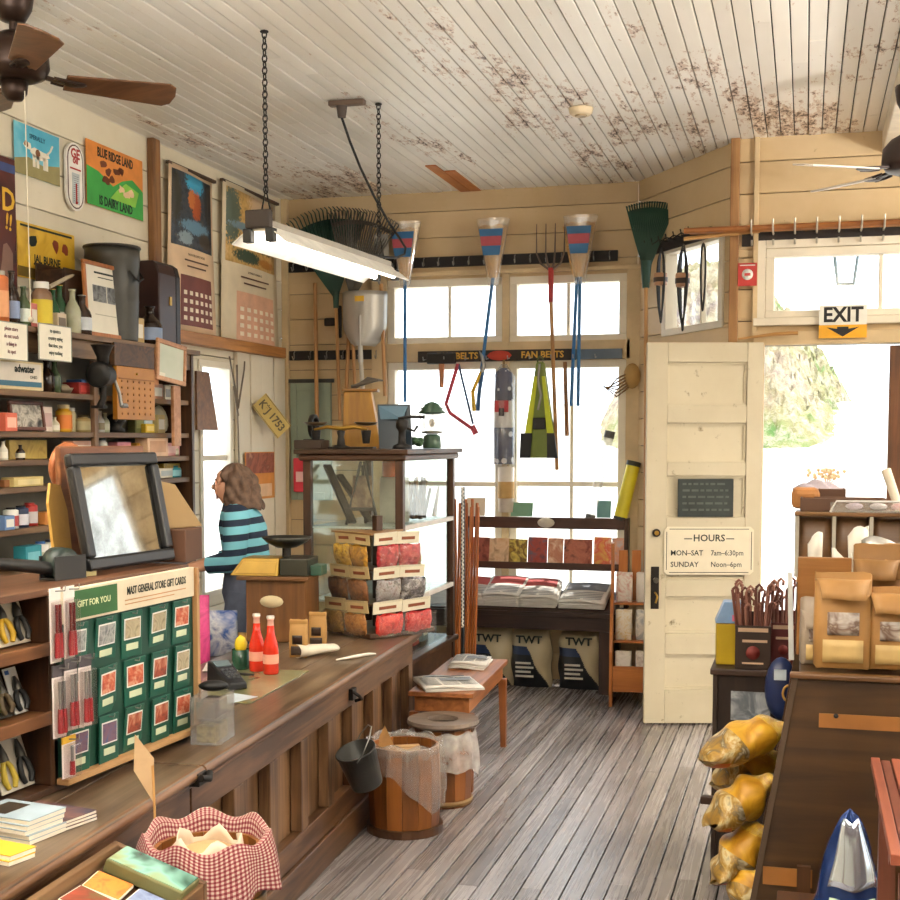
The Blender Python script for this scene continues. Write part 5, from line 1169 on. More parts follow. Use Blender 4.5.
# wooden stand with scale
SW_ = wood('8a5c30', '5c3a1c', 2, 3, .45); SWX = wood('94683a', '64401f', 0, 3, .45)
q = P(276, 655, z=CTOP)
t = thing('wooden_stand', 'brown wooden counter cabinet with oval label carrying the scale', 'stand', V((-2.50, 5.98, CTOP+.001)), .12)
mb = MB(SW_); mb.box(-.15, .15, -.11, .16, .0, .305); mb.build('case', t, bevel=.004)
mb = MB(SWX); mb.box(-.19, .17, -.14, .18, .306, .325); mb.build('top', t, bevel=.003)
mb = MB(SWX); mb.box(-.17, .16, -.13, .17, .0, .02); mb.build('base_moulding', t, bevel=.003) if False else None
mb = MB(mat('d8c8a0')); mb.tf(tr(-.02, -.1115, .2) @ FX); mb.lathe([(0, 0), (.06, 0), (.06, .001), (0, .001)], 24, wob=lambda a, i: 1/math.sqrt(math.cos(a)**2+(2.0*math.sin(a))**2)); mb.build('oval_label', t)
zt_ = CTOP+.327
t = thing('counter_scale', 'old counter scale with brass front panel and dark round pan', 'scale', V((-2.53, 5.97, zt_)), .12)
mb = MB(mat('3a3a30', .4, .3)); mb.box(.05, .19, -.1, .12, 0, .085); mb.build('weigh_body', t, bevel=.006)
mb = MB(mat('a88428', .35, .3)); mb.hexa([(-.2, -.11, 0), (.045, -.11, 0), (.045, .1, 0), (-.2, .1, 0), (-.14, -.08, .085), (.045, -.08, .085), (.045, .08, .085), (-.14, .08, .085)]); mb.build('brass_housing', t, bevel=.004)
mb = MB(mat('c8a040')); mb.hexa([(-.17, -.112, .014), (.03, -.112, .014), (.03, -.108, .014), (-.17, -.108, .014), (-.135, -.092, .068), (.03, -.092, .068), (.03, -.088, .068), (-.135, -.088, .068)]); mb.build('dial_panel', t)
mb = MB(IRON); mb.cyl((.06, 0, .085), (.06, 0, .13), .022); mb.build('pan_post', t)
mb = MB(mat('3f3f3a', .3, .6)); mb.lathe([(0, .13), (.05, .133), (.1, .16), (.125, .185), (.12, .186), (.09, .165), (.0, .14)], 28, c=(.06, 0, 0)); mb.build('pan', t)
mb = MB(mat('3a5a4a', .4)); mb.box(.195, .25, -.06, .06, .0, .05); mb.build('weight_tray', t, bevel=.004)
# ================================================================ CANDY RACK
cA, cL, cR = P(370, 640, z=CTOP), P(318, 630, z=CTOP), P(418, 632, z=CTOP)
uL = (cL-cA); uL.normalize(); uR = V((-uL.y, uL.x, 0)); uR = uR if uR.dot(cR-cA) > 0 else -uR
S = .42
O = cA+uL*0+V((0, 0, .002)); CRZ = math.atan2(-uL.y, -uL.x)-.0
base = cA+uL*S/2+uR*S/2
t = thing('candy_rack', 'dark wooden tiered rack hung with bags of candy on the counter end', 'rack', V((base.x, base.y, CTOP+.002)), CRZ)
RKH = .50
mb = MB(DKWX); mb.box(-S/2, S/2, -S/2, S/2, 0, .025); mb.build('base', t, bevel=.004)
mb = MB(DKWV); mb.box(-.02, .02, -.02, .02, .026, RKH+.1); mb.build('centre_post', t, bevel=.003)
for k, z in enumerate((.16, .33, RKH)):
    mb = MB(DKWX); s_ = S/2-.02-.02*k; mb.box(-s_, s_, -s_, s_, z, z+.012); mb.build('tier', t, bevel=.003)
mb = MB(wood('a87c4a', '7a5630', 0, 3)); mb.prism([(-.17, -.17), (.17, -.17), (.0, .17)], RKH+.013, RKH+.022); mb.build('top_panel', t)
CRM = tr(base.x, base.y, CTOP+.002) @ rotm('Z', CRZ)
FILM2 = thin_glass('candy_film', 'fdfcf8', .12, .05)
def candybag(side, col, row, lab, m, hm, scale_=40):
    s_ = S/2-.02-.02*row; z = (.16, .33, RKH)[row]; x = (-.5+col)*s_*.98
    M = CRM @ rotm('Z', side) @ tr(x, -s_-.012, z+.012) @ rotm('X', .10+rnd.uniform(-.02, .05)) @ rotm('Y', rnd.uniform(-.05, .05))
    g = thing('candy_bag', lab, 'candy bag', M=M, group='candy bags on the counter rack')
    w = s_*.96
    mb = MB(hm); mb.box(-w/2, w/2, -.004, 0, -.05, .012); mb.use(mat('8a4a2a')); mb.box(-w*.3, w*.3, -.0046, -.004, -.03, -.014); mb.build('header_card', g)
    mb = MB(m); r_ = random.Random(col+row*7+int(side*5))
    ph = [r_.uniform(0, 6) for _ in range(4)]
    def fn(u, v):
        a = 2*PI*u; k = math.sin(PI*min(1, .12+v*.95))**.6
        return V((w*.47*math.cos(a)*(.9+.1*k), -.022+(-.032*k if math.sin(a) < 0 else .016*k)*abs(math.sin(a))+.003*math.sin(9*a+ph[0]+v*14), -.052-.112*v+.004*math.sin(a*4+ph[1])))
    mb.sheet(fn, 28, 10, True, True); mb.build('filled_pouch', g)
    mb = MB(FILM2); mb.sheet(lambda u, v: V((w*.5*(u*2-1), -.058-.008*math.sin(u*9+ph[2])*math.sin(v*7), -.05-.11*v)), 8, 6); mb.build('clear_film', g)
    return g
GOLD = [art(['6a4a20', 'c89a30', 'e0b848', '8a6428'], 40, 3), art(['6a4a1c', 'b8862a', 'd8a83a'], 30, 5), art(['3a2416', '6a4426', '8a5c34'], 40, 7), art(['4a3020', '7a4c2a', '9a6a3c'], 36, 8), art(['5a4224', '8a6a3a', 'a88448'], 44, 9), art(['6a4424', 'a87038', 'c08a4a'], 38, 11)]
REDS = [art(['7a1420', 'b82a34', 'd85a58'], 40, 3), art(['7a1c2a', 'c03a40', 'd87a78'], 44, 4), art(['3a3034', 'a8a4a4', '6a3a40'], 34, 5), art(['1c1a1e', '4a4448', 'b8b4b8'], 26, 6), art(['8a1414', 'd82a24', 'e85a44'], 38, 7), art(['7a1418', 'c82a2a', 'e0706a'], 44, 8)]
TAGM = mat('cdb684', .6)
pos = [['bottom', 'middle', 'top'], ['outer', 'corner']]
names_g = ['amber', 'honey yellow', 'dark chocolate', 'brown nut', 'olive brown', 'caramel']; names_r = ['deep red', 'pale red', 'silver and maroon', 'black and white', 'bright red', 'cherry red']
k = 0
for row in (2, 1, 0):
    for col in (0, 1):
        candybag(0, col, row, '%s candy bag on the %s tier of the rack face toward the soda bottles' % (names_g[k], pos[0][row]), GOLD[k], TAGM)
        candybag(PI/2, col, row, '%s candy bag on the %s tier of the rack face toward the aisle' % (names_r[k], pos[0][row]), REDS[k], mat('e0d8c0', .6)); k += 1
# ================================================================ GLASS SHOWCASE
sx1, sy0 = -2.14, 6.85; sx0 = P(303, 500, y=sy0).x; sy1 = P(455, 500, x=sx1).y; SZ = P(402, 452, y=sy0).z
SHW_ = wood('5c3a24', '332014', 2, 3, .4); SHWX = wood('5f3c26', '35210f', 0, 3, .4)
t = thing('glass_showcase', 'tall dark wood framed glass showcase at the end of the counter', 'showcase', (sx0, sy0, 0))
SWD, SDP = sx1-sx0, sy1-sy0; z0 = .50
for x in (0, SWD-.045):
    for y in (0, SDP-.045): mb = MB(SHW_); mb.box(x, x+.045, y, y+.045, 0, SZ-.05); mb.build('corner_post', t, bevel=.003)
mb = MB(SHWX); mb.box(-.04, SWD+.04, -.04, SDP+.04, SZ-.012, SZ+.014); mb.build('top', t, bevel=.004)
mb = MB(SHWX); mb.box(-.022, SWD+.022, -.022, SDP+.022, SZ-.05, SZ-.013); mb.build('cornice', t, bevel=.012)
mb = MB(SHWX); mb.box(.01, SWD-.01, .01, SDP-.01, .02, z0-.02); mb.build('lower_cupboard', t, bevel=.004)
mb = MB(SHWX); mb.box(-.02, SWD+.02, -.02, SDP+.02, z0-.019, z0+.012); mb.build('base_moulding', t, bevel=.006)
for nm, bb in (('front_glass', (.046, SWD-.046, .018, .022, z0+.02, SZ-.052)), ('rear_glass', (.046, SWD-.046, SDP-.022, SDP-.018, z0+.02, SZ-.052)), ('end_glass', (SWD-.024, SWD-.02, .046, SDP-.046, z0+.02, SZ-.052)), ('end_glass', (.02, .024, .046, SDP-.046, z0+.02, SZ-.052))):
    mb = MB(CASEGLASS); mb.box(*bb); mb.build(nm, t)
shz = [P(430, 522, x=sx1).z, P(430, 592, x=sx1).z]
for z in shz:
    mb = MB(mat('d8dedb', .15)); mb.box(.03, SWD-.03, .03, SDP-.03, z-.012, z); mb.build('glass_shelf', t)
mb = MB(mat('d8cfc4', .4)); mb.box(SWD-.018, SWD+.002, .046, SDP-.046, shz[0]-.02, shz[0]+.006); mb.build('shelf_edge', t); mb = MB(mat('d8cfc4', .4)); mb.box(SWD-.018, SWD+.002, .046, SDP-.046, shz[1]-.02, shz[1]+.006); mb.build('shelf_edge', t)
mb = MB(mat('e0d8cc', .4)); mb.tube([(SWD+.03+.008*(i % 2), SDP+.06, z0+.05+i*.013) for i in range(70)], .007, 6)
o = mb.build('spiral_wire_stand'); o.location = (sx0, sy0, 0); mb2 = None
mb = MB(BLACK)
mb.cyl((SWD+.03, SDP+.085, 0), (SWD+.03, SDP+.085, 1.45), .013, n=8); mb.build('post', o)
tag(o, 'black and white spiral wire stand behind the showcase', 'stand')
# things in the showcase
def sp(x, y, z): return V((sx0+x, sy0+y, z))
DKM = mat('2a2420', .5)
g = thing('picture_easel', 'small dark easel holding a picture inside the showcase', 'easel', sp(SWD*.5, .16, shz[0]+.002), .2)
for a, b in (((-.09, 0, 0), (-.01, .04, .36)), ((.09, 0, 0), (.01, .04, .36)), ((0, .16, 0), (0, .04, .34))): mb = MB(DKM); mb.bar(a, b, .016, .012); mb.build('leg', g)
mb = MB(DKM); mb.bar((-.08, .0, .09), (.08, .0, .09), .014, .02); mb.build('ledge', g); mb = MB(art(['3a2a20', '7a5a40', 'a89070'], 12, 3)); mb.hexa([(-.06, 0, .1), (.06, 0, .1), (.06, .008, .1), (-.06, .008, .1), (-.055, .03, .28), (.055, .03, .28), (.055, .038, .28), (-.055, .038, .28)]); mb.build('picture', g)
for i, (x0_, x1_, lab) in enumerate(((.05, .26, 'long dark metal tool leaning in the showcase, nearer the front'), (.09, .32, 'long dark metal tool leaning in the showcase behind the first'))):
    mb = MB(mat('3a3834', .35, .6)); mb.bar(sp(x0_, .25+.1*i, shz[0]+.34-.06*i), sp(x1_, .1+.14*i, shz[0]+.016), .05, .018); o = mb.build('metal_tool', bevel=.003); tag(o, lab, 'tool')
g = thing('orange_tin', 'orange round tin standing in the showcase', 'tin', sp(SWD*.68, .42, shz[0]+.27)); mb = MB(mat('e0642a', .4)); mb.lathe([(0, 0), (.065, 0), (.065, .12), (0, .12)], 20); mb.build('body', g); mb = MB(mat('c04a1a')); mb.lathe([(.067, .121), (.067, .14), (.02, .15), (0, .15)], 20); mb.build('lid', g)
mb = MB(mat('c8c0b0', .5)); mb.box(-.07, .07, -.07, .07, 0, .265); o = mb.build('display_block', bevel=.004); o.location = sp(SWD*.68, .44, shz[0]+.002); tag(o, 'pale block supporting the orange tin inside the showcase', 'block')
for i in range(26):
    mb = MB(mat(['7a5a34', '5a4024', '8a6a40', '4a3420'][i % 4], .6)); a = rnd.uniform(0, 6.28); c_ = sp(SWD*.74+rnd.uniform(-.03, .1), .62+rnd.uniform(-.1, .22), shz[0]+.006)
    mb.tube([c_+V((0, 0, .012)), c_+V((rnd.uniform(-.04, .03), rnd.uniform(-.05, .05), rnd.uniform(.18, .26)))], [.013, .008], 6); o = mb.build('carved_stick'); tag(o, 'thin carved wooden stick standing in the upper half of the showcase', 'stick', 'carved sticks in the showcase')
for i in range(5):
    mb = MB(mat(['b06a34', 'c07a40', '9a5a2c'][i % 3], .5)); mb.lathe([(0, 0), (.03, 0), (.036, .05), (.028, .12), (.034, .2), (.02, .24), (.0, .25)], 14); o = mb.build('wooden_vase'); o.location = sp(SWD*.78, .16+i*.13, shz[1]+.002); tag(o, 'turned orange brown wooden vase on the middle showcase shelf', 'vase', 'wooden vases in the showcase')
for i in range(4):
    m = [mat('c83a34'), mat('d8d0c0'), mat('b85a50'), mat('8a9aa0')][i]; pack(*sp(SWD*.72, .2+i*.2, z0+.015), .12, .14+.03*(i % 2), .12, m, ['red box', 'cream box', 'brick pink box', 'grey blue box'][i]+' on the bottom showcase shelf', 'box', PAPER, name='gift_box')
# things on top of the showcase
TZ = SZ+.016
def tp(px, x=None, y=None): q = P(px, 447, y=sy0+.15 if y is None else y); return V((q.x, q.y, TZ))
q = tp(341, y=sy0+.18)
t = thing('balance_scale', 'old brass and iron balance scale on top of the showcase', 'scale', q, .05)
mb = MB(IRON); mb.lathe([(0, 0), (.06, 0), (.055, .012), (.025, .02), (.018, .07), (.025, .1), (0, .11)], 16); mb.build('pedestal', t)
mb = MB(BRASS); mb.tube([(-.16, 0, .11), (-.08, 0, .125), (0, 0, .115), (.08, 0, .125), (.16, 0, .11)], [.007, .011, .013, .011, .007], 8); mb.build('beam', t)
for s_ in (-1, 1):
    mb = MB(IRON); mb.cyl((s_*.15, 0, .03), (s_*.15, 0, .105), .02, .03, 12); mb.build('bearing', t)
    mb = MB(mat('5a4a34', .3, .5)); mb.lathe([(0, .13), (.05, .135), (.07, .15), (.066, .152), (0, .14)], 18, c=(s_*.15, 0, 0)); mb.build('pan', t)
mb = MB(IRON); mb.box(-.2, .2, -.04, .04, .0, .012); mb.build('base', t, bevel=.004)
q = tp(309, y=sy0+.1); mb = MB(mat('3a2c22', .4)); mb.box(-.065, .1, -.07, .07, 0, .05); o = mb.build('iron_box', bevel=.004); o.location = q; tag(o, 'low dark iron block at the showcase top corner beside the balance', 'block')
q = tp(298, y=sy0+.3)
t = thing('coffee_mill', 'small black iron coffee mill wheel behind the balance', 'mill', V((q.x+.10, q.y, TZ)), 0); mb = MB(IRON); mb.tf(tr(0, 0, .13) @ rotm('Y', PI/2)); mb.lathe([(.05, -.012), (.07, -.012), (.07, .012), (.05, .012), (.05, -.012)], 20); mb.build('wheel', t); mb = MB(IRON); mb.box(-.05, .05, -.04, .04, 0, .055); mb.cyl((0, 0, .05), (0, 0, .14), .014); mb.build('body', t)
q = tp(362, y=sy0+.5); yh = P(362, 392, y=q.y).z-TZ
t = thing('yellow_box', 'tall mustard yellow wooden box on top of the showcase', 'box', q, .25)
YW = wood('b8841e', '8a5e14', 2, 3, .5)
mb = MB(YW); mb.hexa([(-.11, -.1, 0), (.12, -.1, 0), (.12, .1, 0), (-.11, .1, 0), (-.10, -.08, yh), (.06, -.08, yh), (.06, .08, yh), (-.10, .08, yh)]); mb.build('case', t, bevel=.005)
mb = MB(wood('a8742a', '7a5018', 0, 3)); mb.box(-.11, .1, -.095, .095, yh+.001, yh+.016); mb.build('lid', t, bevel=.003)
q2 = V((q.x+.03, q.y, TZ+yh+.018)); mb = MB(mat('5a5248', .5)); 
for k in range(5): a = k*.5; mb.tube([(-.08, .02*k-.04, .012), (0, .02*k-.05, .03+.008*k), (.09, .02*k-.04, .05)], [.01, .013, .006], 6)
o = mb.build('work_glove'); o.location = q2; tag(o, 'grey work glove lying on the mustard yellow box', 'glove')
q = tp(394, y=sy0+.22); yh = P(392, 404, y=q.y).z-TZ
t = thing('slanted_sign', 'tilted blue black sign board standing on the showcase', 'sign', q, .1)
mb = MB(mat('26343f', .3)); mb.hexa([(-.08, -.03, 0), (.11, -.03, 0), (.11, -.015, 0), (-.08, -.015, 0), (-.11, .06, yh), (.08, .06, yh), (.08, .075, yh), (-.11, .075, yh)]); mb.build('panel', t, bevel=.002)
mb = MB(mat('5a7a90', .4)); mb.hexa([(-.085, -.018+.05, yh*.66), (.05, -.018+.05, yh*.66), (.05, .0, yh*.66), (-.085, .03, yh*.66), (-.1, .055, yh*.96), (.07, .055, yh*.96), (.07, .05, yh*.96), (-.1, .05, yh*.96)]); mb.build('blue_band', t)
q = tp(402, y=sy0+.14)
t = thing('cast_iron_press', 'small black cast iron press in front of the tilted sign', 'press', q, .1)
mb = MB(IRON); mb.lathe([(0, 0), (.055, 0), (.05, .02), (.022, .03), (.02, .1), (.035, .12), (.035, .16), (.0, .17)], 16); mb.build('body', t); mb = MB(IRON); mb.tube([(-.02, 0, .17), (.05, -.01, .18), (.13, 0, .178)], .009, 7); mb.build('lever', t); mb = MB(IRON); mb.tube([(.02, 0, .12), (.07, 0, .1), (.09, 0, .13)], .008, 6); mb.build('arm', t)
q = V((sx1-.08, sy0+.55, TZ)); 
q = P(432, 443, y=sy0+.5); q.z = TZ
t = thing('camp_lantern', 'green topped camp lantern on the showcase corner', 'lantern', q)
LG = mat('3f5a46', .35)
mb = MB(LG); mb.lathe([(0, 0), (.05, 0), (.055, .01), (.05, .07), (.03, .085), (0, .085)], 18); mb.build('fuel_tank', t)
mb = MB(mat('8a8a80', .3, .6)); mb.lathe([(.03, .086), (.06, .09), (.06, .1), (.03, .105)], 18); mb.build('collar', t)
mb = MB(MILKY); mb.lathe([(.05, .106), (.055, .14), (.05, .2)], 20); mb.build('globe', t); mb = MB(mat('e8e0d0')); mb.ball((0, 0, .15), (.018, .018, .025), 8, 6); mb.build('mantle', t)
mb = MB(LG); mb.lathe([(.03, .2), (.075, .205), (.08, .212), (.06, .225), (.062, .235), (.045, .248), (.046, .256), (.02, .27), (0, .275)], 20); mb.build('ventilator', t)
mb = MB(STEEL); mb.tube([(-.06, 0, .1), (-.075, 0, .2), (-.05, 0, .29), (0, 0, .31), (.05, 0, .29), (.075, 0, .2), (.06, 0, .1)], .0025, 5); mb.build('bail_handle', t)
q = P(428, 443, y=sy0+.3); q.z = TZ; q.x = min(q.x, sx1-.05)
mb = MB(mat('3a5a3c', .8)); 
for k in range(18): a = rnd.uniform(0, 6.3); mb.ball((rnd.uniform(-.06, .05), rnd.uniform(-.05, .05), .03+rnd.uniform(0, .02)), (.025, .02, .02), 7, 5)
o = mb.build('fishing_net'); o.location = q; tag(o, 'bundle of dark green netting before the camp lantern', 'net')
# ================================================================ PERSON
def skin(name, vs_, es, rs, m, parent, sub=2, root=0):
    me = bpy.data.meshes.new(name); me.from_pydata([tuple(v) for v in vs_], es, []); me.materials.append(m)
    o = bpy.data.objects.new(name, me); C.objects.link(o)
    if parent is not None: o.parent = parent
    md = o.modifiers.new('skin', 'SKIN'); md.use_smooth_shade = True; md.branch_smoothing = .6
    for i, d in enumerate(me.skin_vertices[0].data):
        r = rs[i]; d.radius = (r, r) if not isinstance(r, tuple) else r; d.use_root = i == root
    sd = o.modifiers.new('smooth', 'SUBSURF'); sd.levels = sub; sd.render_levels = sub
    return o
PX = PD(238, 600, 7.15)
FD = math.atan2(-RT.y, -RT.x)
pr = thing('person', 'person with brown hair in a blue striped sweater, bending forward behind the counter', 'person', (PX.x, PX.y, 0), FD)
SKIN_ = mat('d8a284', .5, var=.05)
body_v = {'pel': (-.05, 0, 1.0), 'bel': (-.045, 0, 1.12), 'che': (-.02, 0, 1.26), 'nk0': (.01, 0, 1.375), 'nk1': (.035, 0, 1.425), 'hd0': (.06, 0, 1.48), 'hd1': (.055, 0, 1.545),
          'chin': (.115, 0, 1.445), 'brow': (.115, 0, 1.525), 'cheek': (.115, 0, 1.485)}
for s_, k in ((1, 'L'), (-1, 'R')):
    body_v.update({'sh'+k: (-.02, s_*.15, 1.345), 'el'+k: (-.01, s_*.205, 1.12), 'wr'+k: (.18, s_*.17, 1.07), 'ha'+k: (.245, s_*.155, 1.06),
                   'hp'+k: (-.05, s_*.09, .93), 'kn'+k: (.06+.05*s_, s_*.10, .50), 'an'+k: (.02+.1*s_, s_*.10, .09), 'to'+k: (.16+.1*s_, s_*.11, .04)})
    for f in range(4): body_v['f%d%s' % (f, k)] = (.29, s_*(.175-.014*f), 1.052-.004*f); body_v['g%d%s' % (f, k)] = (.325-.006*abs(f-1), s_*(.177-.016*f), 1.03)
    body_v['t0'+k] = (.26, s_*.115, 1.07); body_v['t1'+k] = (.295, s_*.10, 1.055)
rad = {'pel': (.10, .08), 'bel': (.09, .07), 'che': (.10, .08), 'nk0': .055, 'nk1': .052, 'hd0': (.09, .085), 'hd1': (.10, .095), 'chin': .05, 'brow': .062, 'cheek': .06}
for k in 'LR': rad.update({'sh'+k: .045, 'el'+k: .04, 'wr'+k: .03, 'ha'+k: (.036, .022), 'hp'+k: .085, 'kn'+k: .055, 'an'+k: .036, 'to'+k: .03, 't0'+k: .011, 't1'+k: .009}); rad.update({'f%d%s' % (f, k): .0095 for f in range(4)}); rad.update({'g%d%s' % (f, k): .0085 for f in range(4)})
ks = list(body_v); ix = {k: i for i, k in enumerate(ks)}
ed = [('pel', 'bel'), ('bel', 'che'), ('che', 'nk0'), ('nk0', 'nk1'), ('nk1', 'hd0'), ('hd0', 'hd1'), ('hd0', 'chin'), ('hd1', 'brow'), ('hd0', 'cheek')]
for k in 'LR':
    ed += [('che', 'sh'+k), ('sh'+k, 'el'+k), ('el'+k, 'wr'+k), ('wr'+k, 'ha'+k), ('pel', 'hp'+k), ('hp'+k, 'kn'+k), ('kn'+k, 'an'+k), ('an'+k, 'to'+k), ('ha'+k, 't0'+k), ('t0'+k, 't1'+k)]
    for f in range(4): ed += [('ha'+k, 'f%d%s' % (f, k)), ('f%d%s' % (f, k), 'g%d%s' % (f, k))]
skin('body', [body_v[k] for k in ks], [(ix[a], ix[b]) for a, b in ed], [rad[k] for k in ks], SKIN_, pr, 2, 0)
def stripe_mat():
    t = NT('striped_knit'); tc = t.n('ShaderNodeTexCoord'); sp_ = t.n('ShaderNodeSeparateXYZ'); t.l(tc.outputs['Object'], sp_.inputs[0])
    f = t.math('FRACT', t.math('MULTIPLY', t.math('ADD', sp_.outputs['Z'], t.math('MULTIPLY', sp_.outputs['X'], .08)), 1/.078))
    c = t.ramp(f, [(0, '7cc4d6'), (.52, '7cc4d6'), (.54, '1d2c42'), (1, '1d2c42')], 'CONSTANT')
    return t.done(t.bsdf(c, .85, 0, t.noise(t.coords(), 160, 2).outputs['Fac'], .3, .003))
def loft(mb, rings, n=28, close=True):          # rings: (x, y, z, rx, ry)
    vs_ = [(x+rx*math.cos(2*PI*i/n), y+ry*math.sin(2*PI*i/n), z) for x, y, z, rx, ry in rings for i in range(n)]
    fs = [(k*n+i, k*n+(i+1) % n, (k+1)*n+(i+1) % n, (k+1)*n+i) for k in range(len(rings)-1) for i in range(n)]
    return mb.add(vs_, fs, True)
mb = MB(stripe_mat())
loft(mb, [(-.05, 0, 1.05, .115, .155), (-.052, 0, 1.06, .13, .172), (-.05, 0, 1.12, .125, .165), (-.04, 0, 1.2, .128, .17), (-.03, 0, 1.28, .13, .182), (-.022, 0, 1.34, .112, .178), (-.01, 0, 1.38, .088, .14), (.002, 0, 1.405, .072, .09), (.01, 0, 1.42, .06, .066)])
for s_ in (1, -1): mb.tube([(-.02, s_*.12, 1.345), (-.022, s_*.165, 1.325), (-.025, s_*.195, 1.25), (-.015, s_*.21, 1.13), (.02, s_*.205, 1.10), (.13, s_*.18, 1.08)], [.07, .078, .07, .066, .06, .046], 16)
mb.build('striped_sweater', pr)
JEAN = mat('5c6478', .8, var=.15, scale=20)
mb = MB(JEAN); loft(mb, [(-.05, 0, 1.10, .11, .15), (-.055, 0, 1.0, .13, .172), (-.05, 0, .92, .135, .18), (-.045, 0, .84, .11, .15)])
for s_ in (1, -1): mb.tube([(-.05, s_*.085, .93), (-.03, s_*.09, .78), (.06+.05*s_, s_*.10, .50), (.04+.08*s_, s_*.10, .28), (.025+.1*s_, s_*.10, .09)], [.10, .098, .074, .066, .07], 16)
mb.build('grey_blue_trousers', pr)
for s_ in (1, -1):
    mb = MB(mat('3a2a22', .5)); mb.ball((.10+.1*s_, s_*.105, .045), (.125, .045, .045), 12, 8); mb.build('shoe', pr)
HAIR = mat('6a5242', .7, var=.4, scale=30)
mb = MB(HAIR)
def hairf(u, v):
    a = 2*PI*u; z = 1.625-.25*v; r = (.10*math.sin(min(1, v*2.4)*PI/2)**.8+.03*max(0, v-.35))
    front = max(0, math.cos(a)); r *= 1-(.55 if v > .28 else .0)*front**2*min(1, (v-.2)*4) if v > .2 else 1
    w = .012*math.sin(a*7+v*9)+.008*math.sin(a*13-v*14)
    x = .015-.02*(v > .5)*(v-.5)*2
    return V((x+(r+w)*math.cos(a)*1.06-.012, (r*.9+w)*math.sin(a), z+.01*math.sin(a*9)*v))
mb.sheet(hairf, 48, 18, True, True); mb.build('hair', pr, solid=.012, sub=1)
mb = MB(SKIN_); mb.ball((.124, 0, 1.494), (.016, .011, .016), 10, 6); mb.build('nose', pr)
for s_ in (1, -1):
    mb = MB(mat('efe8e0', .2)); mb.ball((.107, s_*.03, 1.515), .011, 10, 6); mb.use(mat('2a1c14', .2)); mb.ball((.115, s_*.031, 1.515), .006, 8, 5); mb.build('eye', pr)
    mb = MB(HAIR); mb.tube([(.112, s_*.018, 1.535), (.112, s_*.032, 1.539), (.104, s_*.046, 1.534)], .004, 6); mb.build('eyebrow', pr)
mb = MB(mat('b06058', .5)); mb.tube([(.104, -.022, 1.458), (.114, 0, 1.46), (.104, .022, 1.458)], [.003, .006, .003], 6); mb.build('mouth', pr)
# low bench with wares behind the counter
t = thing('work_bench', 'low wooden bench behind the counter below the person', 'bench', (-2.98, 5.9, 0), .0)
mb = MB(DKWX); mb.box(-.22, .25, -.35, .3, .62, .65); mb.build('top', t, bevel=.004)
for sx in (-.19, .22):
    for sy in (-.32, .27): mb = MB(DKWV); mb.box(sx-.02, sx+.02, sy-.02, sy+.02, 0, .619); mb.build('leg', t)
for i, (px, py, w, h, c1, lab) in enumerate(((196, 612, .13, .16, ['b02a6a', 'd84a8a', '8a1a50'], 'magenta patterned packet behind the gift card board'), (222, 628, .16, .17, ['2a5ab0', 'e0e4ec', '2a4a9a'], 'blue and white packet behind the counter'), (230, 650, .18, .13, ['d8923a', 'e8b86a', 'c87a2a'], 'orange packet behind the counter beside the desk papers'))):
    q = P(px, py, y=5.95+.1*i-(.25 if i == 0 else 0))
    tbag('snack_packet', lab, (q.x, q.y, .652), .3, w, .08, max(.1, q.z-.65+h/2), art(c1, 9, i), None, None, None, False)
t = thing('framed_print', 'dark picture leaning on the bench beneath the side window', 'frame', M=frame((-3.42, 6.25, .82), (.2, 1, 0), (-.3, .0, 1))); mb = MB(art(['2a2a2a', '6a5a4a', '3a4a6a', '1a1a1a'], 8, 3)); mb.box(-.15, .15, -.16, .16, 0, .012); mb.build('print', t); mb = MB(PINEX); mb.box(.152, .168, -.17, .17, -.002, .016); mb.build('edge_strip', t)
# ---- hung on the white planks
def on_plane(px0, py0, px1, py1, pt, n):
    n = V(n).normalized(); pt = V(pt)
    def X(px, py): d = ray(px, py); return CAM+d*((pt-CAM).dot(n)/d.dot(n))
    a, b, c, e = X(px0, (py0+py1)/2), X(px1, (py0+py1)/2), X((px0+px1)/2, py0), X((px0+px1)/2, py1)
    return (a+b)/2*0+V(((a.x+b.x)/2, (a.y+b.y)/2, (c.z+e.z)/2)), (b-a).length, c.z-e.z
o, w, h = on_left(247, 400, 270, 432, XL+.05)
mb = MB(mat('b89a4a', .5)); mb.box(-.15, .15, -.075, .075, 0, .003); mb.use(mat('5a4a20')); mb.text('K*J 1753', .085, 0, 0, .004, bold=.03, sx=.85)
for bb in ((-.145, .145, .066, .07), (-.145, .145, -.07, -.066)): mb.box(*bb, .003, .004)
p = mb.build('licence_plate'); p.matrix_world = frame(o+V((.1, 0, 0)), (.45, .45, -.77), (.4, .6, .7)); tag(p, 'old yellow number plate hung slanting on the white planks', 'number plate')
o, w, h = on_left(245, 452, 274, 499, XL+.05)
t = thing('wall_poster', 'orange brown picture poster pinned on the white planks', 'poster', M=frame(o, UL, VL))
mb = MB(mat('d0863c', .6)); mb.box(-w/2, w/2, -h/2, h/2, 0, .004); mb.build('sheet', t); mb = MB(art(['5a2c1c', 'a8604a', '7a4030', 'c08a70'], 9, 3)); mb.box(-w*.48, w*.48, h*.05, h*.48, .0042, .005); mb.build('picture', t); mb = MB(mat('e0b890', .6)); mb.box(-w*.4, w*.4, -h*.45, -h*.18, .0042, .005); mb.build('text_panel', t)
t = thing('dried_branch', 'thin bare dried branches hung on the white planks', 'branch', P(237, 372, x=XL+.06)); mb = MB(mat('6a5a48', .8))
for pts in (((0, 0, .05), (0, .0, -.2), (0, .03, -.95)), ((0, 0, -.2), (0, -.1, .05), (0, -.12, .1)), ((0, .01, -.25), (0, .12, .02), (0, .13, .08)), ((0, .01, -.3), (0, -.06, -.1))): mb.tube(pts, [.008]+[.006]*(len(pts)-1), 5)
mb.build('twigs', t)
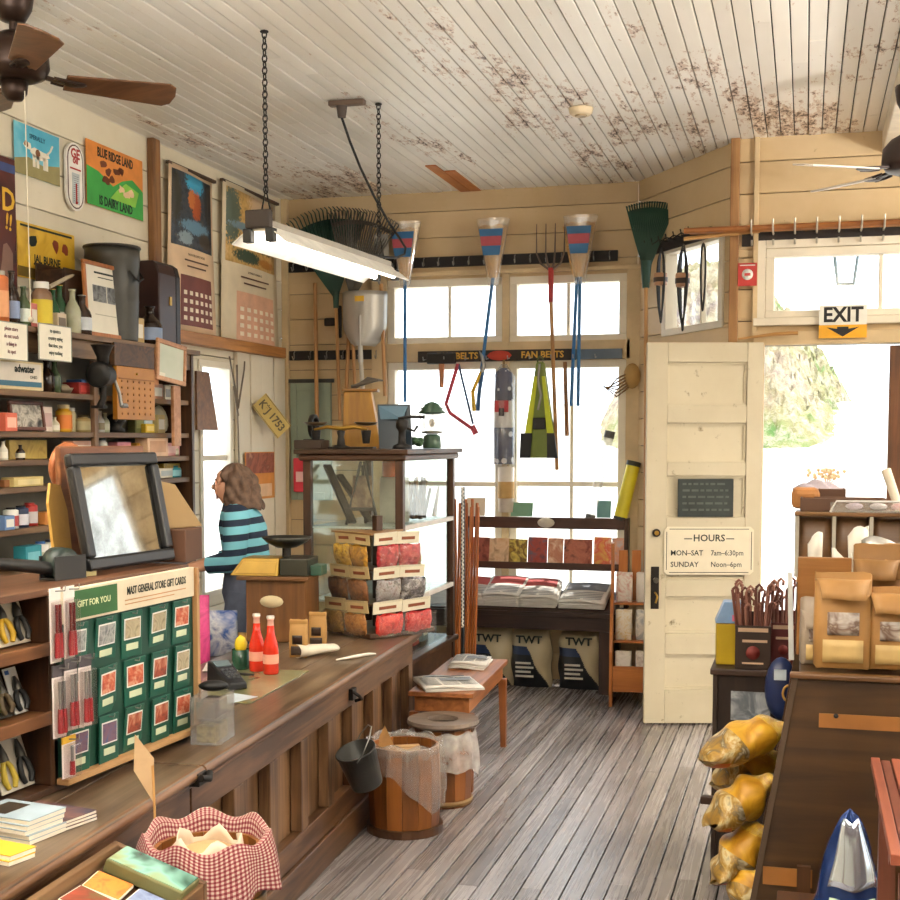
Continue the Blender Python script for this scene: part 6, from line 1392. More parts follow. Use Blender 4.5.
# ================================================================ BACK WALL
YH = YB-.06
def BK(px, py, d=.06): return P(px, py, y=YB-d)
def hook_rail(name, lab, px0, px1, py, th, n, wirem=STEEL, M_=None):
    a, b = BK(px0, py, .0), BK(px1, py, .0); t = thing(name, lab, 'hook rail', (a.x, YB-.001, a.z))
    L = b.x-a.x; mb = MB(mat('1f1a18', .6)); mb.box(0, L, -.022, 0, -th/2, th/2); mb.build('rail', t, bevel=.002)
    for i in range(n):
        x = L*(i+.5)/n; mb = MB(wirem); mb.tube([(x, -.022, .03), (x, -.04, .02), (x+.005, -.045, -.02), (x+.01, -.08, -.035), (x+.01, -.10, -.01)], .004, 5); mb.build('hook', t)
    return t
hook_rail('hook_rail', 'long black hook rail above the upper window panes', 288, 618, 268, .075, 22)
hook_rail('hook_rail', 'short black hook rail on the siding beside the window', 288, 386, 356, .07, 6)
a, b = BK(418, 357), BK(622, 357)
t = thing('fan_belt_rail', 'dark lettered fan belt rail across the middle of the window', 'hook rail', (a.x, YB-.036, a.z))
L = b.x-a.x
mb = MB(mat('2a2018', .6)); mb.box(0, L*.78, -.03, -.002, -.04, .04); mb.build('rail', t, bevel=.002)
mb = MB(mat('5a6a7a', .5)); mb.box(L*.781, L, -.026, -.002, -.035, .035); mb.build('end_rail', t)
mb = MB(mat('d8a840')); mb.tf(tr(0, -.031, 0) @ FX); mb.text('FAN BELTS', .065, L*.2, 0, 0, bold=.03); mb.text('FAN BELTS', .065, L*.62, 0, 0, bold=.03); mb.build('lettering', t)
mb = MB(mat('c0402c')); mb.tf(tr(L*.41, -.031, 0) @ FX); mb.lathe([(0, 0), (.035, 0), (.035, .002), (0, .002)], 20, wob=lambda a, i: 1/math.sqrt(math.cos(a)**2/7+math.sin(a)**2)); mb.build('red_oval', t)
for i in range(9): mb = MB(STEEL); x = L*(.04+.105*i); mb.tube([(x, -.03, -.02), (x, -.09, -.03), (x, -.1, -.005)], .004, 5); mb.build('hook', t)
# brooms
BRIS = mat('c79a58', .8, var=.25, scale=60)
def broom(px, ytop, ybot, hpx, hy, lab, d=.13, hm='2a6fa8', film_=True):
    a = BK(px, ytop, d); b = BK(px, ybot, d); e = BK(hpx, hy, d); L = a.z-b.z
    t = thing('broom', lab, 'broom', (b.x, YB-d, b.z)); wt = .105
    mb = MB(BRIS); mb.sheet(lambda u, v: V(((.024+(wt-.024)*v**.8)*math.cos(2*PI*u), (.02+.022*v)*math.sin(2*PI*u), L*v+.008*math.sin(u*40)*v)), 30, 8, True, True); mb.add([((wt)*math.cos(2*PI*i/20), .042*math.sin(2*PI*i/20), L*.99) for i in range(20)], [tuple(range(20))]); mb.build('bristles', t)
    mb = MB(REDM); mb.lathe([(.027, -.03), (.03, .02), (.024, .03)], 14); mb.build('binding', t) if False else None
    mb = MB(mat(hm, .35)); mb.cyl((0, 0, .01), (e.x-b.x, 0, e.z-b.z), .0125, .0125, 10); mb.build('handle', t)
    if film_:
        mb = MB(FILM); mb.sheet(lambda u, v: V(((.035+(wt*1.12-.03)*v)*math.cos(2*PI*u), (.03+.03*v)*math.sin(2*PI*u)+.004*math.sin(u*50), -.05+(L+.1)*v)), 36, 8, True, True); mb.build('clear_sleeve', t)
        mb = MB(mat('2f6a98', .5)); mb.hexa([(-.06, -.058, L*.42), (.06, -.058, L*.42), (.06, -.056, L*.42), (-.06, -.056, L*.42), (-.088, -.066, L*.92), (.088, -.066, L*.92), (.088, -.064, L*.92), (-.088, -.064, L*.92)]); mb.build('label', t)
        mb = MB(mat('b04a52', .5)); mb.hexa([(-.07, -.064, L*.6), (.07, -.064, L*.6), (.07, -.062, L*.6), (-.07, -.062, L*.6), (-.078, -.0675, L*.78), (.078, -.0675, L*.78), (.078, -.066, L*.78), (-.078, -.066, L*.78)]); mb.build('label_band', t)
    return t
broom(405, 229, 279, 405, 402, 'blue handled broom in a plastic sleeve, next to the shovel')
broom(493, 226, 278, 477, 408, 'blue handled broom in a plastic sleeve, over the post between the windows')
broom(580, 223, 277, 578, 406, 'blue handled broom in a plastic sleeve, beside the red pitchfork', .2)
broom(577, 226, 277, 571, 406, 'second blue handled broom hung behind the one beside the pitchfork', .11, film_=False)
# rakes
HW = wood('c9975c', '9c6a38', 2, 3, .45)
def rake(lab, px, py, pxb, pyb, R_, a0, a1, n, hm, d, plate, tm, hooklen=.05, dirv=0):
    b = BK(px, py, d); e = BK(pxb, pyb, d)
    t = thing('leaf_rake', lab, 'rake', (b.x, YB-d, b.z))
    mb = MB(tm)
    for i in range(n):
        a = a0+(a1-a0)*i/(n-1); p0 = V((.02*math.sin(a), 0, .02)); p1 = V((R_*math.sin(a), -.03, R_*math.cos(a))); p2 = p1+V((0, -hooklen, .01))
        mb.tube([p0, (p0+p1)/2+V((0, -.02, 0)), p1, p2], [.008, .007, .005, .004], 5)
    mb.build('tine_fringe', t)
    mb = MB(tm); mb.sheet(lambda u, v: V(((plate[0]+(plate[1]-plate[0])*v)*R_*math.sin(a0+(a1-a0)*u), -.015*v, (plate[0]+(plate[1]-plate[0])*v)*R_*math.cos(a0+(a1-a0)*u))), 16, 4); mb.build('fan_plate', t, solid=.005)
    mb = MB(tm); mb.cyl((0, 0, -.06), (0, 0, .06), .02, .026); mb.build('socket', t)
    mb = MB(hm); mb.cyl((0, 0, -.055), (e.x-b.x, 0, e.z-b.z), .013, n=10); mb.build('handle', t)
    return t
RG = mat('23483a', .45); 
rake('big dark green leaf rake hung behind the tube light', 336, 300, 340, 420, .66, -.62, .40, 22, HW, .10, (.12, .9), RG)
rake('wire tined leaf rake beside the big dark green one', 352, 300, 356, 424, .64, -.25, .62, 24, HW, .19, (.86, .9), mat('5a564e', .4, .5))
# rake on the slanted wall
def PAW(px, py, d=.06):
    n = V((-ang.y, ang.x, 0)); n = n if n.y < 0 else -n; pt = V((XA, YB, 0))+n*d
    r = ray(px, py); return CAM+r*((pt-CAM).dot(n)/r.dot(n))
b = PAW(646, 276, .12); e = PAW(650, 640, .12)
t = thing('leaf_rake', 'dark green leaf rake hung in the corner beside the slanted window', 'rake', M=tr(*b) @ rotm('Z', -.12))
mb = MB(RG); R_ = .50
for i in range(20):
    a = -.30+.86*i/19*.8; mb.tube([(.02*math.sin(a), 0, .02), (R_*.5*math.sin(a), -.0, R_*.5*math.cos(a)), (R_*math.sin(a), .03, R_*math.cos(a)), (R_*math.sin(a)*1.03, .08, R_*math.cos(a))], [.008, .007, .006, .004], 5)
mb.build('tine_fringe', t)
mb = MB(RG); mb.sheet(lambda u, v: V(((.1+.82*v)*R_*math.sin(-.3+.69*u), .02*v, (.1+.82*v)*R_*math.cos(-.3+.69*u))), 16, 4); mb.build('fan_plate', t, solid=.005)
mb = MB(RG); mb.cyl((0, 0, -.08), (0, 0, .1), .024, .04); mb.build('socket', t)
mb = MB(HW); mb.cyl((0, 0, -.07), (.02, 0, e.z-b.z), .014, n=10); mb.build('handle', t)
# scoop shovel
b = BK(362, 346, .26); tp_ = BK(362, 291, .26); e = BK(364, 408, .26); Ls = tp_.z-b.z
t = thing('grain_shovel', 'grey aluminium grain scoop hung blade up beside the window', 'shovel', (b.x, b.y, b.z))
ALU = mat('b4b0a8', .38, .5, .1, 3)
wS = .165
def scf(u, v):
    x = (u-.5)*2; z = Ls*v; k = min(1, (v/.35))**.6
    return V((x*wS*(.45+.55*k)*(1+.04*v), -.05*(1-x*x)*(1)+.07*(abs(x)**3), z))
mb = MB(ALU); mb.sheet(scf, 18, 12); mb.build('scoop_blade', t, solid=.005)
mb = MB(ALU); mb.cyl((0, -.03, -.12), (0, -.05, Ls*.55), .02, .012); mb.build('socket', t)
mb = MB(mat('b8b0a0', .4)); mb.cyl((0, -.03, -.11), (e.x-b.x, 0, e.z-b.z), .016, n=10); mb.build('handle', t)
mb = MB(YELLOW); mb.box(-.035, .035, -.056, -.05, Ls*.8, Ls*.9); mb.build('label', t)
# hoe, loose handles, pitchfork
b = BK(381, 256, .2)
t = thing('garden_hoe', 'steel garden hoe with bent neck between shovel and broom', 'hoe', (b.x, b.y, b.z))
mb = MB(STEEL); mb.hexa([(-.05, -.01, 0), (.065, -.01, .0), (.065, -.005, 0), (-.05, -.005, 0), (-.045, -.03, .15), (.06, -.03, .15), (.06, -.025, .15), (-.045, -.025, .15)]); mb.build('blade', t)
mb = MB(STEEL); mb.tube([(.0, -.02, .12), (-.02, -.02, .22), (-.07, -.01, .21), (-.09, 0, .1), (-.06, 0, -.1), (.0, 0, -.22)], .009, 7); mb.build('neck', t)
mb = MB(HW); e = BK(385, 396, .2); mb.cyl((0, 0, -.2), (e.x-b.x, 0, e.z-b.z), .014, n=10); mb.build('handle', t)
for px, y0, px2, y1, lab, d, m in ((315, 283, 317, 424, 'long pale wooden handle hung nearest the wall corner', .05, HW), (350, 306, 345, 420, 'pale wooden handle hung just behind the scoop', .05, HW), (565, 362, 567, 436, 'short brown wooden handle hung against the window beside the pitchfork', .1, wood('9c6a38', '6e4522', 2, 3))):
    a, b = BK(px, y0, d), BK(px2, y1, d); mb = MB(m); mb.cyl(a, b, .014, .016, 10); o = mb.build('wooden_pole'); tag(o, lab, 'handle')
b = BK(551, 268, .12); e = BK(557, 470, .12); tt = BK(551, 224, .12).z-b.z
t = thing('pitchfork', 'four tined pitchfork with red ferrule and long wooden handle', 'pitchfork', (b.x, b.y, b.z))
for i in range(4):
    x = (i-1.5)*.066; mb = MB(mat('6a5a50', .4, .6)); mb.tube([(0, 0, -.02), (x*.7, -.01, .03), (x, -.03, .1), (x*1.02, -.02, tt)], [.01, .008, .006, .003], 6); mb.build('tine', t)
mb = MB(REDM); mb.cyl((0, 0, -.24), (0, 0, .0), .017, .02); mb.build('ferrule', t)
mb = MB(HW); mb.cyl((0, 0, -.2), (e.x-b.x, 0, e.z-b.z), .014, n=10); mb.build('handle', t)
# bow saw
d = .12; A_, B_2, C_, D_ = BK(458, 364, d), BK(446, 404, d), BK(450, 413, d), BK(474, 430, d)
t = thing('bow_saw', 'red and blue bow saw hung in front of the window', 'saw', A_)
z = lambda p: p-A_
mb = MB(mat('b83a4a', .4)); mb.tube([z(A_)+V((0, 0, .0)), z(A_.lerp(B_2, .5)), z(B_2), z(C_), z(C_.lerp(D_, .5)), z(D_)], .014, 8); mb.build('bow', t)
mb = MB(mat('3a4a6a', .4, .3)); mb.tube([(.004, 0, 0), z(BK(473, 424, d))], .009, 6); mb.build('blade', t)
mb = MB(mat('c04050', .4)); mb.cyl(z(BK(472, 426, d)), z(BK(476, 434, d)), .022, n=10); mb.build('grip', t)
# loppers
d = .17; a, b = BK(482, 372, d), BK(476, 411, d)
t = thing('loppers', 'yellow and blue handled loppers hung before the window', 'loppers', a)
mb = MB(STEEL); mb.tube([(0, 0, 0), (.015, 0, .05), (.0, 0, .11), (-.02, 0, .15)], [.018, .016, .012, .003], 6); mb.build('blades', t)
for s_, m in ((-1, YELLOW), (1, mat('2a5a8a', .4))): mb = MB(m); mb.tube([(s_*.006, 0, 0), ((b-a).x+s_*.025, 0, (b-a).z*.5), ((b-a).x+s_*.014, 0, (b-a).z)], [.012, .014, .015], 8); mb.build('handle', t)
# rolled flag pack, white pack, yellow safety pack
def starmat():
    t = NT('star_cloth'); v = t.coords(); vo = t.n('ShaderNodeTexVoronoi'); vo.inputs['Scale'].default_value = 15; t.l(v, vo.inputs['Vector'])
    return t.done(t.bsdf(t.ramp(vo.outputs['Distance'], [(.25, 'e8e8ee'), (.3, '27325c')], 'CONSTANT'), .6))
a, b = BK(504, 368, .12), BK(504, 464, .12); Lf = a.z-b.z
t = thing('flag_pack', 'rolled starred flag in a clear hanging pack', 'flag', (a.x, a.y, b.z))
SM_ = starmat()
mb = MB(SM_); mb.lathe([(0, 0), (.07, 0), (.072, Lf*.38), (0, Lf*.38)], 20); mb.build('star_roll', t)
mb = MB(mat('e6e0d8')); mb.lathe([(0, Lf*.381), (.071, Lf*.381), (.071, Lf*.66), (0, Lf*.66)], 20); mb.build('white_label', t)
mb = MB(mat('b03034')); mb.box(-.05, .05, -.078, -.072, Lf*.54, Lf*.66); mb.use(mat('3a2a2a')); mb.box(-.02, .02, -.08, -.078, Lf*.5, Lf*.58); mb.build('red_panel', t)
mb = MB(SM_); mb.lathe([(0, Lf*.661), (.068, Lf*.661), (.06, Lf*.95), (.02, Lf), (0, Lf)], 20); mb.build('upper_roll', t)
mb = MB(CLEAR); mb.lathe([(.08, -.01), (.082, Lf*.9), (.02, Lf*1.04)], 20); mb.build('clear_sleeve', t)
mb = MB(mat('8a6a3a')); mb.cyl((0, 0, Lf), (0, 0, Lf+.06), .008); mb.build('pole_end', t)
a, b = BK(506, 466, .12), BK(506, 512, .12)
t = thing('white_pack', 'white paper pack below the rolled starred flag', 'pack', (b.x, b.y, b.z)); mb = MB(mat('e8dccc')); mb.lathe([(0, 0), (.055, 0), (.06, a.z-b.z-.01), (0, a.z-b.z)], 18); mb.build('roll', t); mb = MB(mat('c8a060')); mb.lathe([(.061, .1), (.061, .22)], 18); mb.build('label', t)
a, b = BK(539, 362, .13), BK(540, 458, .13); Lv = a.z-b.z
t = thing('safety_pack', 'yellow and black strapped pack with tapered top hanging in the window', 'safety pack', (b.x, b.y, b.z))
VY = mat('c8d02a', .5); wv = .13
mb = MB(mat('7a8a3a', .4)); mb.hexa([(-wv, -.02, 0), (wv, -.02, 0), (wv, .03, 0), (-wv, .03, 0), (-.03, -.02, Lv), (.03, -.02, Lv), (.03, .03, Lv), (-.03, .03, Lv)]); mb.build('pouch', t, bevel=.015)
for s_ in (-1, 1):
    mb = MB(VY); mb.hexa([(s_*.10-.028, -.04, .02), (s_*.10+.028, -.04, .02), (s_*.10+.028, -.022, .02), (s_*.10-.028, -.022, .02), (s_*.028-.012, -.035, Lv*.85), (s_*.028+.012, -.035, Lv*.85), (s_*.028+.012, -.022, Lv*.85), (s_*.028-.012, -.022, Lv*.85)]); mb.build('yellow_strap', t)
    mb = MB(BLACK); mb.hexa([(s_*.10-.04, -.045, .0), (s_*.10+.035, -.045, .0), (s_*.10+.035, -.03, .0), (s_*.10-.04, -.03, .0), (s_*.095-.038, -.045, Lv*.26), (s_*.08+.03, -.045, Lv*.26), (s_*.08+.03, -.03, Lv*.26), (s_*.095-.038, -.03, Lv*.26)]); mb.build('black_corner', t)
mb = MB(BLACK); mb.box(-.045, .045, -.045, -.03, Lv*.3, Lv*.42); mb.build('buckle', t, bevel=.006)
mb = MB(STEEL); mb.tube([(-.01, -.03, Lv*.5), (.012, -.035, Lv*.65), (-.01, -.03, Lv*.8), (.0, -.03, Lv*.98)], .009, 6); mb.build('clip_cord', t)
mb = MB(mat('4a5a2a')); mb.tube([(.02*math.cos(k*.6), -.01, Lv+.01+.03*math.sin(k*.6)) for k in range(11)], .006, 5); mb.build('hanger_loop', t)
# measuring hook and clamp on the rail
b = BK(442, 360, .1); t = thing('tin_clamp', 'dark clamp with tan handle hung above the camp lantern', 'clamp', b)
mb = MB(IRON); mb.box(-.11, .11, -.03, .0, -.03, .05); mb.build('jaw', t, bevel=.01); mb = MB(mat('b8764a')); mb.cyl((0, -.01, -.03), (0, -.01, -.2), .022, .016); mb.build('handle', t)
# root bundle on the corner trim
b = BK(632, 376, .12); t = thing('gourd_root', 'dried root ornament with long tendrils beside the window', 'ornament', b); mb = MB(mat('a8854e', .8)); mb.ball((.0, 0, 0), (.06, .05, .09), 12, 8); mb.build('body', t); mb = MB(mat('7a5a34', .8))
for k in range(6): mb.tube([(-.02, -.02, .02-.02*k), (-.1, -.05, -.02-.025*k), (-.17-.01*k, -.04, -.10+.01*k)], [.008, .006, .003], 5)
mb.build('tendril_fringe', t)
# cupboard on the back wall, red box
o, w, h = on_plane(291, 383, 331, 500, (0, YB-.03, 0), (0, -1, 0))
t = thing('wall_cupboard', 'grey green painted cupboard door on the back wall behind the showcase', 'cupboard', (o.x, YB-.002, o.z))
GG = mat('8f9a86', .5, var=.08, scale=4); mb = MB(GG); mb.box(-w/2, w/2, -.02, 0, -h/2, h/2); mb.build('door_panel', t, bevel=.004)
for bb in ((-w/2, -w/2+.05, -h/2, h/2), (w/2-.05, w/2, -h/2, h/2), (-w/2+.051, w/2-.051, h/2-.06, h/2), (-w/2+.051, w/2-.051, -h/2, -h/2+.06)): mb = MB(GG); mb.box(bb[0], bb[1], -.036, -.021, bb[2], bb[3]); mb.build('door_frame_strip', t, bevel=.003)
mb = MB(mat('3a3a34')); mb.box(-w/2-.02, w/2+.02, -.04, 0, h/2+.002, h/2+.03); mb.build('top_moulding', t)
o, w, h = on_plane(294, 458, 309, 492, (0, YB-.06, 0), (0, -1, 0)); t = thing('red_pouch', 'red hanging packet in front of the grey green cupboard', 'packet', (o.x, o.y, o.z-h/2)); mb = MB(mat('d83a4a')); mb.box(-w/2, w/2, -.02, .02, 0, h); mb.build('pouch', t, bevel=.01); mb = MB(mat('f0c0c0')); mb.box(-w*.3, w*.3, -.0215, -.0205, h*.3, h*.6); mb.build('label', t)
b = BK(336, 322, .05); t = thing('iron_bracket', 'black iron bracket on the siding behind the rake handles', 'bracket', b); mb = MB(IRON); mb.box(-.09, .02, -.02, .0, -.03, .03); mb.box(-.0, .05, -.03, 0, -.12, .12); mb.build('plate', t, bevel=.01)
# ================================================================ BENCH UNDER THE BACK WINDOWS
BX1 = P(616, 690, y=8.82).x; BX0 = -2.72; BY0, BY1 = 8.80, 9.2; BZ = P(540, 612, y=8.80).z
BW_ = wood('4a3226', '2a1a14', 0, 3, .5)
t = thing('display_bench', 'dark brown bench under the back windows carrying newspapers', 'bench', (0, 0, 0))
mb = MB(BW_); mb.box(BX0, BX1, BY0, BY1, BZ-.03, BZ); mb.build('top', t, bevel=.004)
mb = MB(BW_); mb.box(BX0, BX1, BY0+.015, BY0+.045, BZ-.125, BZ-.031); mb.build('apron', t, bevel=.003)
for x in (BX0+.01, BX1-.12):
    for y in (BY0+.01, BY1-.1): mb = MB(wood('4a3226', '2a1a14', 2, 3, .5)); mb.box(x, x+.1, y, y+.09, 0, BZ-.126); mb.build('leg', t, bevel=.004)
mb = MB(BW_); mb.add([(x, y, z) for x in (BX0+.02, BX1-.02) for y, z in ((BY0+.02, BZ+.001), (9.11, BZ+.001), (9.11, BZ+.12), (BY0+.02, BZ+.012))], [(0, 3, 2, 1), (4, 5, 6, 7), (0, 1, 5, 4), (1, 2, 6, 5), (2, 3, 7, 6), (3, 0, 4, 7)]); mb.build('sloped_riser', t)
TLT = math.atan2(.108, 9.11-BY0-.02)
# newspapers in piles
NP = [(472, 604, .30, 5, .1), (505, 606, .30, 6, -.08), (540, 606, .30, 5, .05), (588, 606, .36, 3, -.05)]
nl = ['by the spiral stand', 'next to the one by the spiral stand', 'mid bench', 'nearest the orange rack']
for k, (px, py, w, n, rz) in enumerate(NP):
    q = P(px, py, z=BZ+.02); q.y = 8.985; n += 1
    for i in range(n):
        t = thing('newspaper', 'folded newspaper, %s down in the pile %s' % (ordn[min(4, n-1-i)], nl[k]), 'newspaper', (q.x+rnd.uniform(-.008, .008), q.y-math.sin(TLT)*(i*.0125+.004), BZ+.012+(q.y-BY0-.02)*math.tan(TLT)+.003+math.cos(TLT)*i*.0125), rz+rnd.uniform(-.03, .03), 'newspaper pile '+nl[k]); t.rotation_euler.x = TLT
        bend = .016 if i == n-1 else .0
        mb = MB(NEWS); mb.sheet(lambda u, v: V(((u-.5)*w*.9, (v-.5)*.3, .006+bend*math.sin(u*PI)*(1-v*.4))), 8, 4); mb.build('pages', t, solid=.0105)
        if i == n-1:
            mb = MB(mat('b85a58', .7) if k < 3 else mat('6a6c72')); mb.sheet(lambda u, v: V(((u-.5)*w*.8, .02+v*.12, .0125+bend*math.sin((.05+u*.9)*PI)*(1-(.56+v*.4)*.4))), 8, 3); mb.build('coloured_print', t)
            mb = MB(mat('77787c'))
            for r in range(5): mb.box(-w*.38, w*.38, -.12+r*.024, -.112+r*.024, .0130+bend*.8, .0134+bend*.8)
            mb.build('print_lines', t)
for k, (px, w, n, col, lab) in enumerate(((545, .26, 7, 'a8a890', 'sage covered magazine pile item at the back of the dark bench'), (598, .24, 8, '5a7aa8', 'blue covered book at the back of the dark bench'))):
    q = P(px, 597, z=BZ+.04)
    for i in range(n):
        t = thing('magazine', '%s, %s from the bottom' % (lab.replace(' pile item', ''), (ordn+['sixth', 'seventh', 'eighth'])[i]), 'magazine', (q.x, 9.155, BZ+.001+i*.02), rnd.uniform(-.05, .05), 'magazines at the back of the bench %d' % k if False else ('sage magazines on the bench' if k == 0 else 'blue books on the bench'))
        mb = MB(PAPER); mb.box(-w/2, w/2, -.03, .03, 0, .0165); mb.build('pages', t); mb = MB(mat(col if i % 2 == 0 else 'd8d8d0')); mb.box(-w/2-.002, w/2+.002, -.032, .032, .0166, .0192); mb.build('cover', t)
# book rack standing on the bench
RY = 9.215
rx0, rx1 = P(466, 545, y=RY-.05).x, P(629, 545, y=RY-.05).x
rz1, rz2, rzt = P(548, 566, y=RY-.05).z, P(548, 522, y=RY-.05).z, P(548, 517, y=RY-.05).z
t = thing('book_rack', 'dark wooden book rack with an oval plate standing before the back windows', 'rack', (rx0, RY, 0))
Lr = rx1-rx0
for x in (0, Lr-.03): mb = MB(DKWV); mb.box(x, x+.03, -.09, .0, BZ+.001, rzt+.0); mb.build('end_upright', t, bevel=.003)
mb = MB(wood('5a3a2c', '38221a', 0, 3)); mb.box(.031, Lr-.031, -.1, -.07, rz2-.045, rzt); mb.build('top_rail', t, bevel=.003)
mb = MB(wood('5a3a2c', '38221a', 0, 3)); mb.box(.031, Lr-.031, -.11, -.012, rz1-.02, rz1); mb.build('book_shelf', t, bevel=.003)
mb = MB(wood('5a3a2c', '38221a', 0, 3)); mb.box(.031, Lr-.031, -.115, -.1105, rz1-.02, rz1+.03); mb.build('shelf_lip', t)
mb = MB(mat('d8d0c0')); mb.tf(tr((P(546, 524, y=RY-.1).x-rx0), -.1012, (rz2+rzt)/2-.02) @ FX); mb.lathe([(0, 0), (.035, 0), (.035, .002), (0, .002)], 24, wob=lambda a, i: 1/math.sqrt(math.cos(a)**2/3.2+math.sin(a)**2)); mb.build('oval_plate', t)
mb = MB(wood('5a3a2c', '38221a', 0, 3)); mb.box(.031, Lr-.031, -.012, -.0, rz1-.02, rz1+.02); mb.build('rear_rail', t)
bk = [(471, 489, ['5a2018', 'a85a48', '3a1410'], 'dark red mountain picture book'), (489, 509, ['c8986a', 'e0c09a', '8a5a38'], 'tan landscape picture book'), (509, 527, ['c8a02a', '6a4a1a', 'e0c85a', '2a2a1a'], 'yellow and black picture book'), (528, 547, ['2a3040', 'a84030', '4a5a6a'], 'dark blue book with red lower part'), (548, 563, ['d8a888', 'c07a5a', 'e8c8a8'], 'peach coloured book'), (564, 592, ['7a2a1c', 'b8684a', '4a1a14'], 'wide rust brown picture book'), (594, 611, ['e0b04a', 'd85a3a', 'e8d0a0'], 'bright yellow book with red picture'), (612, 625, ['b8c0c8', 'd89a7a', '8a98a8'], 'pale grey book at the rack end')]
for k, (a, b, cs, lab) in enumerate(bk):
    A_, B_3 = P(a, 550, y=RY-.08), P(b, 550, y=RY-.08); w = B_3.x-A_.x+.004; h = P(a, 537+(k % 3), y=RY-.08).z-rz1
    t = thing('picture_book', lab+' on the book rack', 'book', ((A_.x+B_3.x)/2, RY-.094, rz1+.002), 0, 'books on the rack before the windows'); t.rotation_euler = (-.16, 0, 0)
    mb = MB(PAPER); mb.box(-w/2+.002, w/2-.002, .0015, .0125, 0.001, h-.002); mb.build('pages', t)
    mb = MB(art(cs, 11, k+3)); mb.box(-w/2, w/2, 0, .0014, 0, h); mb.build('cover', t)
# pet food bags under the bench
BEI = mat('b8aa88', .4, var=.12, scale=4); BLK = mat('23262b', .35); NVY = mat('2a3a58', .35)
def feedbag(px0, px1, lab, fl=1):
    A_, B_3 = P(px0, 660, y=8.84), P(px1, 660, y=8.84); w = B_3.x-A_.x; h = BZ-.15
    t = thing('feed_bag', lab, 'feed bag', ((A_.x+B_3.x)/2, 9.0, .002), 0, None)
    def prof(u, v):
        x = (u-.5)*2; taper = 1-.10*abs(v-.45)**1.5-.16*max(0, v-.8)*3
        y = -.11*(math.sin(PI*min(max(v*.92+.06, 0), 1))**.55)*(1-x**4*.8)
        return V((x*w/2*taper+.006*math.sin(v*13), y+.006*math.sin(u*11+v*7), h*v))
    for nm, m, f in (('front', None, 1), ('back', BEI, -1)):
        nu, nv = 48, 64
        if f == 1:
            mb = MB(); [mb.use(q) for q in (BEI, BLK, NVY)]
            vs_ = [prof(i/nu, j/nv) for j in range(nv+1) for i in range(nu+1)]; b0 = len(mb.v); mb.add(vs_, [])
            for j in range(nv):
                for i in range(nu):
                    u, v = (i+.5)/nu, (j+.5)/nv; u = u if fl > 0 else 1-u
                    s_ = 0 if v > .72 or u > .50+(.62-v)*.75 else (2 if v > .58 else 1)
                    mb.f.append([j*(nu+1)+i, j*(nu+1)+i+1, (j+1)*(nu+1)+i+1, (j+1)*(nu+1)+i]); mb.mi.append(s_); mb.sm.append(True)
            mb.build('printed_front', t)
        else: mb = MB(BEI); mb.sheet(lambda u, v: V((prof(u, v).x, -prof(u, v).y*.7, prof(u, v).z)), 12, 12); mb.build('rear_side', t)
    mb = MB(INK); mb.tf(tr(0, -.105, h*.84) @ FX); mb.text('TWT', .075, 0, 0, .004, bold=.03, sx=1.1); mb.build('lettering', t)
    mb = MB(mat('c8c4b8')); mb.tf(tr(-w*.12*fl, -.118, 0) @ FX)
    for k in range(4): mb.box(-.06, .07-.02*(k % 2), h*(.2+.075*k), h*(.235+.075*k), 0, .002)
    mb.build('print_lines', t)
    mb = MB(BEI); mb.box(-w*.44, w*.44, -.012, .012, h*.985, h*1.02); mb.build('folded_top', t, bevel=.004)
    return t
feedbag(463, 510, 'beige and black feed bag under the bench, nearest the spiral stand')
feedbag(507, 548, 'beige and black feed bag under the middle of the bench')
feedbag(555, 600, 'beige and black feed bag under the bench beside its outer leg')
# walking canes bundle
for i in range(9):
    px = 456+i*2.7; b = P(px, 560, y=8.72-.03*(i % 3)); top = P(455+i*2.9+(i % 2)*2, 499+4*(i % 3), y=8.76-.03*(i % 3))
    mb = MB(wood('d8803c', 'a4562a', 2, 3, .4)); base = V((b.x-.02, b.y-.03, .02)); mb.tube([base, b, top], [.0095, .0095, .011], 7); o = mb.build('walking_cane'); tag(o, 'orange brown wooden walking cane standing in the bundle beside the bench', 'cane', 'walking canes by the bench')
# sill things: yellow tube, clear tube, green cards
SILLZ = W3[2]
def tube_(name, lab, pa, pb, d, r, m, capm, cat):
    a, b = P(*pa, y=YB-d), P(*pb, y=YB-d+.04); t = thing(name, lab, cat, a); q = b-a
    mb = MB(m); mb.cyl((0, 0, 0), q, r, r, 16); mb.build('tube', t)
    mb = MB(capm); mb.cyl(q*.93, q*1.01, r*1.06, r*1.06, 16); mb.cyl(q*-.01, q*.05, r*1.06, r*1.06, 16); mb.build('end_cap', t)
    return t
tube_('map_tube', 'yellow tube leaning at the corner of the back window', (620, 520), (634, 462), .14, .048, mat('e0d02a', .4), mat('3a3a30'), 'tube')
tube_('clear_tube', 'clear white tube with dark top leaning against the window', (590, 519), (610, 432), .12, .035, MILKY, mat('5a5a58'), 'tube')
for i, (px, py, w, h, c, lab) in enumerate(((522, 518, .16, .10, '7aa88a', 'pale green card standing on the book rack rail'), (604, 518, .10, .12, '6a9a9a', 'teal card standing near the clear tube'), (476, 520, .14, .13, 'e8d8c0', 'cream card standing behind the canes'))):
    q = P(px, py, y=RY-.04); mb = MB(mat(c)); mb.hexa([(-w/2, 0, 0), (w/2, 0, 0), (w/2, .004, 0), (-w/2, .004, 0), (-w/2, .03, h), (w/2, .03, h), (w/2, .034, h), (-w/2, .034, h)]); o = mb.build('greeting_card'); o.location = (q.x, RY-.06, rzt+.001); tag(o, lab, 'card')
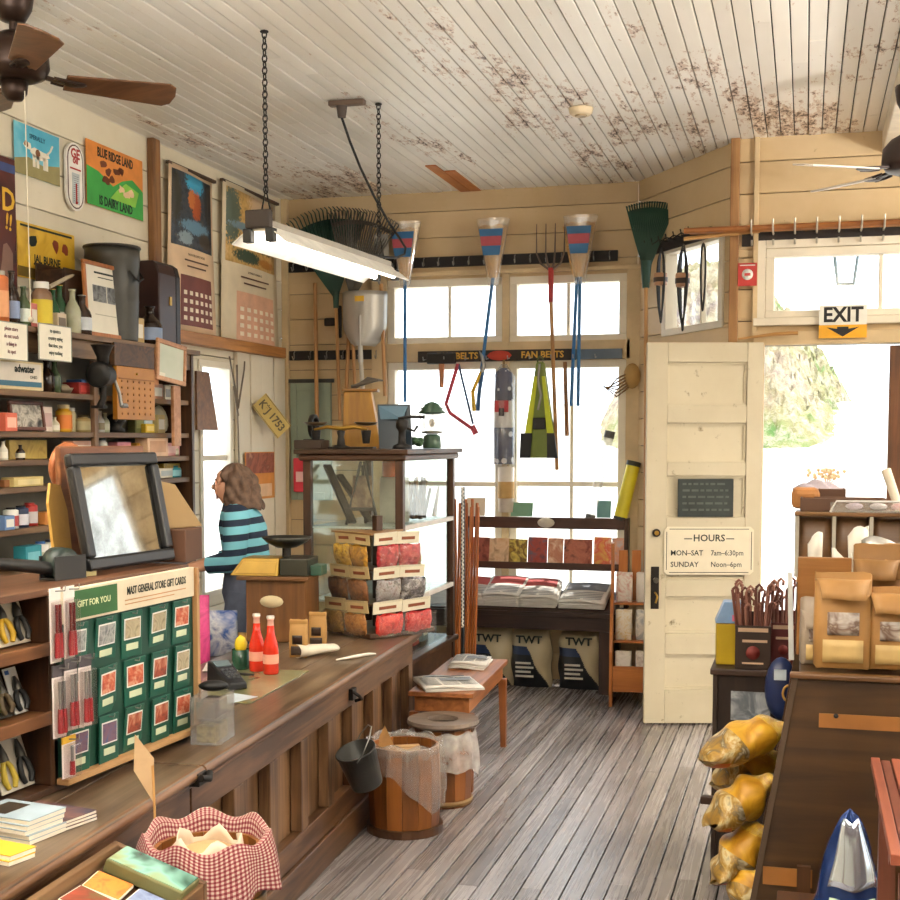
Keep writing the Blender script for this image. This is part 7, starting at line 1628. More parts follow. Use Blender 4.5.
# orange rack in the corner
OR_ = wood('d0813a', 'a05a22', 2, 3, .4); ORX = wood('d0813a', 'a05a22', 0, 3, .4)
qx = P(613, 697, z=0).x+.02
t = thing('corner_rack', 'orange wooden stepped rack of packets between the bench and the door leaf', 'rack', (qx, 8.42, 0), .12)
prof_ = [(0, 0), (.44, 0), (.44, 1.05), (.36, 1.05), (.24, .72), (.1, .55), (.02, .45), (0, .36)]
for x in (0, .3):
    mb = MB(OR_); mb.add([(x, y, z) for y, z in prof_]+[(x+.022, y, z) for y, z in prof_], [tuple(range(8))[::-1], tuple(range(8, 16))]+[(i, (i+1) % 8, 8+(i+1) % 8, 8+i) for i in range(8)]); mb.build('side_panel', t, bevel=.003)
for nm, bb in (('front_board', (.023, .299, .0, .018, .10, .27)), ('tray', (.023, .299, .019, .42, .14, .155)), ('step', (.023, .299, .16, .42, .40, .415)), ('step', (.023, .299, .28, .42, .64, .655))): mb = MB(ORX); mb.box(*bb); mb.build(nm, t, bevel=.003)
mb = MB(OR_); 
for k in range(3): x = .05+k*.09; mb.box(x, x+.06, .41, .43, .66, 1.0)
mb.build('back_slats', t)
CM = tr(qx, 8.42, 0) @ rotm('Z', .12)
pc = [('c8c0b4', 'silver'), ('7a4a34', 'brown'), ('d8b020', 'yellow'), ('a0a4a8', 'grey'), ('c85a3a', 'red orange'), ('e0d8cc', 'white'), ('5a5a60', 'dark grey'), ('b88a5a', 'tan'), ('d8d0c0', 'cream')]
k = 0
for r, (y, z) in enumerate(((.07, .157), (.19, .417), (.31, .657))):
    for c in range(2):
        m = CM @ V((.09+c*.135, y+.03, z)); col, nm = pc[k]
        t = tbag('packet', '%s packet on the %s step of the orange corner rack' % (nm, ['bottom', 'middle', 'top'][r]), m, .12+rnd.uniform(-.1, .1), .11, .05, .2, art([col, 'e8e0d4', col], 14, k), None, None, None, False); k += 1
# ================================================================ DOOR LEAF AND SIGNS
hg = V((DX0-.005, YD-.05, 0)); fe = V((P(645.5, 540, y=7.93).x, 7.93, 0)); du = (hg-fe); DWd = du.length; du.normalize()
MD = Matrix(((du.x, -du.y*-1*0+ -du.y, 0, fe.x), (du.y, du.x, 0, fe.y), (0, 0, 1, .012), (0, 0, 0, 1)))    # x along the leaf, y to the rear, z up
DPAINT = paint('door_paint', 'c8bca0', 'd8ceb4', '8a7a5c', .62)
t = thing('entrance_door', 'old cream panelled door leaf standing open with the opening hours sign', 'door', M=MD)
DH = 2.325; TH_ = .042
zr = [(P(700, a, y=8.0).z-.012, P(700, b, y=8.0).z-.012) for a, b in ((362, 405), (423, 462), (476, 517), (540, 580), (597, 634), (655, 690))]
sw_ = .125
for x0, x1 in ((0, sw_), (DWd-.095, DWd)): mb = MB(DPAINT); mb.box(x0, x1, 0, TH_, 0, DH); mb.build('stile', t, bevel=.003)
edges = [DH]+[e for r in zr for e in r]+[0]
for i in range(0, len(edges), 2): mb = MB(DPAINT); mb.box(sw_+.001, DWd-.096, .0005, TH_, edges[i+1], edges[i]); mb.build('rail', t, bevel=.003)
for hi, lo in zr:
    mb = MB(DPAINT); mb.box(sw_, DWd-.095, .026, .034, lo-.01, hi+.01); mb.build('panel', t)
    mb = MB(DPAINT)
    for bb in ((sw_+.002, DWd-.097, hi-.014, hi-.001), (sw_+.002, DWd-.097, lo+.001, lo+.014), (sw_+.002, sw_+.014, lo+.015, hi-.015), (DWd-.109, DWd-.097, lo+.015, hi-.015)): mb.box(bb[0], bb[1], .014, .0255, bb[2], bb[3])
    mb.build('panel_moulding', t)
zl = P(655, 590, y=7.93).z
mb = MB(mat('2e2822', .4, .5)); mb.box(.035, .085, -.004, -.0005, zl-.13, zl+.13); mb.build('lock_plate', t, bevel=.002)
mb = MB(mat('6a6258', .3, .7)); mb.cyl((.06, -.004, zl+.05), (.06, -.05, zl+.05), .012, .018, 12); mb.build('lock_spindle', t)
mb = MB(BRASS); mb.tube([(.06, -.004, zl-.03), (.06, -.03, zl-.03), (.07, -.04, zl-.05), (.06, -.035, zl-.09)], .006, 7); mb.build('latch_pull', t)
zk = P(656, 535, y=7.93).z; mb = MB(mat('3a342c', .35, .5)); mb.cyl((.065, -.001, zk), (.065, -.016, zk), .026, .024, 18); mb.build('deadbolt_ring', t); mb = MB(BRASS); mb.cyl((.065, -.0165, zk), (.065, -.022, zk), .014, n=12); mb.build('deadbolt_core', t)
def on_door(px0, py0, px1, py1):
    w = [(P(px, (py0+py1)/2, y=8.0)) for px in (px0, px1)]; a = (px0-645.5)/(760-645.5)*DWd; b = (px1-645.5)/(760-645.5)*DWd
    z1, z0 = P((px0+px1)/2, py0, y=8.0).z, P((px0+px1)/2, py1, y=8.0).z
    return MD @ tr((a+b)/2, -.002, (z0+z1)/2-.012) @ FX, b-a, z1-z0
M, w, h = on_door(677, 479, 732, 517)
t = thing('chalk_sign', 'dark slate sign with faint chalk lines on the open door', 'sign', M=M)
mb = MB(mat('2f3634', .6, var=.25, scale=14)); mb.box(-w/2, w/2, -h/2, h/2, 0, .012); mb.build('slate', t, bevel=.002)
mb = MB(mat('5a625c', .9)); r_ = random.Random(4)
for k in range(5):
    x = -w*.42
    while x < w*.38: e = r_.uniform(.015, .05); mb.box(x, min(x+e, w*.43), h*(.34-.17*k), h*(.37-.17*k)+.006, .0121, .0126); x += e+.012
mb.build('chalk_lettering', t)
M, w, h = on_door(664, 527, 753, 575)
t = thing('hours_sign', 'cream opening hours sign with dark lettering on the open door', 'sign', M=M)
mb = MB(mat('e6dcc4', .45, var=.04)); c_ = .02; mb.prism([(-w/2+c_, -h/2), (w/2-c_, -h/2), (w/2, -h/2+c_), (w/2, h/2-c_), (w/2-c_, h/2), (-w/2+c_, h/2), (-w/2, h/2-c_), (-w/2, -h/2+c_)], .0, .01); mb.build('board', t)
mb = MB(INK); k = .012
for bb in ((-w/2+.03, w/2-.03, h/2-k-.004, h/2-k), (-w/2+.03, w/2-.03, -h/2+k, -h/2+k+.004), (-w/2+k, -w/2+k+.004, -h/2+.03, h/2-.03), (w/2-k-.004, w/2-k, -h/2+.03, h/2-.03)): mb.box(*bb, .0101, .0108)
mb.build('border_line', t)
mb = MB(INK); mb.text('HOURS', h*.2, 0, h*.26, .0105, bold=.015); mb.box(-w*.28, -w*.19, h*.24, h*.26, .0105, .011); mb.box(w*.19, w*.28, h*.24, h*.26, .0105, .011)
mb.text('MON–SAT', h*.155, -w*.43, -h*.05, .0105, 'LEFT', .012, .95); mb.text('7am–6:30pm', h*.155, w*.02, -h*.05, .0105, 'LEFT', .006, .85)
mb.text('SUNDAY', h*.155, -w*.43, -h*.29, .0105, 'LEFT', .012, .95); mb.text('Noon–6pm', h*.155, w*.02, -h*.29, .0105, 'LEFT', .006, .9); mb.build('lettering', t)
# exit sign, red sign
def on_front(px0, py0, px1, py1, d=.015):
    y = YD-d; a, b = P(px0, (py0+py1)/2, y=y), P(px1, (py0+py1)/2, y=y); m_ = (px0+px1)/2; return V(((a.x+b.x)/2, y, (P(m_, py0, y=y).z+P(m_, py1, y=y).z)/2)), b.x-a.x, P(m_, py0, y=y).z-P(m_, py1, y=y).z
MFX = lambda o: tr(*o) @ FX
o, w, h = on_front(819, 305, 867, 338, .06)
t = thing('exit_sign', 'white and yellow EXIT sign with a black down arrow over the doorway', 'sign', M=MFX(o))
mb = MB(mat('e8e6dc', .4)); mb.box(-w/2, w/2, -h*.1, h/2, 0, .006); mb.build('white_panel', t); mb = MB(mat('e8a81a', .4)); mb.box(-w/2, w/2, -h/2, -h*.101, 0, .006); mb.build('yellow_panel', t)
mb = MB(BLACK); mb.text('EXIT', h*.62, 0, h*.19, .0065, bold=.03, sx=.92); mb.build('lettering', t)
mb = MB(BLACK); mb.prism([(-w*.34, -h*.17), (-w*.12, -h*.22), (-w*.12, -h*.16), (w*.12, -h*.16), (w*.12, -h*.22), (w*.34, -h*.17), (w*.0, -h*.46)], .0061, .007); mb.build('arrow', t)
o, w, h = on_front(738, 263, 757, 286, .04)
t = thing('red_notice', 'small red and white notice on the post beside the transom', 'sign', M=MFX(o)); mb = MB(mat('c03a34')); mb.box(-w/2, w/2, -h/2, h/2, 0, .004); mb.build('plate', t); mb = MB(WHITEB); mb.lathe([(0, .0041), (w*.3, .0041), (w*.3, .005), (0, .005)], 16); mb.box(-w*.4, w*.4, h*.38, h*.42, .0041, .005); mb.use(mat('c03a34')); mb.box(-w*.16, w*.16, -h*.06, h*.06, .0051, .0056); mb.build('emblem', t)
# hook rail over the transom with dowels
a, b = P(742, 240, y=YD-.01), P(930, 235, y=YD-.01)
t = thing('hook_rail', 'black hook rail over the entrance transom carrying wooden dowels', 'hook rail', (a.x, YD-.001, a.z)); L = b.x-a.x
mb = MB(mat('241a16', .6)); mb.box(0, L, -.025, 0, -.04, .04); mb.build('rail', t, bevel=.003)
for i in range(9): x = .06+i*.125; mb = MB(mat('c8c0b0', .3, .6)); mb.tube([(x, -.025, .03), (x, -.05, .02), (x, -.15, .02), (x, -.19, .05), (x, -.19, .09)], .006, 6); mb.tube([(x, -.026, -.03), (x, -.05, -.04), (x, -.06, -.01)], .006, 6); mb.build('hook', t)
zz = a.z+.029
for i, (px, pe, dy, dz, r, lab, m) in enumerate(((684, 960, .145, .0, .018, 'thick brown wooden dowel on the hooks over the entrance', wood('a8682f', '74431c', 0, 3)), (690, 960, .1, .0, .014, 'second brown dowel behind the thick one on the entrance hooks', wood('b87a3c', '84501f', 0, 3)), (684, 760, .07, -.0, .012, 'short pale dowel end below the thick brown one', PINEX))):
    y = YD-dy; A_ = P(px, 222, y=y); B_3 = P(pe, 222, y=y); z = zz+r; mb = MB(m); mb.cyl((A_.x, y, z-(.03 if i == 2 else 0)), (B_3.x, y, z-(.0 if i == 2 else 0)), r, r, 12); o = mb.build('wooden_dowel'); tag(o, lab, 'dowel')
q = P(790, 334, y=YD-.1); mb = MB(PINEX); mb.tube([P(738, 339, y=YD-.08), P(775, 334, y=YD-.09), P(798, 333, y=YD-.1)], [.006, .012, .012], 7); o = mb.build('wooden_stick'); tag(o, 'pale stick lying along the top of the doorway frame', 'stick')
# bungee cords on the slanted wall
a = PAW(655, 258, .0); b = PAW(715, 240, .0)
t = thing('hook_rail', 'dark hook rail over the slanted window hung with bungee cords', 'hook rail', M=tr(*PAW(653, 250, .004)) @ rotm('Z', math.atan2(ang.y, ang.x))); L = (V((b.x, b.y, 0))-V((a.x, a.y, 0))).length
mb = MB(mat('241a16', .6)); mb.box(0, L, -.02, 0, -.035, .035); mb.build('rail', t, bevel=.003)
for i in range(8): x = L*(i+.5)/8; mb = MB(IRON); mb.tube([(x, -.02, .02), (x-.01, -.08, .03), (x-.03, -.12, .0), (x-.03, -.13, .04)], .005, 5); mb.build('hook', t)
for i, (px, y0, y1, n, lab) in enumerate(((663, 248, 322, 3, 'bundle of black bungee cords on the slanted wall, nearest the leaf rake'), (685, 244, 330, 4, 'middle bundle of black bungee cords on the slanted wall'), (705, 243, 310, 1, 'thin loop of cord on the slanted wall nearest the post'))):
    a = PAW(px, y0, .12); b = PAW(px, y1, .12); Lz = a.z-b.z
    t = thing('bungee_cord', lab, 'cord', M=tr(a.x, a.y, a.z) @ rotm('Z', math.atan2(ang.y, ang.x)))
    for k in range(n):
        w = .035+.014*k; ph = (k-1)*.02; mb = MB(mat('33312f', .5)); mb.tube([(w*math.sin(2*PI*j/24)*(.35+.65*abs(math.cos(PI*j/24))) + ph, -.012*k, -Lz/2+(Lz/2-.0-.015*k)*math.cos(2*PI*j/24)) for j in range(24)], .007, 6, True); mb.build('loop', t)
    if n > 1: mb = MB(mat('b88a68')); mb.lathe([(.042, -Lz*.5), (.046, -Lz*.36), (.042, -Lz*.34)], 14, c=(.0, -.015, 0)); mb.use(mat('3a2a22')); mb.lathe([(.0475, -Lz*.46), (.0475, -Lz*.4)], 14, c=(0, -.015, 0)); mb.build('paper_band', t)
# lamp outside above the transom
q = P(846, 268, y=YD+.75)
t = thing('porch_lantern', 'pale hanging porch lantern seen through the transom', 'lantern', (q.x, YD+.75, q.z))
mb = MB(mat('9ab0b8', .4)); 
for sx in (-1, 1):
    for sy in (-1, 1): mb.bar((sx*.075, sy*.075, .10), (sx*.05, sy*.05, -.10), .012, .012)
mb.build('frame_bars', t)
mb = MB(mat('9ab0b8', .4)); mb.prism([(-.085, -.085), (.085, -.085), (.085, .085), (-.085, .085)], .1, .115); mb.prism([(-.055, -.055), (.055, -.055), (.055, .055), (-.055, .055)], -.115, -.1); mb.cyl((0, 0, .115), (0, 0, .55), .01); mb.build('cage_plates', t)
mb = MB(MILKY); mb.cyl((0, 0, -.09), (0, 0, .09), .035, .05, 12); mb.build('glass_chimney', t)
# ================================================================ AISLE SIDE: DARK STAND, SLOPED CASE, BINS, BAGS
BRD = wood('50361c', '2f1d0d', 0, 2.5, .4, None, 'case_wood', .15); BRDV = wood('50361c', '2f1d0d', 2, 2.5, .4, None, 'case_wood_v', .15)
EP = 3.75                                        # the end panel's plane
zt = P(850, 681, y=EP).z; xa = P(797, 684, y=EP).x; xb = P(755, 900, y=EP).x; zb = P(755, 900, y=EP).z
sl_ = (xa-xb)/(zt-zb); x0f = xa-sl_*zt; XR = .95; LEN = .95
t = thing('sloped_case', 'dark brown sloped display case standing along the aisle under the coffee bags', 'display case', (0, EP, 0))
def endp(y, nm, m):
    mb = MB(m); pr = [(x0f, 0), (XR, 0), (XR, zt), (xa, zt)]; k = 4
    mb.add([(x, y, z) for x, z in pr]+[(x, y+.025, z) for x, z in pr], [(0, 1, 2, 3), (7, 6, 5, 4)]+[(i, (i+1) % k, k+(i+1) % k, k+i) for i in range(k)]); mb.build(nm, t, bevel=.003)
endp(0, 'end_panel', BRD); endp(LEN-.025, 'end_panel', BRD)
mb = MB(BRD); mb.box(xa+.005, XR, .026, LEN-.026, zt-.03, zt-.008); mb.build('top_deck', t, bevel=.003)
mb = MB(wood('7a5228', '4c3014', 0, 2.5)); mb.box(xa-.02, XR, -.012, .03, zt+.001, zt+.016); mb.build('top_edge', t, bevel=.004)
mb = MB(BRDV); mb.hexa([(x0f+.14, .026, 0), (x0f+.16, .026, 0), (x0f+.16, LEN-.026, 0), (x0f+.14, LEN-.026, 0), (xa+.12, .026, zt-.031), (xa+.14, .026, zt-.031), (xa+.14, LEN-.026, zt-.031), (xa+.12, LEN-.026, zt-.031)]); mb.build('sloped_back', t)
shelves_z = [.24, .44, .64, .83]
for z in shelves_z: x = x0f+sl_*z; mb = MB(BRD); mb.box(x+.012, x+.155, .026, LEN-.026, z-.016, z); mb.build('shelf_board', t)
mb = MB(mat('5a4a3c', .35, .5)); mb.bar((x0f-.006, -.004, .0), (xa-.006, -.004, zt), .008, .016); mb.build('metal_edge', t)
# pale unvarnished stripes on the end panel
LGT = mat('8f5c28', .45, var=.2, scale=5)
a, b = P(819, 713, y=EP-.001), P(960, 735, y=EP-.001); mb = MB(LGT); mb.box(a.x, XR-.005, -.004, -.0005, b.z, a.z); mb.build('light_batten', t)
a, b = P(763, 866, y=EP-.001), P(812, 888, y=EP-.001); mb = MB(LGT); mb.box(a.x, b.x, -.004, -.0005, b.z, a.z); mb.build('light_batten', t)
a, b = P(797, 864, y=EP-.001), P(810, 905, y=EP-.001); mb = MB(DKWV); mb.box(a.x, b.x, -.022, -.005, b.z-.2, a.z); mb.build('cleat', t)
mb = MB(IRON); q = P(836, 716, y=EP-.006); mb.ball((q.x, -.006, q.z), (.007, .003, .007), 8, 5); mb.build('screw_head', t)
# upright white metal strip beside the bags
a, b = P(793, 572, y=EP+.3), P(797, 682, y=EP+.3)
mb = MB(mat('d0d4d4', .3, .3)); mb.hexa([(a.x-.008, EP+.3, zt+.002), (a.x+.008, EP+.3, zt+.002), (a.x+.008, EP+.315, zt+.002), (a.x-.008, EP+.315, zt+.002), (a.x-.016, EP+.3, a.z), (a.x-.002, EP+.3, a.z), (a.x-.002, EP+.315, a.z), (a.x-.016, EP+.315, a.z)]); o = mb.build('metal_upright', bevel=.002); tag(o, 'white metal upright strip at the corner of the coffee shelf', 'upright')
# coffee bags on the case
COF = mat('a67a42', .6, var=.25, scale=5); COFD = mat('8a6230', .6, var=.2, scale=5)
CLR = art(['d8cfc0', '6a5040', 'b8b0a8', 'c8a070'], 14, 3); LBL = mat('c0a268', .5); FOIL = mat('c8c8c4', .2, .7)
cb = [(842, 573, 678, 52, 0, COF, 'big brown coffee bag at the front corner of the sloped case', .02), (893, 588, 684, 50, .02, COF, 'big brown coffee bag second from the white metal upright', .05),
      (876, 545, 660, 44, .16, COFD, 'brown coffee bag standing behind the first two front bags', -.1), (925, 585, 680, 46, .03, COF, 'brown coffee bag at the outer end of the front row', .1),
      (818, 598, 672, 34, .20, mat('9a8a78', .4), 'grey brown half hidden coffee bag beside the white metal upright', .05), (905, 545, 650, 44, .18, COF, 'brown coffee bag in the rear row nearest the bins', 0)]
for k, (px, y0, y1, wpx, dy, m, lab, rz) in enumerate(cb):
    y = EP+.14+dy; c_ = P(px, 640, y=y); h = P(px, y0, y=y).z-zt-.017; w = wpx*y/1300*1.02
    g = tbag('coffee_bag', lab, (c_.x, y, zt+.018 if dy < .1 else zt-.006), rz, w, .10, h+(.0 if dy < .1 else .024), m, CLR, LBL, None, False)
    mb = MB(m); mb.sheet(lambda u, v: V(((u-.5)*w*(1-.25*v), -.012-.07*v+.015*math.sin(u*7), h*(.93+.07*math.sin(v*PI))-.05*v)), 8, 6); mb.build('folded_flap', g, solid=.003)
for k, (px, y0, y1, wpx, dy, lab) in enumerate(((815, 536, 575, 10, .42, 'white paper scoop liner standing before the first bin'), (858, 530, 572, 14, .40, 'white wrapped packet standing before the second bin'), (884, 540, 585, 30, .36, 'silver foil bag top behind the coffee bags'), (842, 552, 580, 14, .38, 'small white paper twist behind the coffee bags'), (902, 548, 590, 24, .38, 'pale foil bag behind the outer coffee bags'))):
    y = EP+.14+dy; c_ = P(px, y1, y=y); w = wpx*y/1300; h = P(px, y0, y=y).z-zt
    m = FOIL if 'foil' in lab else mat('e0dcd2', .4)
    t = thing('paper_cone' if k < 2 else 'foil_bag', lab, 'packet', (c_.x, y, zt-.006)); mb = MB(m)
    mb.sheet(lambda u, v: V((w*(.35+.3*v)*math.cos(2*PI*u)*(1+.1*math.sin(u*31+v*5)), .03*(1-.5*v)*math.sin(2*PI*u), h*v+.02*math.sin(u*9+k)*v)), 18, 8, True, True); mb.build('wrapper', t, solid=.002)
y = EP+.46; a, b = P(798, 557, y=y), P(851, 603, y=y); mb = MB(wood('b07c40', '8a5a28', 0, 3)); mb.box(a.x, b.x, y, y+.02, zt-.006, a.z); o = mb.build('brown_paper_panel', bevel=.003); tag(o, 'plain brown board standing below the first bin', 'board')
# bins
BYN = 4.74; bz1 = P(850, 516, y=BYN).z; bz0 = P(850, 577, y=BYN).z; bx0 = P(797, 545, y=BYN).x; pitch = P(873, 545, y=BYN).x-P(836, 545, y=BYN).x
BIN = wood('6e4e30', '46301c', 0, 3, .4)
t = thing('bin_cabinet', 'wooden bin cabinet with three open front bins above the coffee bags', 'cabinet', (0, BYN, 0))
NBN = 5; xe = bx0+pitch*NBN
mb = MB(BRDV); mb.box(bx0, xe, .0, .4, 0, bz0-.02); mb.build('lower_body', t, bevel=.003)
mb = MB(BRDV); mb.box(bx0, xe, .38, .4, bz0-.019, bz1); mb.build('back_board', t)
for i in range(NBN):
    x = bx0+pitch*i
    mb = MB(BIN); pr = [(.0, bz0), (-.03, bz0+.02), (-.05, bz0+.06), (-.05, bz0+.10), (-.02, bz1-.04), (.0, bz1-.01)]
    mb.sheet(lambda u, v: V((x+.008+(pitch-.016)*u, -.03*math.sin(PI*v)**.8*1.2+.012*v, bz0+(bz1-bz0)*v)), 4, 12); mb.build('bin_front', t, solid=.012)
for i in range(NBN+1):
    x = bx0+pitch*i; mb = MB(mat('c0bcb0', .3, .5)); mb.box(x-.006, x+.006, -.05, -.035, bz0, bz1); mb.build('metal_divider', t); mb = MB(BIN); mb.box(x-.008, x+.008, -.034, .379, bz0, bz1); mb.build('bin_side', t)
mb = MB(wood('8a6238', '5c3c1e', 0, 3)); mb.box(bx0-.01, xe, -.055, -.0, bz1+.001, bz1+.014); mb.build('rim', t, bevel=.003); mb = MB(wood('a87a44', '7c5428', 0, 3)); mb.box(bx0, xe, -.05, -.01, bz0-.018, bz0-.001); mb.build('bin_ledge', t)
# boxes on the bins
def lowbox(px0, px1, y0, y1, dy, lab, m, hh=None, open_=True):
    y = BYN+dy; a, b = P(px0, y1, y=y), P(px1, y0, y=y); zbase = bz1+.015; h = b.z-zbase
    t = thing('cardboard_tray', lab, 'box', ((a.x+b.x)/2, y, zbase)); w = b.x-a.x; d = .12
    for nm, bb in (('front_wall', (-w/2, w/2, 0, .008, 0, h)), ('rear_wall', (-w/2, w/2, d, d+.008, 0, h)), ('end_wall', (-w/2, -w/2+.008, .0081, d-.0001, 0, h)), ('end_wall', (w/2-.008, w/2, .0081, d-.0001, 0, h)), ('bottom', (-w/2+.0081, w/2-.0081, .0081, d-.0001, 0, .006))):
        mb = MB(m); mb.box(*bb); mb.build(nm, t, bevel=.002)
    return t
CDK = mat('5c3e2a', .6, var=.2, scale=6); 
lowbox(800, 887, 499, 517, .02, 'long low dark cardboard tray on top of the bins', CDK); lowbox(818, 846, 489, 510, .22, 'dark cardboard box at the rear of the bin top', CDK)
q = P(797, 505, y=BYN+.16); t = thing('brown_carton', 'round edged tan carton at the near end of the bin top', 'carton', (q.x-.0, q.y, bz1+.015)); mb = MB(mat('a87038', .6)); mb.box(-.02, .08, -.02, .18, 0, .075); mb.build('body', t, bevel=.02)
q = P(812, 495, y=BYN+.24); mb = MB(mat('b8aeb8', .4)); mb.sheet(lambda u, v: V((.09*(u-.5)*2, .05*(v-.5)*2, .02+.035*math.sin(u*PI)*math.sin(v*PI)+.01*math.sin(u*19+v*11))), 20, 10); o = mb.build('crumpled_wrap', solid=.003); o.location = (q.x+.02, BYN+.3, bz1+.055); tag(o, 'crumpled grey lilac wrapping on the bin top cartons', 'wrapping')
q = P(863, 510, y=BYN+.0); t = thing('clear_tray', 'clear plastic tray with pink packets on the bins', 'tray', (q.x+.02, BYN-.045, bz1+.0155)); mb = MB(CLEAR); mb.box(-.13, .16, -.0, .05, 0, .004); mb.box(-.13, .16, -.003, -.0001, 0, .035); mb.build('tray', t); mb = MB(mat('d8d4d0', .4)); mb.tube([(-.13, -.003, .0), (-.11, -.003, .038), (.16, -.003, .038)], .004, 6); mb.build('rim', t)
for i, (x, c, lab) in enumerate(((-.05, 'c8b8c8', 'lilac packet in the clear tray'), (.03, 'e0d8dc', 'white packet in the clear tray'), (.1, 'd8a0a8', 'pink packet in the clear tray'))): mb = MB(mat(c, .4)); mb.ball((0, 0, .014), (.03, .018, .013), 10, 6); o = mb.build('candy_packet'); o.location = (q.x+.02+x, BYN-.02, bz1+.021); tag(o, lab, 'packet')
a, b = P(900, 500, y=BYN+.2), P(886, 470, y=BYN+.25); mb = MB(mat('d8cdb8', .4)); mb.cyl((a.x, BYN+.2, bz1+.012), b, .016, .018, 10); o = mb.build('white_tube'); tag(o, 'white tube leaning above the bins at the doorway jamb', 'tube')
# ---- dark stand beyond
TSX = P(712, 700, z=.854).x; TSY = P(712, 700, y=5.2).y; DSZ = .86
c_ = P(713, 668, z=DSZ); DS = wood('3a271c', '20140e', 2, 3, .45)
t = thing('dark_stand', 'dark brown stand holding the stick boxes near the doorway', 'stand', (c_.x, c_.y, 0))
DW_, DD = .42, .55
mb = MB(wood('4a3022', '2a1a12', 0, 3)); mb.box(-.01, DW_, -.012, DD, DSZ-.025, DSZ); mb.build('top', t, bevel=.004)
for nm, bb in (('side_panel', (0, .02, .001, DD-.02, 0, DSZ-.026)), ('side_panel', (DW_-.02, DW_, .001, DD-.02, 0, DSZ-.026)), ('front_panel', (.0201, DW_-.0201, .004, .02, .0, DSZ-.026)), ('back_panel', (.0201, DW_-.0201, DD-.04, DD-.02, 0, DSZ-.026))): mb = MB(DS); mb.box(*bb); mb.build(nm, t, bevel=.003)
zz = P(712, 798, y=c_.y).z; mb = MB(wood('4a3022', '2a1a12', 0, 3)); mb.box(-.04, DW_, -.03, .0005, zz-.02, zz+.012); mb.build('ledge', t, bevel=.004)
a, b = P(731, 691, y=c_.y), P(770, 722, y=c_.y); mb = MB(art(['3a3e42', 'a8acb0', '6a7076', '50565c'], 12, 4)); mb.box(a.x-c_.x, b.x-c_.x, -.0, .0035, b.z, a.z); mb.build('picture_panel', t)
q = P(728, 664, z=DSZ)
t = thing('yellow_tin', 'yellow square tin with blue peaked lid on the dark stand', 'tin', (q.x, q.y+.02, DSZ+.001), .1)
mb = MB(mat('b89a1c', .4)); mb.box(-.05, .05, -.045, .045, 0, .165); mb.build('body', t, bevel=.004)
mb = MB(mat('7a9ac0', .35)); mb.hexa([(-.055, -.05, .166), (.055, -.05, .166), (.055, .05, .166), (-.055, .05, .166), (-.02, -.045, .25), (.055, -.045, .25), (.055, .045, .25), (-.02, .045, .25)]); mb.build('peaked_lid', t, bevel=.003); mb = MB(mat('d86a8a')); mb.box(.01, .05, -.0525, -.05, .175, .2); mb.build('pink_patch', t)
STK = [mat('7a4a3c', .6), mat('8f6050', .6), mat('6a3c30', .6)]
def stickbox(px, wpx, lab, dz, n, dy, colr, ttl):
    q = P(px, 668, z=DSZ); w = wpx*q.y/1300*1.0; h = .17
    t = thing('stick_box', lab, 'box', (q.x, q.y+dy, DSZ+.001), .05)
    for nm, bb in (('front_wall', (-w/2, w/2, -w/2, -w/2+.006, 0, h)), ('rear_wall', (-w/2, w/2, w/2-.006, w/2, 0, h+.04)), ('side_wall', (-w/2, -w/2+.006, -w/2+.0061, w/2-.0061, 0, h)), ('side_wall', (w/2-.006, w/2, -w/2+.0061, w/2-.0061, 0, h)), ('bottom', (-w/2+.0061, w/2-.0061, -w/2+.0061, w/2-.0061, 0, .006))): mb = MB(colr); mb.box(*bb); mb.build(nm, t, bevel=.001)
    mb = MB(mat('c8a88a', .6)); mb.box(-w*.42, w*.42, -w/2-.0012, -w/2-.0001, h*.86, h*.95); mb.box(-w*.3, w*.4, -w/2-.0012, -w/2-.0001, h*.62, h*.68); mb.box(-w*.3, w*.3, -w/2-.0012, -w/2-.0001, h*.12, h*.16); mb.build('label_print', t); mb = MB(mat('7a2a24', .6)); mb.tf(tr(0, -w/2-.0001, h*.38) @ FX); mb.lathe([(0, 0), (w*.2, 0), (w*.2, .001), (0, .001)], 16); mb.build('emblem', t)
    for k in range(n):
        x, y = rnd.uniform(-w*.38, w*.38), rnd.uniform(-w*.36, w*.36); L = rnd.uniform(.24, .33)
        mb = MB(STK[k % 3]); lx, ly = x*1.5+rnd.uniform(-.01, .01), y*1.3; mb.tube([(x, y, .01), ((x+lx)/2, (y+ly)/2, L*.6), (lx, ly, L)], .006, 6); mb.tube([(lx, ly, L), (lx+.012, ly, L+.012), (lx+.022, ly, L+.002), (lx+.02, ly, L-.015)], .006, 6)
        o = mb.build('candy_stick'); o.matrix_world = tr(q.x, q.y+dy, DSZ+.001) @ rotm('Z', .05); tag(o, 'brown hooked stick standing in the %s' % ttl, 'stick', 'hooked sticks in the '+ttl)
stickbox(752, 34, 'dark brown box of hooked sticks with small red emblem, beside the yellow tin', 0, 22, .03, mat('33221a', .5), 'dark brown box')
stickbox(782, 24, 'second dark box of sticks, nearer the sloped case', 0, 14, .09, mat('5a1e1a', .5), 'second dark box')
q = P(781, 672, y=c_.y-.1); t = thing('blue_bag', 'dark blue bag with white tag squeezed between stand and sloped case', 'bag', (q.x+.0, c_.y-.09, .70), .1)
mb = MB(mat('22305a', .35)); mb.ball((0, 0, .11), (.06, .05, .12), 14, 10); mb.build('sack', t); mb = MB(mat('c8d4dc', .4)); mb.box(-.03, .015, -.054, -.05, .15, .19); mb.build('tag_label', t); mb = MB(mat('b89048', .4)); mb.tube([(.025+.022*math.cos(2*PI*i/14), -.05, .10+.03*math.sin(2*PI*i/14)) for i in range(14)], .005, 6, True); mb.build('gold_ring_emblem', t)
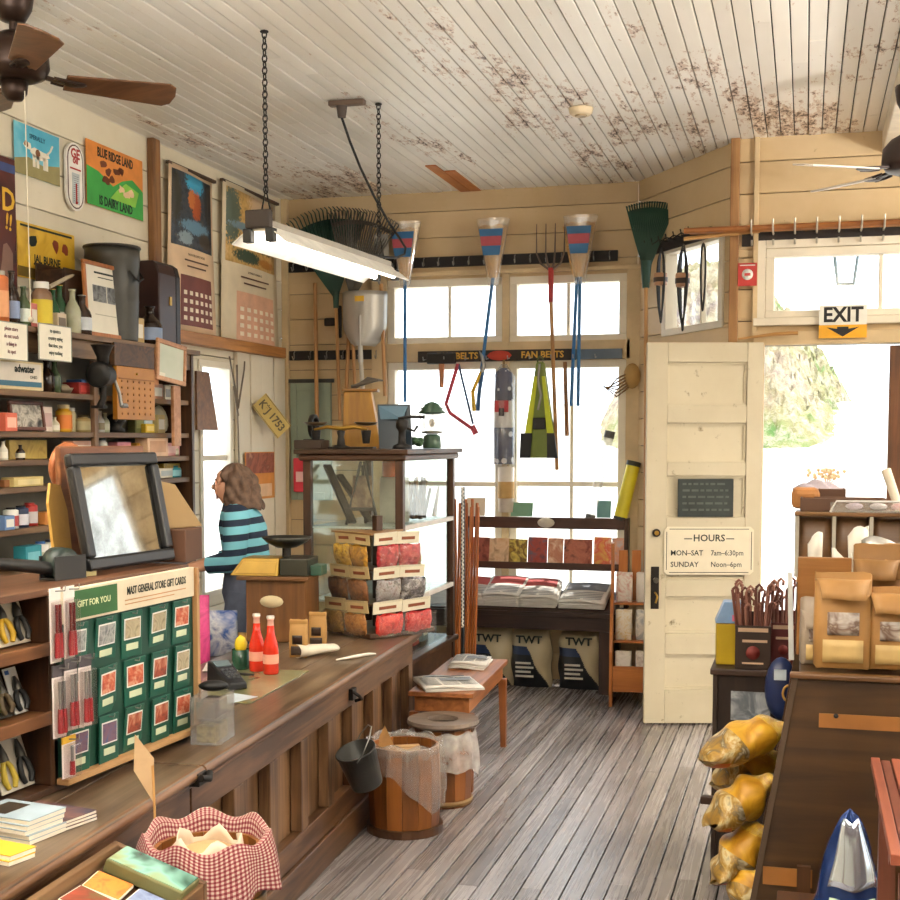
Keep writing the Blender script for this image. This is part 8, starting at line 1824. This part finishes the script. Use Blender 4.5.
mb = MB(DS); mb.box(-.09, .1, -.08, .02, 0, .69); o = mb.build('low_box_stand', bevel=.003); o.location = (q.x, c_.y-.1, 0.001); tag(o, 'narrow dark box stand under the dark blue bag', 'stand')
# ---- yellow bags hanging out of the case
YB1 = art(['8a6a1a', 'c89a20', 'd8b438', 'b07820', 'c8c0a8'], 9, 4); YEL = art(['a87416', 'c89420', 'd8aa34', 'b88420'], 12, 2); ORG = mat('b0501f', .35); PRB = art(['8a8068', 'c8b88a', 'a07a2a', '6a5a3a', 'd0c8b0'], 16, 9)
def corn(pa, pb, ya, yb_, w, lab, seed):
    a, b = P(*pa, y=ya), P(*pb, y=yb_); d = (b-a); L = d.length; u = d.normalized(); side = V((0, 1, 0)); side = (side-u*side.dot(u)).normalized()
    M = frame(a, u, side); r_ = random.Random(seed); ph = [r_.uniform(0, 6) for _ in range(3)]
    t = thing('snack_bag', lab, 'snack bag', M=M, group=None)
    def fn(uu, v):
        an = 2*PI*uu; k = max(0, math.sin(PI*min(1, max(0, v))))**.5
        return V((L*v+.008*math.sin(an*2+ph[1]), (w/2)*(.82+.18*k)*math.cos(an)*(1+.03*math.sin(v*19+ph[0])), (.058*k+.003)*math.sin(an)*(1+.12*math.sin(an*3+v*17+ph[2]))+.007*math.sin(v*15+ph[1]+an*2)*k))
    def part(v0, v1, nm, m): mb = MB(m); mb.sheet(lambda uu, v: fn(uu, v0+(v1-v0)*v), 26, 12, True, True); mb.build(nm, t)
    part(.0, .22, 'clear_end', FILM); part(.04, .24, 'filling', YB1); part(.22, .60, 'yellow_middle', YEL); part(.60, 1.0, 'printed_band', PRB)
    mb = MB(ORG); mb.sheet(lambda uu, v: fn(.06+.34*uu, .82+.15*v)+V((0, 0, .003)), 10, 6); mb.build('orange_emblem', t)
    mb = MB(YB1); mb.sheet(lambda uu, v: fn(.1+.3*uu, .26+.3*v)+V((0, 0, .003)), 10, 8); mb.build('print_patch', t)
    return t
corn((781, 722), (704, 760), 4.15, 4.05, .21, 'topmost long yellow bag sticking out of the sloped case', 1)
corn((775, 752), (716, 784), 4.3, 4.2, .17, 'second yellow bag from the top, under the topmost one', 2)
corn((768, 778), (710, 826), 4.1, 4.0, .19, 'middle yellow bag with orange end sticking out of the sloped case', 3)
corn((762, 824), (716, 882), 4.1, 4.0, .19, 'fourth yellow bag, steeper than the ones above it', 4)
corn((758, 872), (738, 905), 4.0, 3.95, .13, 'lowest small yellow bag beside the metal edge', 5)
mb = MB(wood('5a2c22', '3a1812', 1, 3)); q = P(708, 800, y=4.3); 
# ---- striped slat bench and foil bag in the near corner
sy = 2.95; a = P(871, 758, y=sy+.35); b = P(893, 872, y=sy-.25)
t = thing('slatted_stool', 'red brown slatted stool seat in the near corner of the aisle', 'stool', (a.x, sy, 0), .0)
hz = a.z
for k in range(16):
    mb = MB(wood(['a0583c', '6a3424'][k % 2], ['703524', '5c2c1e'][k % 2], 1, 3, .4)); mb.box(.0+k*.024, .021+k*.024, -.42, .36, hz-.022-.006*(k % 2), hz-.006*(k % 2)); mb.build('seat_slat', t, bevel=.002)
for x in (.02, .32):
    for y in (-.38, .3): mb = MB(wood('7a4028', '4e2818', 2, 3)); mb.box(x, x+.04, y, y+.04, 0, hz-.06); mb.build('leg', t)
mb = MB(wood('7a4028', '4e2818', 0, 3)); mb.box(.005, .37, -.3, -.27, hz-.059, hz-.026); mb.box(.005, .37, .2, .23, hz-.059, hz-.026); mb.build('cross_rail', t)
q = P(851, 880, y=3.3)
t = thing('foil_bag', 'shiny blue and silver foil bag standing before the sloped case', 'bag', (q.x, 3.38, q.z-.12), .2)
def foil(u, v):
    an = 2*PI*u; k = (1-v)**.55
    return V((.095*(k*.95+.08*(1-v))*math.cos(an)*(1+.06*math.sin(an*3+v*9)), .055*k*math.sin(an)+.012*v, .27*v+.006*math.sin(an*5)))
mb = MB(mat('20386e', .2, .5, .3, 20)); mb.sheet(lambda u, v: foil(u, v), 30, 14, True, True); mb.build('sack', t)
mb = MB(mat('c8d4e4', .12, .8)); mb.sheet(lambda u, v: foil(.62+.26*u, .30+.6*v)*1.02+V((0, -.004, 0)), 10, 10); mb.build('silver_panel', t, solid=.002)
mb = MB(mat('b8c8a8', .3)); mb.sheet(lambda u, v: foil(.64+.22*u, .05+.15*v)*1.02+V((0, -.004, 0)), 8, 4); mb.build('label', t, solid=.002)
mb = MB(DKW); mb.box(-.16, .42, -.11, .12, 0, 1); o = mb.build('low_platform', bevel=.004); o.location = (q.x-.02, 3.42, 0.001); o.scale = (1, 1, q.z-.125); tag(o, 'dark wooden platform under the blue foil bag', 'platform')
mb = MB(mat('8a2a1c', .5)); mb.box(-.06, .05, -.03, .03, 0, .1); o = mb.build('red_box', bevel=.004); o.location = (q.x+.2, 3.42, q.z-.123); tag(o, 'small dull red box beside the blue foil bag', 'box')

# ================================================================ PIECES OF PARTS GO ONE LEVEL DEEPER
RULES = (('printed_label', 'carton'), ('paper_label', 'body'), ('label_strip', 'card'), ('picture', 'card'), ('blade', 'blade_bracket'), ('panel_moulding', 'panel'), ('hook', 'rail'), ('photo', 'picture'), ('label_band', 'label'), ('shelf_lip', 'shelf_board'), ('arrow', 'yellow_panel'), ('red_panel', 'white_label'), ('door_frame_strip', 'door_panel'), ('latch_pull', 'lock_plate'), ('lock_spindle', 'lock_plate'), ('deadbolt_core', 'deadbolt_ring'), ('keys', 'body'), ('bail_handle', 'shell'), ('print_patch', 'yellow_middle'), ('orange_emblem', 'printed_band'), ('clear_film', 'filled_pouch'), ('cover_picture', 'cover'), ('black_corner', 'pouch'), ('buckle', 'pouch'), ('hour_marks', 'dial'), ('hand', 'dial'), ('pan', 'pan_post'), ('dial_panel', 'brass_housing'))
def base_name(o): return o.name.split('.')[0]
kids_of = {}
for o in list(bpy.data.objects):
    if o.parent is not None: kids_of.setdefault(o.parent.name, []).append(o)
def num(o): p = o.name.split('.'); return int(p[1]) if len(p) > 1 else 0
for root in [o for o in bpy.data.objects if o.parent is None]:
    ch = kids_of.get(root.name, [])
    for cn, pn in RULES:
        cs = sorted([c for c in ch if base_name(c) == cn and c.parent is root], key=num); ps = sorted([c for c in ch if base_name(c) == pn and c.parent is root], key=num)
        if not cs or not ps: continue
        for i, c in enumerate(cs): c.parent = ps[i*len(ps)//len(cs)]
